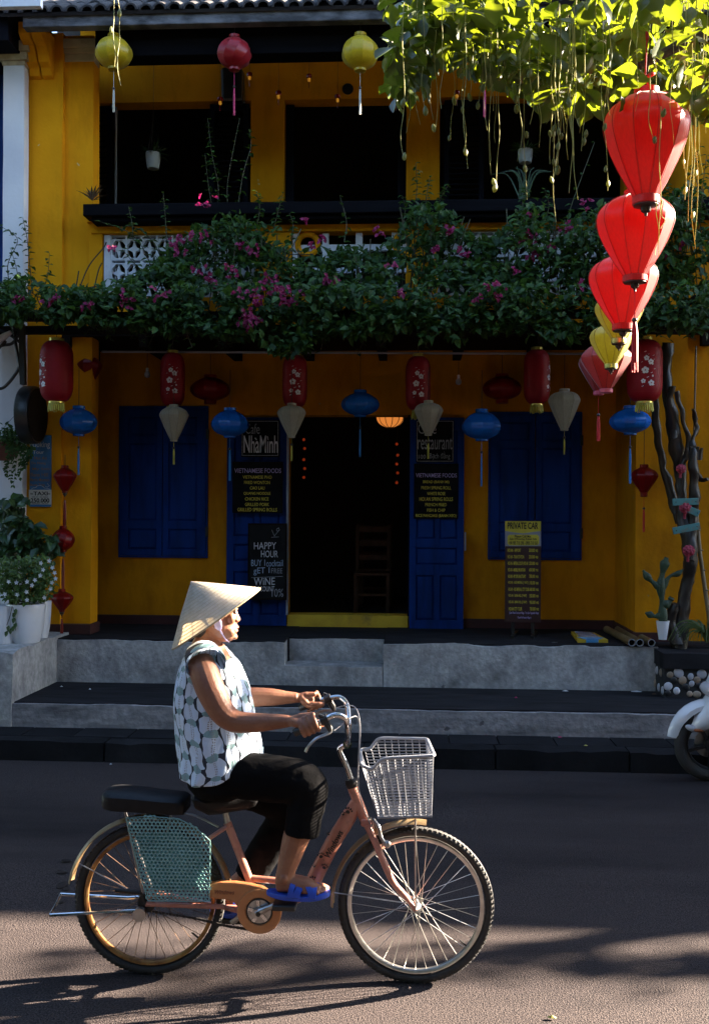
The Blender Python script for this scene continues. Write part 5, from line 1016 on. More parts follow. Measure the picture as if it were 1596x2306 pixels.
# blouse
def blouse_mat():
    m = D.materials.new('teardrop_print_blouse'); m.use_nodes = True; t = m.node_tree; N = t.nodes; L = t.links; b = N['Principled BSDF']; b.inputs['Roughness'].default_value = .75
    uv = N.new('ShaderNodeUVMap'); uv.uv_map = 'uv'
    def math_(op, a, b2=None, c=None):
        n = N.new('ShaderNodeMath'); n.operation = op
        for i, q in enumerate((a, b2, c)):
            if q is None: continue
            if isinstance(q, (int, float)): n.inputs[i].default_value = q
            else: L.new(q, n.inputs[i])
        return n.outputs[0]
    no = N.new('ShaderNodeTexNoise'); no.inputs['Scale'].default_value = .95; L.new(uv.outputs[0], no.inputs['Vector'])
    sx = N.new('ShaderNodeSeparateXYZ'); va = N.new('ShaderNodeVectorMath'); va.operation = 'MULTIPLY_ADD'; L.new(no.outputs['Color'], va.inputs[0]); va.inputs[1].default_value = (.75, .8, 0); L.new(uv.outputs[0], va.inputs[2]); L.new(va.outputs[0], sx.inputs[0])
    u, v = sx.outputs[0], sx.outputs[1]
    col = math_('FLOOR', u); odd = math_('MODULO', math_('ADD', col, 200), 2)
    v2 = math_('ADD', v, math_('MULTIPLY', odd, .5))
    fu = math_('SUBTRACT', math_('FRACT', u), .5); fv = math_('SUBTRACT', math_('FRACT', v2), .5)
    # egg shape: narrower towards the top
    wdt = math_('SUBTRACT', .53, math_('MULTIPLY', fv, .16))
    d1 = math_('ADD', math_('POWER', math_('ABSOLUTE', math_('DIVIDE', fu, wdt)), 2), math_('POWER', math_('ABSOLUTE', math_('DIVIDE', fv, .50)), 2))
    egg = math_('LESS_THAN', d1, 1.0)
    fv3 = math_('SUBTRACT', math_('FRACT', math_('ADD', v2, .5)), .5)
    d2 = math_('ADD', math_('POWER', math_('ABSOLUTE', math_('DIVIDE', fu, .30)), 2), math_('POWER', math_('ABSOLUTE', math_('DIVIDE', fv3, .17)), 2)); disc = math_('LESS_THAN', d2, 1.0)
    fu3 = math_('ABSOLUTE', fu); chain = math_('MULTIPLY', math_('LESS_THAN', fu3, .065), math_('GREATER_THAN', math_('SINE', math_('MULTIPLY', v, 62)), -.2)); chain = math_('MULTIPLY', chain, math_('GREATER_THAN', fu3, .018))
    def mix(f, a, c):
        x = N.new('ShaderNodeMix'); x.data_type = 'RGBA'; L.new(f, x.inputs[0])
        if isinstance(a, tuple): x.inputs[6].default_value = (*a, 1)
        else: L.new(a, x.inputs[6])
        x.inputs[7].default_value = (*c, 1); return x.outputs[2]
    c = mix(egg, (.012, .018, .035), (.54, .65, .80)); c = mix(disc, c, (.20, .34, .37)); c = mix(chain, c, (.24, .25, .29)); L.new(c, b.inputs['Base Color'])
    nn = N.new('ShaderNodeTexNoise'); nn.inputs['Scale'].default_value = 11; nn.inputs['Detail'].default_value = 3; nn.inputs['Distortion'].default_value = .8; tc = N.new('ShaderNodeTexCoord'); mpp = N.new('ShaderNodeMapping'); mpp.inputs['Scale'].default_value = (1.6, 1, .7); mpp.inputs['Rotation'].default_value = (0, .5, 0); L.new(tc.outputs['Object'], mpp.inputs[0]); L.new(mpp.outputs[0], nn.inputs['Vector']); bp = N.new('ShaderNodeBump'); bp.inputs['Strength'].default_value = .7; bp.inputs['Distance'].default_value = .03; L.new(nn.outputs[0], bp.inputs['Height']); L.new(bp.outputs[0], b.inputs['Normal'])
    tr = N.new('ShaderNodeBsdfTranslucent'); L.new(c, tr.inputs[0]); ms = N.new('ShaderNodeMixShader'); ms.inputs[0].default_value = .12; L.new(b.outputs[0], ms.inputs[1]); L.new(tr.outputs[0], ms.inputs[2]); L.new(ms.outputs[0], N['Material Output'].inputs[0]); return m
M_BLO = blouse_mat()
BR = [(1455, 444, 505, .082), (1459, 436, 511, .112), (1466, 428, 516, .142), (1476, 421, 522, .166), (1490, 415, 531, .178), (1505, 410, 540, .174), (1525, 403, 550, .168), (1550, 398, 561, .168), (1585, 396, 566, .170), (1620, 398, 574, .174), (1650, 401, 582, .178), (1680, 407, 588, .182), (1704, 412, 588, .186)]
N_ = 72; rows = []
for v, ub, uf, hw in BR: rows.append(ringx(v, ub, uf, hw, N_, 2.35))
hem = lambda u: lerpl([(405, 1752), (425, 1758), (460, 1769), (505, 1766), (550, 1742), (585, 1706), (600, 1702)], u)
base = ringx(1704, 412, 588, .190, N_, 2.35); lower = ringx(1735, 411, 586, .192, N_, 2.35)
ua, ub_ = B(411, 1700).x, B(588, 1700).x
for f_ in (.35, .7, 1.0):
    rr_ = []
    for k in range(N_):
        p = base[k].lerp(lower[k], f_); u_ = 411 + (p.x - ua)/(ub_ - ua)*177; zh = B(u_, hem(u_), -.15).z; p = V((p.x, p.y, base[k].z + (zh - base[k].z)*f_)); rr_.append(p)
    rows.append(rr_)
uvs = []; m = MB()
for i, r_ in enumerate(rows):
    for k, p in enumerate(r_):
        c = sum(r_, V()) / len(r_); q = p - c; w_ = .011 * nz((q.x*5, q.y*5, p.z*2.4), 2.6, 3) + .009 * nz((p.x*1.3, p.y*1.2, p.z*.6 + p.x*.5), 14, 1) + .004 * nz((p.x, p.y, p.z*.5 + p.x), 34)
        if i > 9: w_ += .008 * math.sin(k * 1.05 + i*.4) * (i - 9) / 7
        e = 1 if i > 1 else .3; r_[k] = p + V((q.x, q.y, 0)).normalized() * w_ * e
        uvs.append(((k if k <= N_/2 else N_ - k) / N_ * 16.2 + .25, (p.z - .7) * 12.2))
# V neckline: front of the upper rings dips
for i in range(0, 4):
    for k in range(N_):
        t = 2*math.pi*k/N_; fr = max(0, math.cos(t)) ** 6
        rows[i][k] = rows[i][k] + V((-.004*fr, 0, -[.085, .062, .035, .010][i] * fr + (.006 if i == 0 else 0)))
vs = [p for r_ in rows for p in r_]; fs = [(i*N_ + j, i*N_ + (j+1) % N_, (i+1)*N_ + (j+1) % N_, (i+1)*N_ + j) for i in range(len(rows)-1) for j in range(N_)]
m.add(vs, fs, 0, uvs)
def cap_sleeve(s_, c0, c1):      # short flared cap around the top of the arm
    rings, uu = [], []
    for j, (t, r_) in enumerate(((-.3, .060), (.25, .071), (.75, .0735), (1.0, .0745))):
        c = c0 + (c1 - c0) * t
        for k in range(24):
            a = 2*math.pi*k/24; uu.append((.34 + .32*k/24 + (1 if k % 24 > 11 else 0), .40 + .06*j))
        dirx = (c1 - c0).normalized(); s1 = V((1, 0, 0)) - dirx*dirx.x; s1.normalize(); s2 = dirx.cross(s1)
        rings.append([c + (s1*math.cos(2*math.pi*k/24)*1.06 + s2*math.sin(2*math.pi*k/24)*.98)*(r_ + .002*math.sin(k*2.1)) for k in range(24)])
    m.add([p for q in rings for p in q], [(i*24 + j, i*24 + (j+1) % 24, (i+1)*24 + (j+1) % 24, (i+1)*24 + j) for i in range(3) for j in range(24)], 0, uu)
cap_sleeve(-1, B(457, 1478, -.115), B(464, 1497, -.178)); cap_sleeve(1, B(485, 1485, .115), B(492, 1500, .178))
bl = m.build('blouse', M_BLO, person, world=False, ang=80); sf = bl.modifiers.new('thick', 'SOLIDIFY'); sf.thickness = .003; sf.offset = 0; ss = bl.modifiers.new('sub', 'SUBSURF'); ss.levels = 1; ss.render_levels = 1
# sandals
for s_, w, heelx, toex, hz, rot in ((-1, -.125, nh.x - .018, nt.x + .010, nsole, 0), (1, .125, fx - .10, fx + .155, fz + .012, 0)):
    m = MB(); n = 20; out = []
    for k in range(n):
        t = 2*math.pi*k/n; L_ = toex - heelx; cx = (toex + heelx)/2; wd = .044 + .006*math.cos(t); out.append((cx + math.copysign(abs(math.cos(t))**.8, math.cos(t))*L_/2, w + math.sin(t)*wd))
    m.prism(out, lambda a, b, d: V((a, b, hz - .018 + d + (.012*max(0, (a - toex + .09)/.09)**2) + .010*max(0, (heelx + .07 - a)/.07))), .020); sd_ = m.build('sandal', M_SAND, person, world=False, ang=50, bev=.004, fix=True)
    m = MB()
    for x0, x1, lift, wd in ((-.128, -.066, .046, .013), (-.066, -.128, .0465, .013), (-.150, -.108, .056, .011), (-.062, -.050, .037, .010)):
        rings = []
        for k in range(15):
            q_ = k/14; a = math.pi*q_; p = V((toex + x0 + (x1 - x0)*q_, w - math.cos(a)*.044, hz - .004 + max(0, math.sin(a))**.62*lift)); nn = V((0, -math.cos(a)*.8, max(.15, math.sin(a)))).normalized(); rings.append([p + V((wd, 0, -.004)) , p + V((wd*.9, 0, 0)) + nn*.004, p + V((-wd*.9, 0, .004)) + nn*.004, p + V((-wd, 0, .003))])
        m.loft(rings)
    m.build('strap', M_SAND, sd_, world=False)
# ================================================================ plants
rl = random.Random(11)
def leafquad(mb, p, d, up, L_, w, fold=.25, pts=None):       # a folded pointed leaf, four triangles wide
    d = d.normalized(); s = d.cross(up)
    if s.length < 1e-4: s = d.cross(V((1, .3, 0)))
    s.normalize(); n = s.cross(d)
    a, b = p + d*L_*.35, p + d*L_*.7
    mb.add([p, a + s*w*.5 + n*w*fold, a, a - s*w*.5 + n*w*fold, b + s*w*.36 + n*w*fold*.5 - n*L_*.03, b - n*L_*.03, b - s*w*.36 + n*w*fold*.5 - n*L_*.03, p + d*L_ - n*L_*.10],
           [(0,2,1),(0,3,2),(1,2,5,4),(2,3,6,5),(4,5,7),(5,6,7)])
def rv(): return V((rl.gauss(0, 1), rl.gauss(0, 1), rl.gauss(0, 1))).normalized()
topv = [(-80,650),(0,640),(60,625),(130,640),(190,650),(232,645),(290,628),(340,605),(385,555),(430,522),(500,490),(540,478),(580,510),(620,512),(660,555),(740,562),(800,560),(860,565),(905,515),(930,455),(1000,450),(1030,505),(1080,545),(1130,520),(1170,470),(1210,450),(1260,480),(1310,470),(1400,455),(1470,440),(1540,420),(1640,400)]
botv = [(-80,722),(60,716),(200,722),(330,738),(440,748),(520,758),(590,772),(640,800),(690,785),(720,755),(820,758),(900,752),(1000,768),(1080,752),(1180,758),(1300,765),(1400,752),(1640,745)]
def bougain(name, label, u0, u1, count, seed, group):
    rl.seed(seed); cen = at((u0 + u1)/2, 720, 8.75); r_ = root(name, label, 'climbing plant', cen, 0, group)
    m = MB(); k = 0
    while k < count:
        u = rl.uniform(u0, u1); vt, vb = lerpl(topv, u), lerpl(botv, u) + 16*nz((u*.02, seed, 0), 1) + 9*nz((u*.07, seed, 4), 1); t = rl.random(); v = vt + (vb - vt) * (1 - (1 - t)**1.15 if t < .9 else t)
        dens = lerpl([(0, .5), (.15, .85), (.35, 1), (1, 1)], (v - vt)/(vb - vt)); cl = nz((u*.018, v*.022, seed), 1.0) + .55*nz((u*.05, v*.06, 3), 1)
        if rl.random() > dens * (.55 + 1.35*cl): continue
        Y = rl.triangular(7.85, 9.0, 8.0) if v > 640 else rl.triangular(8.1, 9.0, 8.5) if v > 590 or u > 1150 else rl.uniform(8.45, 9.02)
        p = at(u, v, Y); d = rv(); d.y -= .45; d.z -= .15; up = V((rl.gauss(0, .5), -.5, 1.0)).normalized()
        s_ = rl.uniform(.048, .098); leafquad(m, p, d, up, s_, s_*.66); k += 1
    m.build('foliage', M_LEAF, r_, kind='stuff', smooth=False)
    m = MB()
    for i in range(int((u1 - u0) / 14)):
        u = rl.uniform(u0, u1); vt, vb = lerpl(topv, u), lerpl(botv, u); a = at(u, vb - 10, rl.uniform(8.5, 8.9)); b = at(u + rl.uniform(-60, 60), vt + rl.uniform(0, 50), rl.uniform(8.4, 9)); c = (a + b)/2 + rv()*.12
        m.tube(spline([a, c, b], 5), .005, 5)
    m.build('stem', M_STEM, r_); return r_
GP = 'bougainvillea covering the porch canopy'
bg = [bougain('bougainvillea', 'low bougainvillea with few flowers over the left corner of the porch', -80, 235, 2700, 1, GP), bougain('bougainvillea', 'bougainvillea in front of the white breeze block balcony, with magenta clusters', 235, 640, 5200, 2, GP),
      bougain('bougainvillea', 'bougainvillea hanging over the middle of the canopy above the doorway', 640, 1090, 5200, 3, GP), bougain('bougainvillea', 'bougainvillea behind the red lantern string at right', 1090, 1640, 6800, 4, GP)]
def sprig(r_, pts, Y, n, s=.078):
    P = spline([at(u, v, Y + rl.uniform(-.03, .03)) for u, v in pts], 8); m = MB(); m.tube(P, [.005 - .003*i/len(P) for i in range(len(P))], 5); m.build('stem', M_STEM, r_); m = MB()
    for i in range(n):
        p = P[int(len(P) * (.05 + .95*i/n)) if i < n - 1 else -1]; a = i * 2.4; d = V((math.cos(a), math.sin(a)*.8, rl.uniform(-.5, .35))); q = rl.uniform(.7, 1.15)*s*(1 - .35*i/n)
        leafquad(m, p, d, V((0, -.4, 1)), q, q*.68)
    m.build('foliage', M_LEAF, r_, kind='stuff', smooth=False)
for k, pts, n in ((1, [(345,610),(320,555),(285,520),(228,500)], 26), (1, [(370,600),(345,545),(305,512),(262,512)], 22), (1, [(330,620),(300,590),(275,560)], 14), (0, [(30,680),(18,600),(40,540),(4,510)], 24), (0, [(75,660),(68,600),(62,540),(52,490)], 34), (0, [(95,660),(108,620),(112,570)], 18), (0, [(30,670),(40,620),(25,560)], 20), (1, [(300,540),(297,500),(290,465)], 12), (1, [(376,540),(372,480),(368,435)], 16),
      (1, [(480,520),(492,430),(478,350),(468,268)], 46), (1, [(484,500),(470,420),(462,345)], 22), (1, [(515,500),(512,420),(527,330),(540,266)], 10), (1, [(535,470),(548,390),(565,330),(562,290)], 20), (1, [(575,520),(585,470),(577,430)], 26), (1, [(612,530),(625,480),(637,435)], 24), (2, [(655,540),(660,505),(652,480)], 14), (2, [(775,545),(780,500),(765,440)], 9),
      (2, [(930,500),(938,430),(936,368)], 30), (2, [(955,500),(960,440),(968,400)], 24), (2, [(985,500),(990,450),(1010,415)], 26), (2, [(905,520),(912,470),(905,440)], 18), (3, [(1180,500),(1176,450),(1185,420)], 24), (3, [(1275,500),(1290,450),(1338,320)], 10), (3, [(1228,500),(1235,460),(1225,425)], 20), (3, [(1530,500),(1545,440),(1560,375)], 40), (3, [(1575,500),(1580,430),(1590,350)], 40), (3, [(1500,520),(1510,460),(1500,410)], 34), (3, [(1560,470),(1552,410),(1575,330)], 30)): sprig(bg[k], pts, (9.06 if min(p[1] for p in pts) < 400 else 8.75) if k < 3 else 8.6, n)
for i in range(22):
    u = rl.uniform(120, 1560); vb = lerpl(botv, u); sprig(bg[0 if u < 235 else 1 if u < 640 else 2 if u < 1090 else 3], [(u, vb - 40), (u + rl.uniform(-12, 12), vb - 5), (u + rl.uniform(-22, 22), vb + rl.uniform(8, 42))], rl.uniform(7.95, 8.5), rl.randrange(9, 18), .085)
M_TWIG = pm('bare_twig', (.05,.035,.025), rough=.9)
m = MB()
for pts in ([(175,660),(200,600),(232,560),(240,545)], [(210,660),(222,610),(230,592)], [(172,645),(178,610)], [(180,640),(196,648),(228,642)]): m.tube(spline([at(u, v, 8.9) for u, v in pts], 5), .006, 5)
for i in range(26):
    a = at(rl.uniform(575, 660), rl.uniform(550, 580), 8.75); m.tube([a, a + V((rl.uniform(-.22, .22), rl.uniform(-.1, .1), rl.uniform(-.03, .05)))], .004, 4)
m.build('bare_twig', M_TWIG, bg[1], kind='stuff')
def flowers(k, u, v, n, s, Y=8.24):
    m = MB(); c = at(u, v, Y)
    for i in range(n):
        p = c + V((rl.gauss(0, s), rl.gauss(0, s*.6), rl.gauss(0, s*.7)))
        for j in range(3):
            d = rv(); d.y -= .5; leafquad(m, p, d, V((0, -1, .5)), rl.uniform(.03, .045), .032, .3)
    m.build('flower_cluster', M_MAG, bg[k], smooth=False, kind='stuff')
for u, v, n, s in ((290,675,16,.055),(345,667,9,.05),(400,542,14,.05),(425,538,9,.04),(460,537,8,.04),(400,568,8,.03),(465,455,11,.04),(250,567,5,.03),(560,725,26,.055),(560,712,14,.04),(595,634,14,.055),(620,640,9,.04),(650,670,24,.06),(575,684,9,.035),(560,660,10,.07),(530,619,12,.045),(475,627,10,.035),(450,607,8,.03),(575,567,9,.04),(540,555,6,.03),(500,640,8,.05),(635,655,12,.05),(588,660,10,.05)): flowers(1, u, v, int(n*.5 + 1), s*.85, 7.9 if v > 640 else 8.15 if v > 590 else 8.42)
for u, v, n, s in ((740,633,20,.05),(700,555,5,.03),(855,520,6,.03),(980,564,8,.035),(1013,519,9,.035),(725,545,5,.04),(690,500,4,.02),(880,600,5,.03),(1040,566,6,.03),(905,660,5,.03)): flowers(2, u, v, int(n*.5 + 1), s*.85, 7.9 if v > 640 else 8.15 if v > 590 else 8.4)
for u, v, n, s in ((1108,664,16,.055),(1075,674,5,.03),(1188,534,18,.05),(1200,568,15,.045),(1275,519,14,.045),(1195,480,4,.02),(1320,460,6,.03),(1300,640,5,.03),(1540,548,7,.04),(1495,580,6,.03),(1240,560,5,.03),(1160,610,5,.03)): flowers(3, u, v, int(n*.5 + 1), s*.85, 7.9 if v > 640 else 8.15 if v > 590 else 8.4)
for u in (40, 120, 200): flowers(0, u, 676 + rl.uniform(-12, 22), 5, .03, 7.9)
pg_ = root('pergola', 'dark timber and wire canopy frame carrying the bougainvillea over the porch', 'pergola', (0, 8.7, 3.4))
xl, xr_ = at(-120, 730, 8.4).x, XR
for y, z in ((8.5, 3.50), (8.85, 3.45)): MB().box(xl, xr_, y - .03, y + .03, z - .035, z + .035).build('beam', M_DARKW, pg_, smooth=False)
for i in range(15):
    x = xl + .2 + (xr_ - xl - .3)*i/14; MB().box(x - .02, x + .02, 8.1, YF - .002, 3.536, 3.57).build('cross_batten', M_DARKW, pg_, smooth=False)
# ---------------------------------------------------------------- almond-leaved tree with hanging pod strings
def leafmesh(seed):
    q = random.Random(seed); m = MB(); nl, prof = 6, [.10, .34, .62, .90, 1.0, .62, .0]; L_ = 1.0; rows_ = []
    for i in range(nl + 1):
        t = i / nl; z = -.22*t*t + q.uniform(-.02, .02); w = prof[i]*.30
        rows_.append([V((t, -w, z + w*.30 + q.uniform(-.015, .015))), V((t, -w*.5, z + w*.1)), V((t, 0, z)), V((t, w*.5, z + w*.1)), V((t, w, z + w*.30 + q.uniform(-.015, .015)))])
    m.loft(rows_, False, False); return m.mesh('leaf', M_CAN, ang=80)
LM = [leafmesh(i) for i in range(5)]
tree = root('almond_tree', 'big street tree at right with broad glossy leaves and long hanging strings of pods', 'tree', (6.5, 5.2, 0))
m = MB(); tp = spline([(6.5,5.2,0), (6.48,5.2,1.3), (6.3,5.25,2.7), (5.4,5.3,3.6), (4.2,4.6,3.9)], 6); m.tube(tp, [.135 - .05*i/len(tp) for i in range(len(tp))], 12); m.build('trunk', M_BARK, tree)
m = MB()
for pts in ([(5.4,5.3,3.6),(4.9,5.6,3.55),(4.5,5.86,3.35)], [(4.2,4.6,3.9),(3.3,4.5,4.1),(2.2,4.4,4.35),(1.1,4.3,4.3),(.3,4.25,4.15)], [(4.2,4.6,3.9),(3.4,4.1,4.6),(2.2,3.7,4.7),(1.2,3.6,4.6)], [(3.3,4.5,4.1),(2.4,5.0,4.25),(1.4,5.1,4.2)], [(4.2,4.6,3.9),(4.0,4.0,5.2),(2.8,3.4,5.6)], [(2.2,4.4,4.35),(1.5,4.6,4.1),(1.0,4.6,3.85)]):
    P = spline(pts, 6); m.tube(P, [.06 - .045*i/len(P) for i in range(len(P))], 8)
m.build('branch', M_BARK, tree)
low = [(825,60),(850,175),(905,205),(950,150),(1000,115),(1060,135),(1100,150),(1150,180),(1200,215),(1260,228),(1300,215),(1335,235),(1370,200),(1420,180),(1480,200),(1530,240),(1596,262),(1680,280)]
rl.seed(21); ros = []
hand_ = [(930,60,4.0),(915,135,4.0),(905,100,3.9),(960,30,4.1),(935,160,4.05),(1000,60,4.2),(1050,20,4.0),(1110,60,4.4),(1160,90,4.3),(1180,150,4.1),(1240,150,4.2),(1290,110,4.5),(1210,60,3.9),(1330,150,4.3),(1360,90,4.6),(1300,190,4.0),(1150,30,4.4),(1260,40,4.6),(1400,60,4.2),(1450,110,4.6),(1500,60,4.2),(1540,130,4.4),(1580,70,4.0),(1590,170,4.5),(1560,210,4.8),(1490,160,4.9),(1420,140,5.0),(1340,40,5.0),(1100,110,4.9),(1200,180,4.8),(1480,20,4.6),(1560,10,4.4),(1400,10,4.4),(1320,0,4.1),(1180,0,4.2),(1080,-20,4.5),(980,0,4.3),(900,0,4.5),(1580,235,4.3),(1530,30,5.2),(1600,130,5.0),(1280,215,4.7),(1440,60,5.3),(1050,90,5.2)]
for u, v, Y in hand_: ros.append((at(u, v, Y), 7, True))
for i in range(330):
    u = rl.uniform(860, 2150); v = rl.uniform(-620, -10) if u < 1640 else rl.uniform(-620, 260); Y = rl.uniform(3.3, 5.9)
    if rl.random() < .25: continue
    ros.append((at(u, v, Y), 7, False))
for i in range(15): ros.append((V((4.5 + rl.gauss(0, .22), 5.86 + rl.gauss(0, .16), rl.uniform(3.0, 3.62))), 7, False))     # a low bough that dapples the rider
gaps = [at(1265, 250, 4.2), at(1454, 330, 4.24), at(1429, 530, 4.69), at(1540, 330, 4.5), at(1402, 640, 5.28)]
def clear(p):              # gaps in the crown through which the low sun reaches the strings and lanterns
    for g_ in gaps:
        t = (p - g_).dot(SUN)
        if t > .22 and ((p - g_) - SUN*t).length < .30: return False
    return True
cnt = 0; stuff = MB()
for c, n, vis in ros:
    if not clear(c) and (c.x > 1.7 or not vis): continue
    ax0 = rl.uniform(0, 6.28)
    for k in range(n):
        a = ax0 + 2.4*k; el = rl.uniform(-1.05, .25); d = V((math.cos(a)*math.cos(el), math.sin(a)*math.cos(el), math.sin(el))); L_ = rl.uniform(.075, .135) if vis else rl.uniform(.075, .125)
        x = d; y = V((0, 0, 1)).cross(x).normalized(); z = x.cross(y); rot = Matrix((x, y, z)).transposed() @ Matrix.Rotation(rl.uniform(-.6, .6), 3, 'X')
        Mx = Matrix.Translation(c + d*.02 + V((rl.uniform(-.03, .03),)*3)) @ rot.to_4x4() @ Matrix.Scale(L_, 4)
        if vis and cnt < 300: inst(LM[cnt % 5], 'leaf', tree, Mx); cnt += 1
        else:
            me = LM[rl.randrange(5)]; stuff.add([Mx @ q.co for q in me.vertices], [tuple(p.vertices) for p in me.polygons])
for i in range(3400):                                         # the rest of the leaves in view, behind and between
    u = 1760 - 880*rl.random()**1.35; lo = lerpl(low, u); v = lo - abs(rl.gauss(0, 1)) * 95 + rl.uniform(-10, 14)
    if nz((u*.012, v*.014, 9), 1.0) + .25 < rl.uniform(-.25, .35): continue
    if v < -60: continue
    c = at(u, v, rl.uniform(4.0, 5.7))
    if not clear(c): continue
    d = rv(); d.z -= .35; d.normalize(); L_ = rl.uniform(.07, .13); y = V((0, 0, 1)).cross(d).normalized(); z = d.cross(y); rot = Matrix((d, y, z)).transposed() @ Matrix.Rotation(rl.uniform(-.9, .9), 3, 'X')
    me = LM[rl.randrange(5)]; Mx = Matrix.Translation(c) @ rot.to_4x4() @ Matrix.Scale(L_, 4); stuff.add([Mx @ q.co for q in me.vertices], [tuple(p.vertices) for p in me.polygons])
stuff.build('foliage', M_CANS, tree, kind='stuff', ang=80)
pm_ = MB(); pr = [(.03,-1), (.28,-.8), (.44,-.4), (.47,0), (.40,.4), (.22,.8), (.06,1.0)]; rings = []
for r_, z in pr: rings.append([(r_*math.cos(a)*(1 + .13*math.cos(4*a)), r_*math.sin(a)*(1 + .13*math.cos(4*a)), z) for a in [2*math.pi*k/16 for k in range(16)]])
pm_.loft(rings); PM = pm_.mesh('pod', M_POD, ang=80)
def vine(u, v0, v1, Y, pods, sway=6, r_=.0022):
    n = 7; pts = [(u + sway*math.sin(i*1.3 + u)*(i/n)**1.2 + rl.uniform(-2, 2), v0 + (v1 - v0)*i/n) for i in range(n + 1)]; P = [at(a, b, Y + .02*math.sin(i + u)) for i, (a, b) in enumerate(pts)]; S_ = spline(P, 5)
    o = MB().tube(S_, [r_*(1 - .45*i/len(S_)) for i in range(len(S_))], 5).build('hanging_vine', M_VINE, tree)
    for t in pods:
        p = S_[min(len(S_) - 1, int(t*len(S_)))] + V((rl.uniform(-.012, .012), -.01, -.012)); sz = rl.uniform(.014, .021)
        inst(PM, 'pod', o, Matrix.Translation(p) @ Matrix.Rotation(rl.uniform(-.3, .3), 4, 'Y') @ Matrix.Diagonal((sz, sz, sz*1.02, 1)))
Z2 = lambda x, y: (798 + x*.5, y*.5)
for x, y1, pods in ((220,715,(.62,.95)),(240,600,()),(285,560,(.7,)),(310,505,(.95,)),(347,540,()),(365,585,(.45,.95)),(395,490,()),(405,330,()),(445,630,(.35,.68,.97)),(490,690,(.4,.66,.97)),(500,760,()),(515,440,(.6,.95)),(540,360,(.3,.6,.95)),(570,480,(.8,.97)),(600,400,(.2,)),(615,500,()),(630,390,()),(645,835,(.95,.98)),(668,350,(.95,)),(735,500,(.88,.97)),(745,490,(.95,)),(765,900,(.64,.83)),(792,560,(.6,)),(830,610,()),(840,360,(.2,)),
                    (885,740,(.5,.75)),(893,640,(.85,)),(900,1010,(.55,.68,.75)),(908,800,(.7,.8)),(920,780,(.6,.75,.97)),(928,600,()),(950,560,()),(962,720,()),(970,870,()),(978,700,(.6,)),(990,900,()),(1000,520,(.9,)),(1020,600,()),(1035,680,(.86,.9)),(1060,440,()),(1085,380,(.3,)),(1115,580,(.95,)),(1130,860,(.85,.92)),(1150,520,()),(1240,330,()),(1455,560,()),(1480,850,(.85,.98)),(1488,760,(.7,)),(1500,900,()),(1512,1000,()),(1520,840,(.9,)),(1528,1120,(.85,)),(1535,1080,()),(1545,700,()),(1555,780,()),(1570,600,()),(1585,520,())):
    u, v1 = Z2(x, y1); vine(u, rl.uniform(-30, 60), v1, rl.uniform(3.75, 4.75) if x < 1400 else rl.uniform(4.3, 4.9), pods, r_=.0026 if 870 < x < 1000 or x > 1450 else .0020)
for i in range(20): vine(rl.uniform(1080, 1620), rl.uniform(0, 120), rl.uniform(190, 400), rl.uniform(3.7, 5.0), (rl.uniform(.5, .97),) if rl.random() < .25 else (), 5, .0016)
for x, y0, y1 in ((1330,300,650),(1375,480,1150),(1362,880,1150),(1385,900,1030)): (lambda u, v1: vine(u, y0*.5, v1, 4.02, (.9,) if x == 1330 else (.05,) if x == 1375 else (), 7))(*Z2(x, y1))
for u, v0, v1, Y in ((257, -40, 150, 4.3), (268, -40, 192, 4.35)): vine(u, v0, v1, Y, (.55,) if u < 260 else (.3,), 4)
# a second street tree farther along, whose trunk shades a band of the road
def plain_tree(label, x, y, seed, h=3.6, rr_=.16, crown=(2.2, 1.6, 1.5), n=1500, base=.3):
    q = random.Random(seed); t = root('street_tree', label, 'tree', (x, y, 0), 0, 'street trees along the road'); P = spline([(x, y, 0), (x + .06, y, h*.4), (x - .1, y + .05, h*.75), (x, y, h)], 6); m = MB(); m.tube(P, [rr_*(1 - .45*i/len(P)) for i in range(len(P))], 10)
    for k in range(6):
        a = k*1.05; m.tube(spline([(x, y, h*.85), (x + math.cos(a)*crown[0]*.4, y + math.sin(a)*crown[1]*.4, h + .5), (x + math.cos(a)*crown[0]*.8, y + math.sin(a)*crown[1]*.8, h + 1.1)], 4), .05, 6)
    m.build('trunk', M_BARK, t); m = MB(); k = 0
    cl = [V((q.gauss(0, .5)*crown[0], q.gauss(0, .5)*crown[1], h + crown[2]*.8 + q.gauss(0, .4)*crown[2])) for _ in range(26)]
    while k < n:
        c = cl[q.randrange(26)]; p = V((x, y, 0)) + c + V((q.gauss(0, .35), q.gauss(0, .35), q.gauss(0, .28))); d = V((q.gauss(0, 1), q.gauss(0, 1), q.gauss(0, 1) - .4)); leafquad(m, p, d, V((0, 0, 1)), .24, .13); k += 1
    m.build('crown', M_CANS, t, kind='stuff', smooth=False); return t
q = random.Random(8); t = root('street_tree', 'slim young street tree with a few leafy tufts on the pavement to the right', 'tree', (8.5, 7.3, 0), 0, 'street trees along the road'); m = MB(); P = spline([(8.5, 7.3, 0), (8.52, 7.3, 2), (8.5, 7.28, 3.75)], 6); m.tube(P, [.07 - .03*i/len(P) for i in range(len(P))], 8); m.tube([(8.5, 7.28, 3.5), (7.7, 7.25, 3.86)], .018, 5); m.tube([(8.5, 7.28, 3.5), (9.4, 7.3, 3.9)], .018, 5); m.build('trunk', M_BARK, t); m = MB()
for c, rx_, n_ in (((7.75, 7.22, 3.84), .34, 110), ((9.55, 7.32, 3.86), .42, 150)):
    for i in range(n_): leafquad(m, V((c[0] + q.gauss(0, 1)*rx_, c[1] + q.gauss(0, .06), c[2] + q.gauss(0, .06))), V((q.gauss(0, 1), q.gauss(0, 1), q.gauss(0, .6))), V((0, 0, 1)), .13, .08)
m.build('crown', M_CANS, t, kind='stuff', smooth=False)
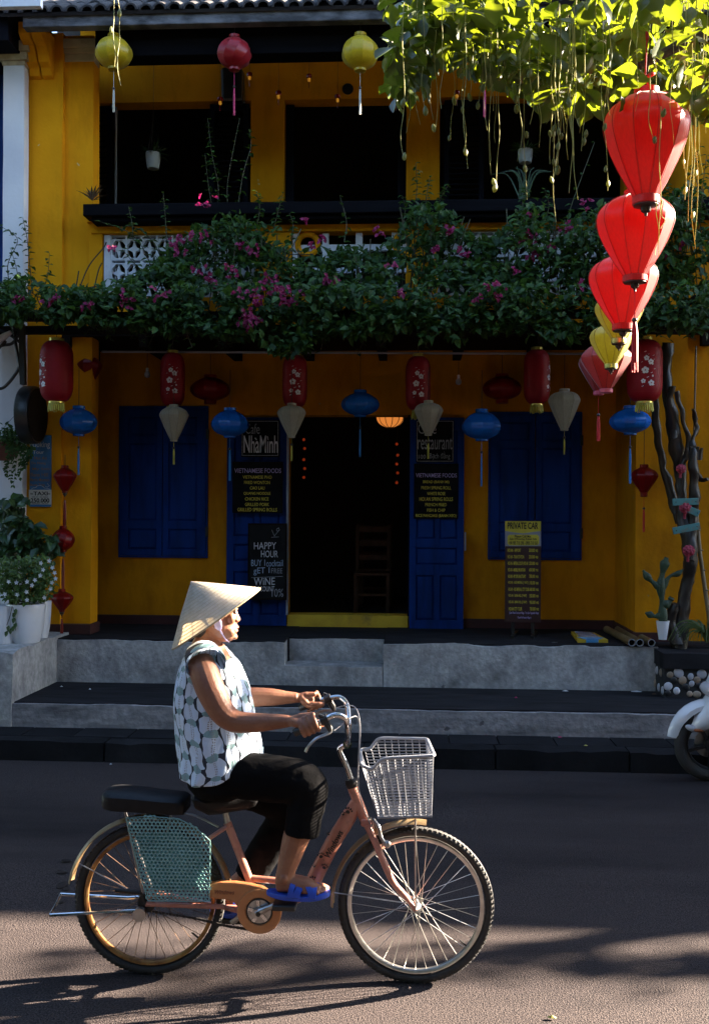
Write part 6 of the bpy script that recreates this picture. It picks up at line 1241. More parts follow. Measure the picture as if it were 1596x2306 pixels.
q = random.Random(31); t = root('street_tree', 'unseen slender tree added well to the right to filter the sun on the rider', 'tree', (11.9, 8.5, 0), 0, 'street trees along the road'); m = MB(); P = spline([(11.9, 8.5, 0), (11.95, 8.5, 3), (11.8, 8.45, 6.3)], 6); m.tube(P, [.11 - .05*i/len(P) for i in range(len(P))], 10); m.build('trunk', M_BARK, t); m = MB()  # out-of-view crown added to thin the sun that reaches the rider
for i in range(200): leafquad(m, V((11.6 + q.gauss(0, .55), 8.42 + q.gauss(0, .26), 6.72 + q.gauss(0, .24))), V((q.gauss(0, 1), q.gauss(0, 1), q.gauss(0, 1))), V((0, 0, 1)), .14, .085)
m.build('crown', M_CANS, t, kind='stuff', smooth=False)
# ---------------------------------------------------------------- pots and plants at the left
def pot(name, label, u, vt, vb, w, Y, mat, ribs=0, taper=.72, group=None):
    base = at(u, vb, Y); h = at(u, vt, Y).z - base.z; r1 = w/2*Y/F; t = root(name, label, 'flowerpot', (base.x, Y, .735 if abs(base.z - .735) < .08 else base.z), 0, group); z0 = t.location.z; m = MB(); rings = []
    for tt, q in ((0, taper*.97), (.02, taper), (.3, taper + (1 - taper)*.55), (.6, .96), (.9, 1.0), (.985, 1.0), (1, .985), (1, .93), (.94, .92), (.90, .90)):
        rings.append([(math.cos(a)*r1*q*(1 + (.018*math.cos(a*ribs) if ribs else 0)), math.sin(a)*r1*q*(1 + (.018*math.cos(a*ribs) if ribs else 0)), h*tt) for a in [2*math.pi*k/(96 if ribs else 40) for k in range(96 if ribs else 40)]])
    m.loft(rings, True); m.build('vessel', mat, t, world=False); MB().lathe([(.004, h*.9), (r1*.915, h*.905)], 24, cap=False).build('soil', M_SOIL, t, world=False); return t, V((base.x, Y, z0 + h*.9)), r1
GPT = 'white flowerpots on the ledge'
p1, c1, r1 = pot('flowerpot', 'smooth white glazed flowerpot in the middle of the ledge group', 59, 1360, 1447, 92/1.06, 8.35, M_POT, group=GPT); p2, c2, r2 = pot('flowerpot', 'ribbed white flowerpot at the left edge', 8, 1362, 1447, 62*1.1, 8.3, M_POT, 26, .86, GPT); p3, c3, r3 = pot('flowerpot', 'white flowerpot partly hidden behind the smooth one', 88, 1354, 1438, 56, 8.62, M_POT, group=GPT)
def bush(name, label, cat, blobs, n, mat, s, stems, Yr, group=None, wr_=.62, droop=0.0):
    c0 = at(blobs[0][0], blobs[0][1], Yr[0]); t = root(name, label, cat, stems[0] if stems else c0, 0, group); m = MB()
    tot = sum(b[2]*b[3] for b in blobs)
    for u, v, a, b in blobs:
        for i in range(int(n*a*b/tot)):
            th, q = rl.uniform(0, 6.28), math.sqrt(rl.random()); p = at(u + math.cos(th)*q*a, v + math.sin(th)*q*b, rl.uniform(*Yr)); d = rv(); d.y -= .5; d.z -= droop; z = rl.uniform(.7, 1.2)*s; leafquad(m, p, d, V((rl.gauss(0, .4), -.6, 1)), z, z*wr_)
    m.build('foliage', mat, t, kind='stuff', smooth=False)
    if stems:
        m = MB()
        for u, v, a, b in blobs: m.tube(spline([stems[rl.randrange(len(stems))], at(u + rl.uniform(-5, 5), v + b*.8, sum(Yr)/2), at(u, v, sum(Yr)/2)], 4), .006, 5)
        m.build('stem', M_STEM, t)
    return t
j = bush('flowering_shrub', 'dense small leaved shrub with white star flowers in the white pots', 'shrub', [(60,1300,55,45),(85,1275,38,26),(30,1320,34,34),(95,1320,30,32),(60,1345,46,16),(15,1290,24,36)], 1500, M_JASM, .046, [c1, c3, c2], (8.15, 8.6))
for u, v in ((61,1333),(98,1283),(119,1278),(124,1290),(93,1268),(112,1263),(38,1312),(80,1306),(126,1303),(145-30,1326),(21,1310),(62,1351),(101,1346),(73,1318),(92,1296),(40,1339),(12,1338),(118,1312),(62,1310),(107,1412)):
    if v > 1400: continue
    p = at(u, v, 8.13); m = MB()
    for k in range(5): a = 2*math.pi*k/5 + u; leafquad(m, p, V((math.cos(a), -.25, math.sin(a))), V((0, -1, 0)), .021, .013, .1)
    m.build('flower', M_WPET, j, smooth=False)
m = MB()
for pts in ([(30,1368),(36,1390),(36,1420)], [(28,1365),(24,1385),(16,1408)]):
    P = spline([at(u, v, 8.2) for u, v in pts], 4); m.tube(P, .003, 4)
m.build('stem', M_STEM, j); m = MB()
for u, v in ((36,1378),(34,1390),(38,1402),(33,1408),(26,1414),(21,1408),(18,1420),(37,1370)): leafquad(m, at(u, v, 8.19), V((rl.uniform(-.4, .4), -.3, -1)), V((0, -1, 0)), .055, .035)
m.build('foliage', M_LEAF2, j, kind='stuff', smooth=False)
bush('leafy_plant', 'tall dark plant with large drooping leaves behind the white flower pots', 'plant', [(42,1190,38,34),(22,1140,22,22),(48,1128,9,20),(98,1215,26,20),(30,1230,40,30),(120,1228,14,18)], 330, M_LEAF2, .13, [c2 + V((-.05, .25, 0)), c3 + V((.0, .1, 0))], (8.6, 8.95), wr_=.6, droop=.9)
hpl = root('hanging_planter', 'brick red planter with trailing greenery hung on the white house', 'planter', at(12, 1015, 8.85)); c = at(10, 1012, 8.85)
MB().lathe([(.05, -.10), (.12, -.04), (.135, .03), (.14, .06), (.13, .06), (.12, .03)], 24, c).build('bowl', M_TERR, hpl); m = MB()
for i in range(330):
    u, v = rl.gauss(20, 17), rl.gauss(993, 14); d = rv(); d.z += .2; leafquad(m, at(u, v, rl.uniform(8.65, 9.0)), d, V((0, -.5, 1)), rl.uniform(.03, .06), .028)
for i in range(9):
    u = 20 + 7*i; v1 = lerpl([(20, 1060), (40, 1095), (55, 1060), (80, 1030)], u); P = spline([at(u*.8 + 5, 995, 8.75), at(u, 1010, 8.68), at(u - 6 + rl.uniform(-8, 4), v1, 8.68)], 10); m.tube(P, .002, 4)
    for q in P[8:]:
        for e in (0, 1): leafquad(m, q, V((rl.uniform(-1, 1), -.4, rl.uniform(-.9, .1))), V((0, -1, .4)), .036, .02)
m.build('foliage', M_LEAF, hpl, kind='stuff', smooth=False); m = MB(); m.tube([at(62, 872, 8.85), at(58, 905, 8.85), c + V((.12, 0, .06))], .002, 4); m.tube([at(60, 905, 8.85), c + V((-.12, 0, .06))], .002, 4); m.build('hanging_wire', M_CORD, hpl)
# upstairs hanging pots and a plant on the ledge
for u, vt, vb, lab in ((345, 345, 381, 'pale pot hanging in the left upstairs opening'), (1182, 338, 368, 'pale pot hanging in the right upstairs opening')):
    Y = 10.1; b = at(u, vb, Y); h = at(u, vt, Y).z - b.z; t = root('hanging_pot', lab, 'planter', b, 0, 'hanging pots in the upstairs openings'); r_ = 17*Y/F
    MB().lathe([(.01, .0), (r_*.78, .004), (r_*.95, h*.5), (r_, h), (r_*.93, h), (r_*.9, h*.85)], 20).build('vessel', pm('pale_plastic_pot', (.55,.62,.64), rough=.4, tl=.2) if 'pale_plastic_pot' not in MATS else MATS['pale_plastic_pot'], t, world=False); m = MB()
    for i in range(60): a = rl.uniform(0, 6.28); leafquad(m, V((math.cos(a)*r_*.5, math.sin(a)*r_*.5, h)), V((math.cos(a), math.sin(a), rl.uniform(-.4, 1))), V((0, 0, 1)), rl.uniform(.08, .17), .018)
    m.build('foliage', M_LEAF2, t, world=False, kind='stuff', smooth=False); m = MB()
    for k in range(3): a = 2.1*k; m.tube([(math.cos(a)*r_, math.sin(a)*r_, h), (0, 0, h + .32)], .002, 4)
    m.tube([(0, 0, h + .32), (0, 0, 7.0 - b.z)], .002, 4); m.build('hanging_wire', M_CORD, t, world=False)
lp_ = root('bromeliad', 'small reddish spiky plant sitting on the left end of the black ledge', 'plant', at(208, 452, 9.05)); m = MB(); M_BRO = pm('reddish_leaf', (.06,.03,.02), (.09,.06,.03), isl=1, rough=.6)
for i in range(18): a = rl.uniform(0, 6.28); leafquad(m, at(208, 452, 9.05), V((math.cos(a), math.sin(a)*.6, rl.uniform(.3, 1.5))), V((0, 0, 1)), rl.uniform(.10, .19), .022, .4)
m.build('foliage', M_BRO, lp_, smooth=False)
gl = root('grass_plant', 'thin arching grass plant on the ledge in the right upstairs opening', 'plant', at(1180, 448, 9.4)); m = MB()
for i in range(16):
    a = rl.uniform(-1.2, 1.2); c = at(1178 + rl.uniform(-8, 8), 450, 9.4); P = spline([c, c + V((math.sin(a)*.14, rl.uniform(-.05, .05), .24)), c + V((math.sin(a)*.32, 0, .32 - abs(a)*.08))], 5); m.tube(P, [.006*(1 - i_/len(P)) + .001 for i_ in range(len(P))], 4, flat=.3)
m.build('blades', M_LEAF2, gl)
# ================================================================ right side of the porch
dw = root('driftwood_post', 'gnarled driftwood trunk with stub branches standing on the stone planter', 'driftwood', at(1530, 1450, 8.8)); M_DRIFT = pm('varnished_driftwood', (.022,.015,.011), (.008,.0055,.0045), sc=7, rough=.5, bump=1.0, bsc=22, stretch=(1, 1, .22), coat=.1)
m = MB()
def tw(pts, r0, r1, Y=8.8):
    u_ = pts[0][0]*.37
    P = spline([at(u, v, Y + .04*math.sin(i*1.7)) for i, (u, v) in enumerate(pts)], 8); n_ = len(P); m.tube(P, [.66*(r0 + (r1 - r0)*i/n_)*(1 + .10*math.sin(i*.31 + u_) + .16*nz((i*.13, u_, 2))) for i in range(n_)], 14)
tw([(1528,1460),(1535,1380),(1548,1300),(1552,1240),(1535,1150),(1530,1060),(1518,985),(1505,900),(1498,830),(1505,770)], .095, .07)
tw([(1552,1260),(1560,1170),(1562,1090),(1560,1040),(1556,1000)], .07, .055, 8.72); tw([(1530,1180),(1500,1080),(1478,980),(1470,880),(1465,780)], .045, .06, 8.9); tw([(1562,1060),(1580,1080),(1594,1078)], .04, .02, 8.7); tw([(1520,990),(1506,940),(1512,870)], .05, .03, 8.72); tw([(1556,1010),(1568,960),(1560,920)], .035, .02, 8.72); tw([(1530,1060),(1550,1000),(1535,930),(1522,880)], .04, .025, 8.7); tw([(1525,1450),(1510,1400),(1520,1360)], .09, .05, 8.75)
for p in m.v: p += V((nz(p, 9, 1), nz(p, 9, 4), nz(p, 7, 8)))*.022 + V((nz(p, 24, 1), nz(p, 24, 4), 0))*.008
m.build('trunk', M_DRIFT, dw, ang=60); fr = MB()
bp_ = at(1561, 1022, 8.7)
for e in range(5): fr.tube([bp_ + V((-.05 + .025*e, 0, -.05)), bp_ + V((-.06 + .03*e, -.02, .07 - .01*abs(e - 2)))], [.022, .012], 8)
fr.build('stub_branch', M_DRIFT, dw)
M_ROSE = pm('pink_paper_rose', (.42,.05,.09), (.30,.03,.06), sc=12, rough=.7, tl=.2); GRs = 'pink paper roses on the driftwood'
for u, v, w, lab in ((1531, 1056, 26, 'paper rose highest on the driftwood, dusty pink'), (1541, 1143, 33, 'paper rose between the teal planks on the driftwood'), (1548, 1240, 32, 'lowest and brightest paper rose on the driftwood')):
    p = at(u, v, 8.62); t = root('paper_rose', lab, 'paper flower', p, 0, GRs); r_ = w/2*8.62/F; m = MB()
    for layer, (n_, q, tilt) in enumerate(((9, 1.0, .5), (7, .8, .2), (5, .55, -.1))):
        for k in range(n_):
            a = 2*math.pi*k/n_ + layer; c = V((math.cos(a)*r_*q*.45, -.012*layer - .01, math.sin(a)*r_*q*.4)); m.sph(c, (r_*.42*q, r_*.16, r_*.48*q), 8, 6, Matrix.Rotation(-a + math.pi/2, 3, 'Y') @ Matrix.Rotation(tilt, 3, 'X'))
    m.build('petals', M_ROSE, t, world=False); MB().tube([(0, 0, -r_*.7), (0, .01, -r_*1.5)], .012, 8).build('stalk', M_ROSE, t, world=False)
M_TEAL = pm('flaking_teal_paint', (.07,.22,.21), (.05,.16,.16), sc=6, rough=.7, dirt=(.16,.11,.07), dsc=14, dcr=(.52,.68)); GT = 'teal painted wooden planks on the driftwood'
for a, b, lab in (((1513, 1131), (1572, 1129), 'uppermost teal plank nailed across the driftwood'), ((1535, 1141), (1573, 1157), 'middle teal plank slanting down to the right'), ((1514, 1196), (1575, 1184), 'lowest teal plank nailed across the driftwood')):
    p, q = at(*a, 8.6), at(*b, 8.6); t = root('arrow_plank', lab, 'plank', (p + q)/2, 0, GT); m = MB(); m.bar(p, q, .018, .058); m.build('plank', M_TEAL, t, smooth=False, bev=.003); n_ = MB()
    for e in (.12, .88): n_.sph(p + (q - p)*e + V((0, -.012, 0)), .005, 6, 4)
    n_.build('nail', M_IRON, t)
bp = root('bamboo_prop', 'thin bamboo pole leaning beside the driftwood at the right edge', 'bamboo pole', at(1600, 1440, 8.7)); P = [at(1566, 1150, 8.9), at(1574, 1240, 8.85), at(1588, 1340, 8.8), at(1600, 1420, 8.75)]; M_BAMB = pm('old_bamboo', (.17,.115,.05), (.11,.07,.03), sc=9, rough=.5)
m = MB(); m.tube(P, .018, 10); m.build('culm', M_BAMB, bp); m = MB()
for k in range(1, 6): q = P[0] + (P[3] - P[0])*k/6; m.sph(q, (.022, .022, .008), 10, 5)
m.build('node', M_BAMB, bp)
vp = root('wall_cane', 'pale thin cane standing against the yellow side wall at far right', 'cane', at(1562, 1250, 9.1)); m = MB(); m.tube([at(1566, 780, 9.1), at(1561, 1000, 9.1), at(1560, 1250, 9.1)], .009, 8); m.build('culm', M_BAMB, vp)
M_CACT = pm('dark_cactus', (.02,.045,.018), (.014,.03,.013), sc=14, rough=.6, bump=.4, bsc=60); cb, zz = at(1490, 1441, 8.72), .72
ct = root('cactus', 'dark branching cactus growing in the narrow white pot', 'cactus', at(1492, 1400, 8.72)); m = MB()
for pts, r_ in (([(1492,1405),(1490,1360),(1487,1320),(1492,1285),(1500,1255)], .042), ([(1487,1325),(1470,1312),(1456,1298),(1447,1284)], .034), ([(1490,1330),(1505,1300),(1525,1292),(1538,1282)], .026), ([(1490,1385),(1475,1388),(1462,1384),(1452,1380)], .032), ([(1492,1365),(1506,1355),(1512,1345)], .040)):
    P = spline([at(u, v, 8.72) for u, v in pts], 5); n_ = len(P); m.tube(P, [r_*(.75 + .25*math.sin(i*.8)) * (1 if i < n_ - 2 else .6) for i in range(n_)], 10, flat=.6)
m.build('pads', M_CACT, ct)
wp = root('narrow_pot', 'narrow tapered white pot holding the cactus', 'flowerpot', at(1489, 1440, 8.72)); a, b = at(1491, 1440, 8.72), at(1489, 1398, 8.72); MB().lathe([(.004, 0), (.033, 0), (.056, b.z - a.z), (.051, b.z - a.z), (.045, .1)], 20, V((a.x, 8.72, a.z))).build('vessel', M_POT, wp)
sp2 = root('spider_plant', 'spider plant with long arching leaves at the right edge of the planter', 'plant', at(1590, 1440, 8.72)); m = MB()
for i in range(46):
    a = rl.uniform(0, 6.28); c = at(1590, 1448, 8.72); e = rl.uniform(.5, 1); d = V((math.cos(a), math.sin(a)*.7, 0)); P = spline([c, c + d*.10*e + V((0, 0, .17*e)), c + d*.24*e + V((0, 0, .18*e)), c + d*.34*e + V((0, 0, .02))], 4); m.tube(P, [.008*(1 - .9*abs(i_/len(P) - .3)) for i_ in range(len(P))], 4, flat=.25)
m.build('blades', pm('striped_leaf', (.10,.13,.04), (.05,.09,.02), sc=30, rough=.5, tl=.2), sp2)
# stone faced planter
sx0 = at(1492, 1500, 8.5).x; spn = root('stone_planter', 'concrete planter box faced with black and white pebbles at right', 'planter', (sx0 + .5, 8.7, .33)); M_GROUT = pm('black_grout', (.012,.012,.013), (.02,.02,.02), rough=.9)
MB().box(sx0, sx0 + 1.6, 8.46, YF - .02, .325, .57).build('body', M_GROUT, spn, smooth=False); rough_box(sx0 - .012, sx0 + 1.62, 8.44, YF - .02, .572, .70, .08, .006, 31).build('coping', M_TREAD, spn, bev=.01)
M_PEB = [pm('white_pebble', (.46,.46,.50), (.36,.36,.4), sc=6, rough=.5, rvar=.2), pm('tan_pebble', (.28,.21,.15), (.2,.15,.11), sc=6, rough=.5, rvar=.25), pm('black_pebble', (.02,.02,.022), (.012,.012,.014), sc=6, rough=.4)]; ps = []
pr_ = random.Random(4)
for tries in range(2500):
    x, z, r_ = sx0 + pr_.uniform(.03, 1.3), .335 + pr_.uniform(.025, .21), pr_.uniform(.025, .042)
    if all((x - a)**2 + (z - b)**2 > ((r_ + c)*.86)**2 for a, b, c in ps):
        ps.append((x, z, r_)); m = MB(); m.sph((x, 8.458, z), (r_*pr_.uniform(.8, 1.1), .009, r_*pr_.uniform(.75, 1.05)), 12, 8, Matrix.Rotation(pr_.uniform(0, 3), 3, 'Y')); m.build('pebble', M_PEB[pr_.choices((0, 1, 2), (5, 3, 3))[0]], spn)
for k in range(8):
    y = 8.5 + .065*k; m = MB(); m.sph((sx0 - .003, y, .38 + .13*(k % 2) + pr_.uniform(0, .03)), (.012, .03, .035), 10, 6); m.build('pebble', M_PEB[pr_.choices((0, 1), (3, 2))[0]], spn)
# leaflets and bamboo tubes on the porch floor
YL = 9.0; lf = root('leaflet_bundle', 'bundle of yellow and blue printed leaflets in plastic on the porch edge', 'leaflets', at(1325, 1438, YL)); a0, a1, a2, a3 = atz(1285, 1425, .728), atz(1338, 1428, .728), atz(1368, 1444, .728), atz(1300, 1444, .728); M_LFY = pm('yellow_print', (.55,.36,.03), rough=.35); M_LFB = pm('blue_print', (.08,.30,.55), rough=.35); M_LFW = pm('clear_wrapped_print', (.30,.32,.40), (.4,.42,.5), sc=14, rough=.2)
def slab(q0, q1, q2, q3, zt, zb, mat, name): m = MB(); m.add([V((q.x, q.y, zb)) for q in (q0, q1, q2, q3)] + [V((q.x, q.y, zt)) for q in (q0, q1, q2, q3)], [(3,2,1,0),(4,5,6,7),(0,1,5,4),(1,2,6,5),(2,3,7,6),(3,0,4,7)]); m.build(name, mat, lf, smooth=False, fix=True)
slab(a0, a1, a2, a3, .742, .714, M_LFY, 'leaflet'); L4 = lambda p, q, t: p + (q - p)*t; b0_, b1_ = L4(a3, a2, .28), L4(a3, a2, .68); slab(L4(a0, a3, .72), L4(a1, a2, .72), b1_ + V((0, -.004, 0)), b0_ + V((0, -.004, 0)), .7435, .716, M_LFB, 'leaflet'); slab(L4(a0, a1, .15), L4(a0, a1, .85), L4(L4(a0, a1, .85), L4(a3, a2, .85), .68), L4(L4(a0, a1, .15), L4(a3, a2, .15), .68), .7455, .7425, M_LFW, 'leaflet')
GBt = 'bamboo tubes lying on the porch'
for u, v, lab, ln in ((1422, 1451, 'left bamboo tube lying end on at the porch edge', (1365, 1424)), (1440, 1452, 'middle bamboo tube lying end on at the porch edge', (1390, 1422)), (1466, 1455, 'right bamboo tube lying end on, nearest the stone planter', (1405, 1418))):
    p = at(u, v, YP - .04); q = at(ln[0], ln[1], 9.75); q.z = .745; p.z = .748; t = root('bamboo_tube', lab, 'bamboo tube', p, 0, GBt); d = (q - p); R_ = .032; m = MB(); x = d.normalized(); y = V((0, 0, 1)).cross(x).normalized(); z = x.cross(y); rings = []
    for dd, r_ in ((.03, R_*.8), (0, R_*.82), (0, R_), (.02, R_), (.5, R_*1.0), (.52, R_*1.1), (.54, R_), (d.length, R_)): rings.append([p + x*dd + (y*math.cos(a) + z*math.sin(a))*r_ for a in [2*math.pi*k/18 for k in range(18)]])
    m.loft(rings, False); m.build('tube_wall', M_BAMB, t, fix=False); MB().lathe([(.002, 0), (R_*.8, 0)], 16, p + x*.03, Matrix((y, z, x)).transposed(), cap=False).build('hollow', M_BLACKW, t); m = MB(); m.tube([p + (y*math.cos(a) + z*math.sin(a))*R_*.9 - x*.001 for a in [2*math.pi*k/18 for k in range(18)]], .0035, 5, True); m.build('cut_rim', M_JAMB, t)
# chairs inside the doorway
M_CHW = pm('brown_chair_wood', (.10,.045,.02), (.07,.03,.015), sc=6, rough=.6, spec=.2, stretch=(3, 3, .5))
for u, Y, lab in ((838, 11.5, 'brown wooden chair just inside the doorway at right'), (846, 12.4, 'second wooden chair deeper in the dark room')):
    x = at(u, 1300, Y).x; t = root('wooden_chair', lab, 'chair', (x, Y, ZP), 0, 'chairs inside the cafe')
    MB().box(-.2, .2, -.2, .2, .43, .46).build('seat', M_CHW, t, world=False, smooth=False, bev=.008)
    for sx in (-.18, .18):
        MB().box(sx - .018, sx + .018, -.19, -.155, 0, .429).build('leg', M_CHW, t, world=False, smooth=False); MB().box(sx - .018, sx + .018, .165, .20, 0, 1.0).build('leg', M_CHW, t, world=False, smooth=False)
    for z in (.62, .78, .94): MB().box(-.161, .161, .17, .195, z - .03, z + .03).build('back_slat', M_CHW, t, world=False, smooth=False)
    MB().box(-.161, .161, -.185, -.165, .2, .23).build('stretcher', M_CHW, t, world=False, smooth=False)
# ================================================================ scooter at the right edge
sw = atz(1599, 1758, 0); SO = V((sw.x, sw.y, 0)); sc = root('motor_scooter', 'white motor scooter parked by the kerb, front wheel in view at the right edge', 'scooter', SO)
M_SCW = pm('white_scooter_paint', (.60,.62,.66), (.56,.58,.62), sc=3, rough=.25, coat=.6); M_LENS = pm('clear_lens', (.45,.45,.48), rough=.12, coat=.5); M_AMB = pm('amber_lens', (.35,.10,.03), rough=.2); C = V((0, 0, .25))
def sb(mb, name, mat, par=None, **k): return mb.build(name, mat, par or sc, world=False, **k)
for cx in (0, 1.24):
    c = V((cx, 0, .25)); w_ = sb(MB().tube(circ(c, .21, 48), .042, 12, True), 'wheel', M_RUB); m = MB(); m.tube(circ(c, .165, 40), .012, 8, True); m.lathe([(.01, -.04), (.045, -.035), (.045, .035), (.01, .04)], 18, c, MR)
    for k in range(5): a = 2*math.pi*k/5 + .9; m.bar(c + V((math.cos(a)*.03, 0, math.sin(a)*.03)), c + V((math.cos(a)*.165, 0, math.sin(a)*.165)), .03, .022)
    sb(m, 'rim', M_BLKP, w_); m = MB(); m.lathe([(.05, -.052), (.10, -.052), (.10, -.049), (.05, -.049)], 30, c, MR); sb(m, 'brake_disc', M_STEEL, w_)
for y in (-.06, .06): sb(MB().tube([(0, y, .25), (.08, y, .52), (.17, y*.8, .82)], .02, 10), 'fork', M_IRON)
m = MB(); rings = []
for k in range(15):
    a = R(170 - 130*k/14); e = V((math.cos(a), 0, math.sin(a))); wd = .062*(.35 + .65*min(1, k/4)); hi = .275 + .02*math.sin(math.pi*k/14); rings.append([C + e*hi*.86 + V((0, -wd, 0)), C + e*hi*.97 + V((0, -wd*.95, 0)), C + e*(hi + .02) + V((0, -wd*.5, 0)), C + e*(hi + .028), C + e*(hi + .02) + V((0, wd*.5, 0)), C + e*hi*.97 + V((0, wd*.95, 0)), C + e*hi*.86 + V((0, wd, 0))])
m.loft(rings, True); sb(m, 'front_fender', M_SCW)
L2 = lambda u, v, y: at(u, v, SO.y + y) - SO
m = MB()      # leg shield with its beak
for y_, in ((0,),): pass
rings = []
for (u, v), (u2, v2), hw in (((1545,1640),(1556,1648),.03), ((1549,1628),(1575,1648),.07), ((1560,1606),(1604,1640),.11), ((1580,1580),(1625,1622),.14), ((1594,1562),(1650,1590),.17), ((1590,1540),(1665,1560),.18), ((1600,1515),(1665,1530),.16), ((1625,1490),(1660,1500),.12)):
    a, b = L2(u, v, 0), L2(u2, v2, 0); c = (a + b)/2; rings.append([c + (a - c)*math.cos(t) + V((0, hw*math.sin(t), 0)) for t in [2*math.pi*k/20 for k in range(20)]])
m.loft(rings, True); sb(m, 'leg_shield', M_SCW); m = MB(); m.sph(L2(1556, 1640, -.055), (.045, .02, .022), 12, 8, Matrix.Rotation(.35, 3, 'Y')); sb(m, 'indicator_lens', M_LENS); m = MB(); m.sph(L2(1572, 1645, -.075), (.035, .012, .012), 10, 6, Matrix.Rotation(.1, 3, 'Y')); sb(m, 'amber_reflector', M_AMB)
m = MB(); m.sph(L2(1596, 1552, 0), (.06, .13, .05), 14, 9, Matrix.Rotation(.5, 3, 'Y')); sb(m, 'headlamp', M_LENS); m = MB(); m.bar((.18, -.02, .35), (1.0, -.02, .30), .30, .09); m.bar((.62, 0, .36), (1.35, 0, .62), .26, .30); sb(m, 'body', M_SCW, bev=.05); m = MB(); m.bar((.55, 0, .78), (1.35, 0, .84), .28, .10); sb(m, 'seat', M_SAD, bev=.04)
m = MB(); m.tube([(.17, 0, .8), (.22, 0, 1.0)], .03, 10); m.tube(spline([(.30, -.34, 1.0), (.23, -.2, 1.03), (.21, 0, 1.0), (.23, .2, 1.03), (.30, .34, 1.0)], 5), .014, 8); sb(m, 'handlebar', M_IRON); m = MB(); m.sph((.19, 0, .99), (.10, .16, .07), 14, 8); sb(m, 'handlebar_cowl', M_SCW)
for y in (-.3, .3): m = MB(); m.tube([(.27, y, 1.02), (.25, y*1.15, 1.2)], .006, 6); m.sph((.25, y*1.15, 1.24), (.012, .06, .04), 10, 6); sb(m, 'mirror', M_BLKP)
# ================================================================ litter
M_LITW = pm('crumpled_white_paper', (.6,.6,.63), rough=.7); M_PETL = pm('fallen_magenta_petal', (.35,.02,.10), rough=.7); M_DRYL = pm('fallen_yellow_leaf', (.35,.28,.05), (.22,.25,.04), sc=30, rough=.6)
def scrap(name, label, cat, u, v, Zp, w, d, mat, grp=None):
    c = atz(u, v, Zp); m = MB(); n_ = 7; vs = [c + V((0, 0, .012))]
    for k in range(n_): a = 2*math.pi*k/n_; vs.append(c + V((math.cos(a)*w*(1 + .3*nz((k, u, 1))), math.sin(a)*d*(1 + .3*nz((k, v, 2))), .003 + .006*abs(nz((k*2, u, v))))))
    m.add(vs, [(0, 1 + k, 1 + (k+1) % n_) for k in range(n_)]); tag(m.build(name, mat, smooth=False), label, cat, grp)
GL = 'scraps of white paper on the step'
scrap('paper_scrap', 'largest crumpled white paper scrap on the step, near the stone planter', 'litter', 1432, 1558, .336, .05, .03, M_LITW, GL); scrap('paper_scrap', 'thin white paper scrap against the step right of the entry', 'litter', 1272, 1557, .336, .03, .012, M_LITW, GL); scrap('paper_scrap', 'small white scrap on the step at the corner of the stone planter', 'litter', 1488, 1558, .336, .015, .012, M_LITW, GL)
scrap('paper_scrap', 'tiny white scrap on the step beside the left ledge', 'litter', 139, 1547, .336, .014, .008, M_LITW, GL); scrap('paper_scrap', 'tiny white scrap on the step left of the rider', 'litter', 203, 1553, .336, .011, .010, M_LITW, GL); scrap('paper_scrap', 'white scrap standing at the foot of the kerb behind the bicycle', 'litter', 250, 1722, .006, .010, .008, M_LITW, GL)
scrap('fallen_petal', 'magenta petal lying at the foot of the low step', 'petal', 1260, 1661, .150, .018, .012, M_PETL); scrap('fallen_petal', 'magenta petal on the step tread near the entry', 'petal', 1161, 1572, .336, .014, .01, M_PETL); scrap('fallen_leaf', 'yellow leaf fallen on the pavement slabs', 'leaf', 1318, 1680, .150, .016, .01, M_DRYL); scrap('fallen_leaf', 'green and yellow leaf lying on the sunlit road in the foreground', 'leaf', 1242, 2293, .006, .018, .008, M_DRYL)
scrap('brown_wrapper', 'brown wrapper scrap on the step below the stone planter', 'litter', 1472, 1564, .336, .022, .012, pm('brown_wrapper', (.12,.06,.03), rough=.6))
# ================================================================ unseen trees around the viewer, put in and sized to block sky light
def sky_screen_tree(label, x, y, cx, cy, rx_, ry_, z0, z1, n, seed):
    q = random.Random(seed); t = root('street_tree', label, 'tree', (x, y, 0), 0, 'unseen trees set to block the sky light'); P = spline([(x, y, 0), (x + .1, y, 2), (x*.8 + cx*.2, y*.8 + cy*.2, 4), (x*.5 + cx*.5, y*.5 + cy*.5, z0)], 6); m = MB(); m.tube(P, [.26 - .12*i/len(P) for i in range(len(P))], 10)
    for k in range(7): a = k*.9; m.tube(spline([V((P[-1].x, P[-1].y, z0 + .2)), V((cx + math.cos(a)*rx_*.35, cy + math.sin(a)*ry_*.35, z0 + .5)), V((cx + math.cos(a)*rx_*.8, cy + math.sin(a)*ry_*.8, z0 + .7))], 4), [.08 - .06*i/9 for i in range(9)], 6)
    m.build('trunk', M_BARK, t); m = MB()
    for i in range(n):
        a = q.uniform(0, 6.283); r_ = math.sqrt(q.random()); zz = z0 + (z1 - z0)*q.random()*math.sqrt(max(.05, 1 - r_*r_*.35)); leafquad(m, V((cx + math.cos(a)*r_*rx_, cy + math.sin(a)*r_*ry_, zz)), V((q.gauss(0, 1), q.gauss(0, 1), q.gauss(0, .5))), V((q.gauss(0, .5), q.gauss(0, .5), 1)), q.uniform(.28, .42), .24, .2)
    m.build('crown', M_CROWN, t, kind='stuff', smooth=False); return t
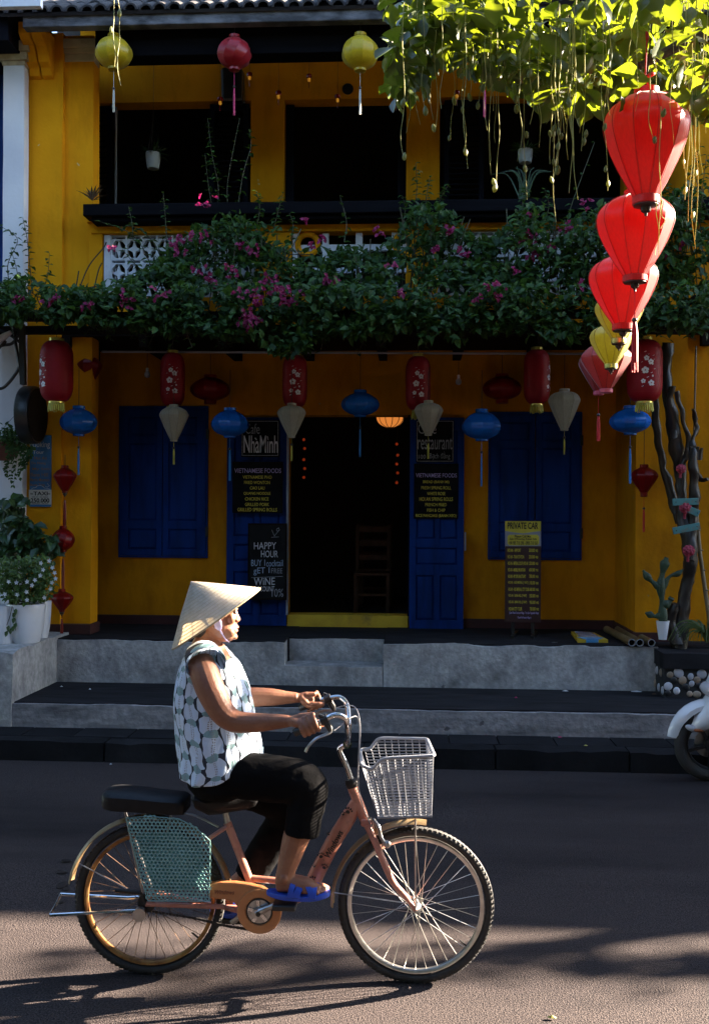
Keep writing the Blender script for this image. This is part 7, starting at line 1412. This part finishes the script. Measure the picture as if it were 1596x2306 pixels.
M_CROWN = pm('canopy_leaf', (.010,.022,.007), (.022,.036,.011), isl=1, rough=.7, spec=.1, tl=.1, tlc=(.03,.045,.01))
for i, (x, lab) in enumerate(((-22, 'unseen riverside tree blocking the sky far down the road to the left'), (-15, 'unseen riverside tree blocking the sky down the road to the left'), (-8.5, 'unseen riverside tree blocking the sky behind the viewer to the left'), (-2, 'unseen riverside tree blocking the sky right behind the viewer'), (4.5, 'unseen riverside tree blocking the sky behind the viewer to the right'), (11, 'unseen riverside tree blocking the sky down the road to the right'), (18, 'unseen riverside tree blocking the sky far down the road to the right'))):
    sky_screen_tree(lab, x, -6.2, x, -5.8, 4.3, 2.3, 1.6 if abs(x + 2) > 1 else 2.6, 8.3 + (i % 3)*.4, 5600, i + 1)  # unseen row, crowns sized to shut off the low sky facing the porch
m = MB(); q = random.Random(9)
for i in range(11000): leafquad(m, V((q.uniform(-50, 45), q.uniform(-19, -15), 6.2*q.random()**.8 + q.gauss(0, .3))), V((q.gauss(0, 1), q.gauss(0, 1), q.gauss(0, 1))), V((0, .3, 1)), q.uniform(.7, 1.2), .8, .2)
tag(m.build('sky_screen_thicket', M_CROWN, kind='stuff', smooth=False), 'unseen dark thicket added behind the viewer to block the low sky', 'thicket')  # thicket added out of view to cut off sky near the horizon
sky_screen_tree('unseen tree added beyond the left edge to block light from there', -8.6, 6.2, -8.2, 5.6, 2.6, 2.4, 1.9, 8.5, 5200, 21)  # out-of-view tree added to hold back light from the left
for x, lab in ((11.5, 'unseen tree added to block sky light from the right, nearest'), (17.5, 'unseen tree added to block sky light from the right, second'), (24, 'unseen tree added to block sky light from the right, farthest'), (-12, 'unseen tree added to block sky light from the left')):
    sky_screen_tree(lab, x, -.8, x, .2, 3.4, 2.9, .9, 8.5, 5200, int(x) + 50)  # unseen side trees added to screen the sky along the street
for x, lab in ((-.5, 'unseen tree added to block the sky above the road, middle'), (5.2, 'unseen tree added to block the sky above the road, right')):
    sky_screen_tree(lab, x, -4.6, x, -.6, 3.6, 3.4, 8.6, 9.7, 3400, int(x*10) + 200)  # unseen overhead crowns added to darken the shaded road
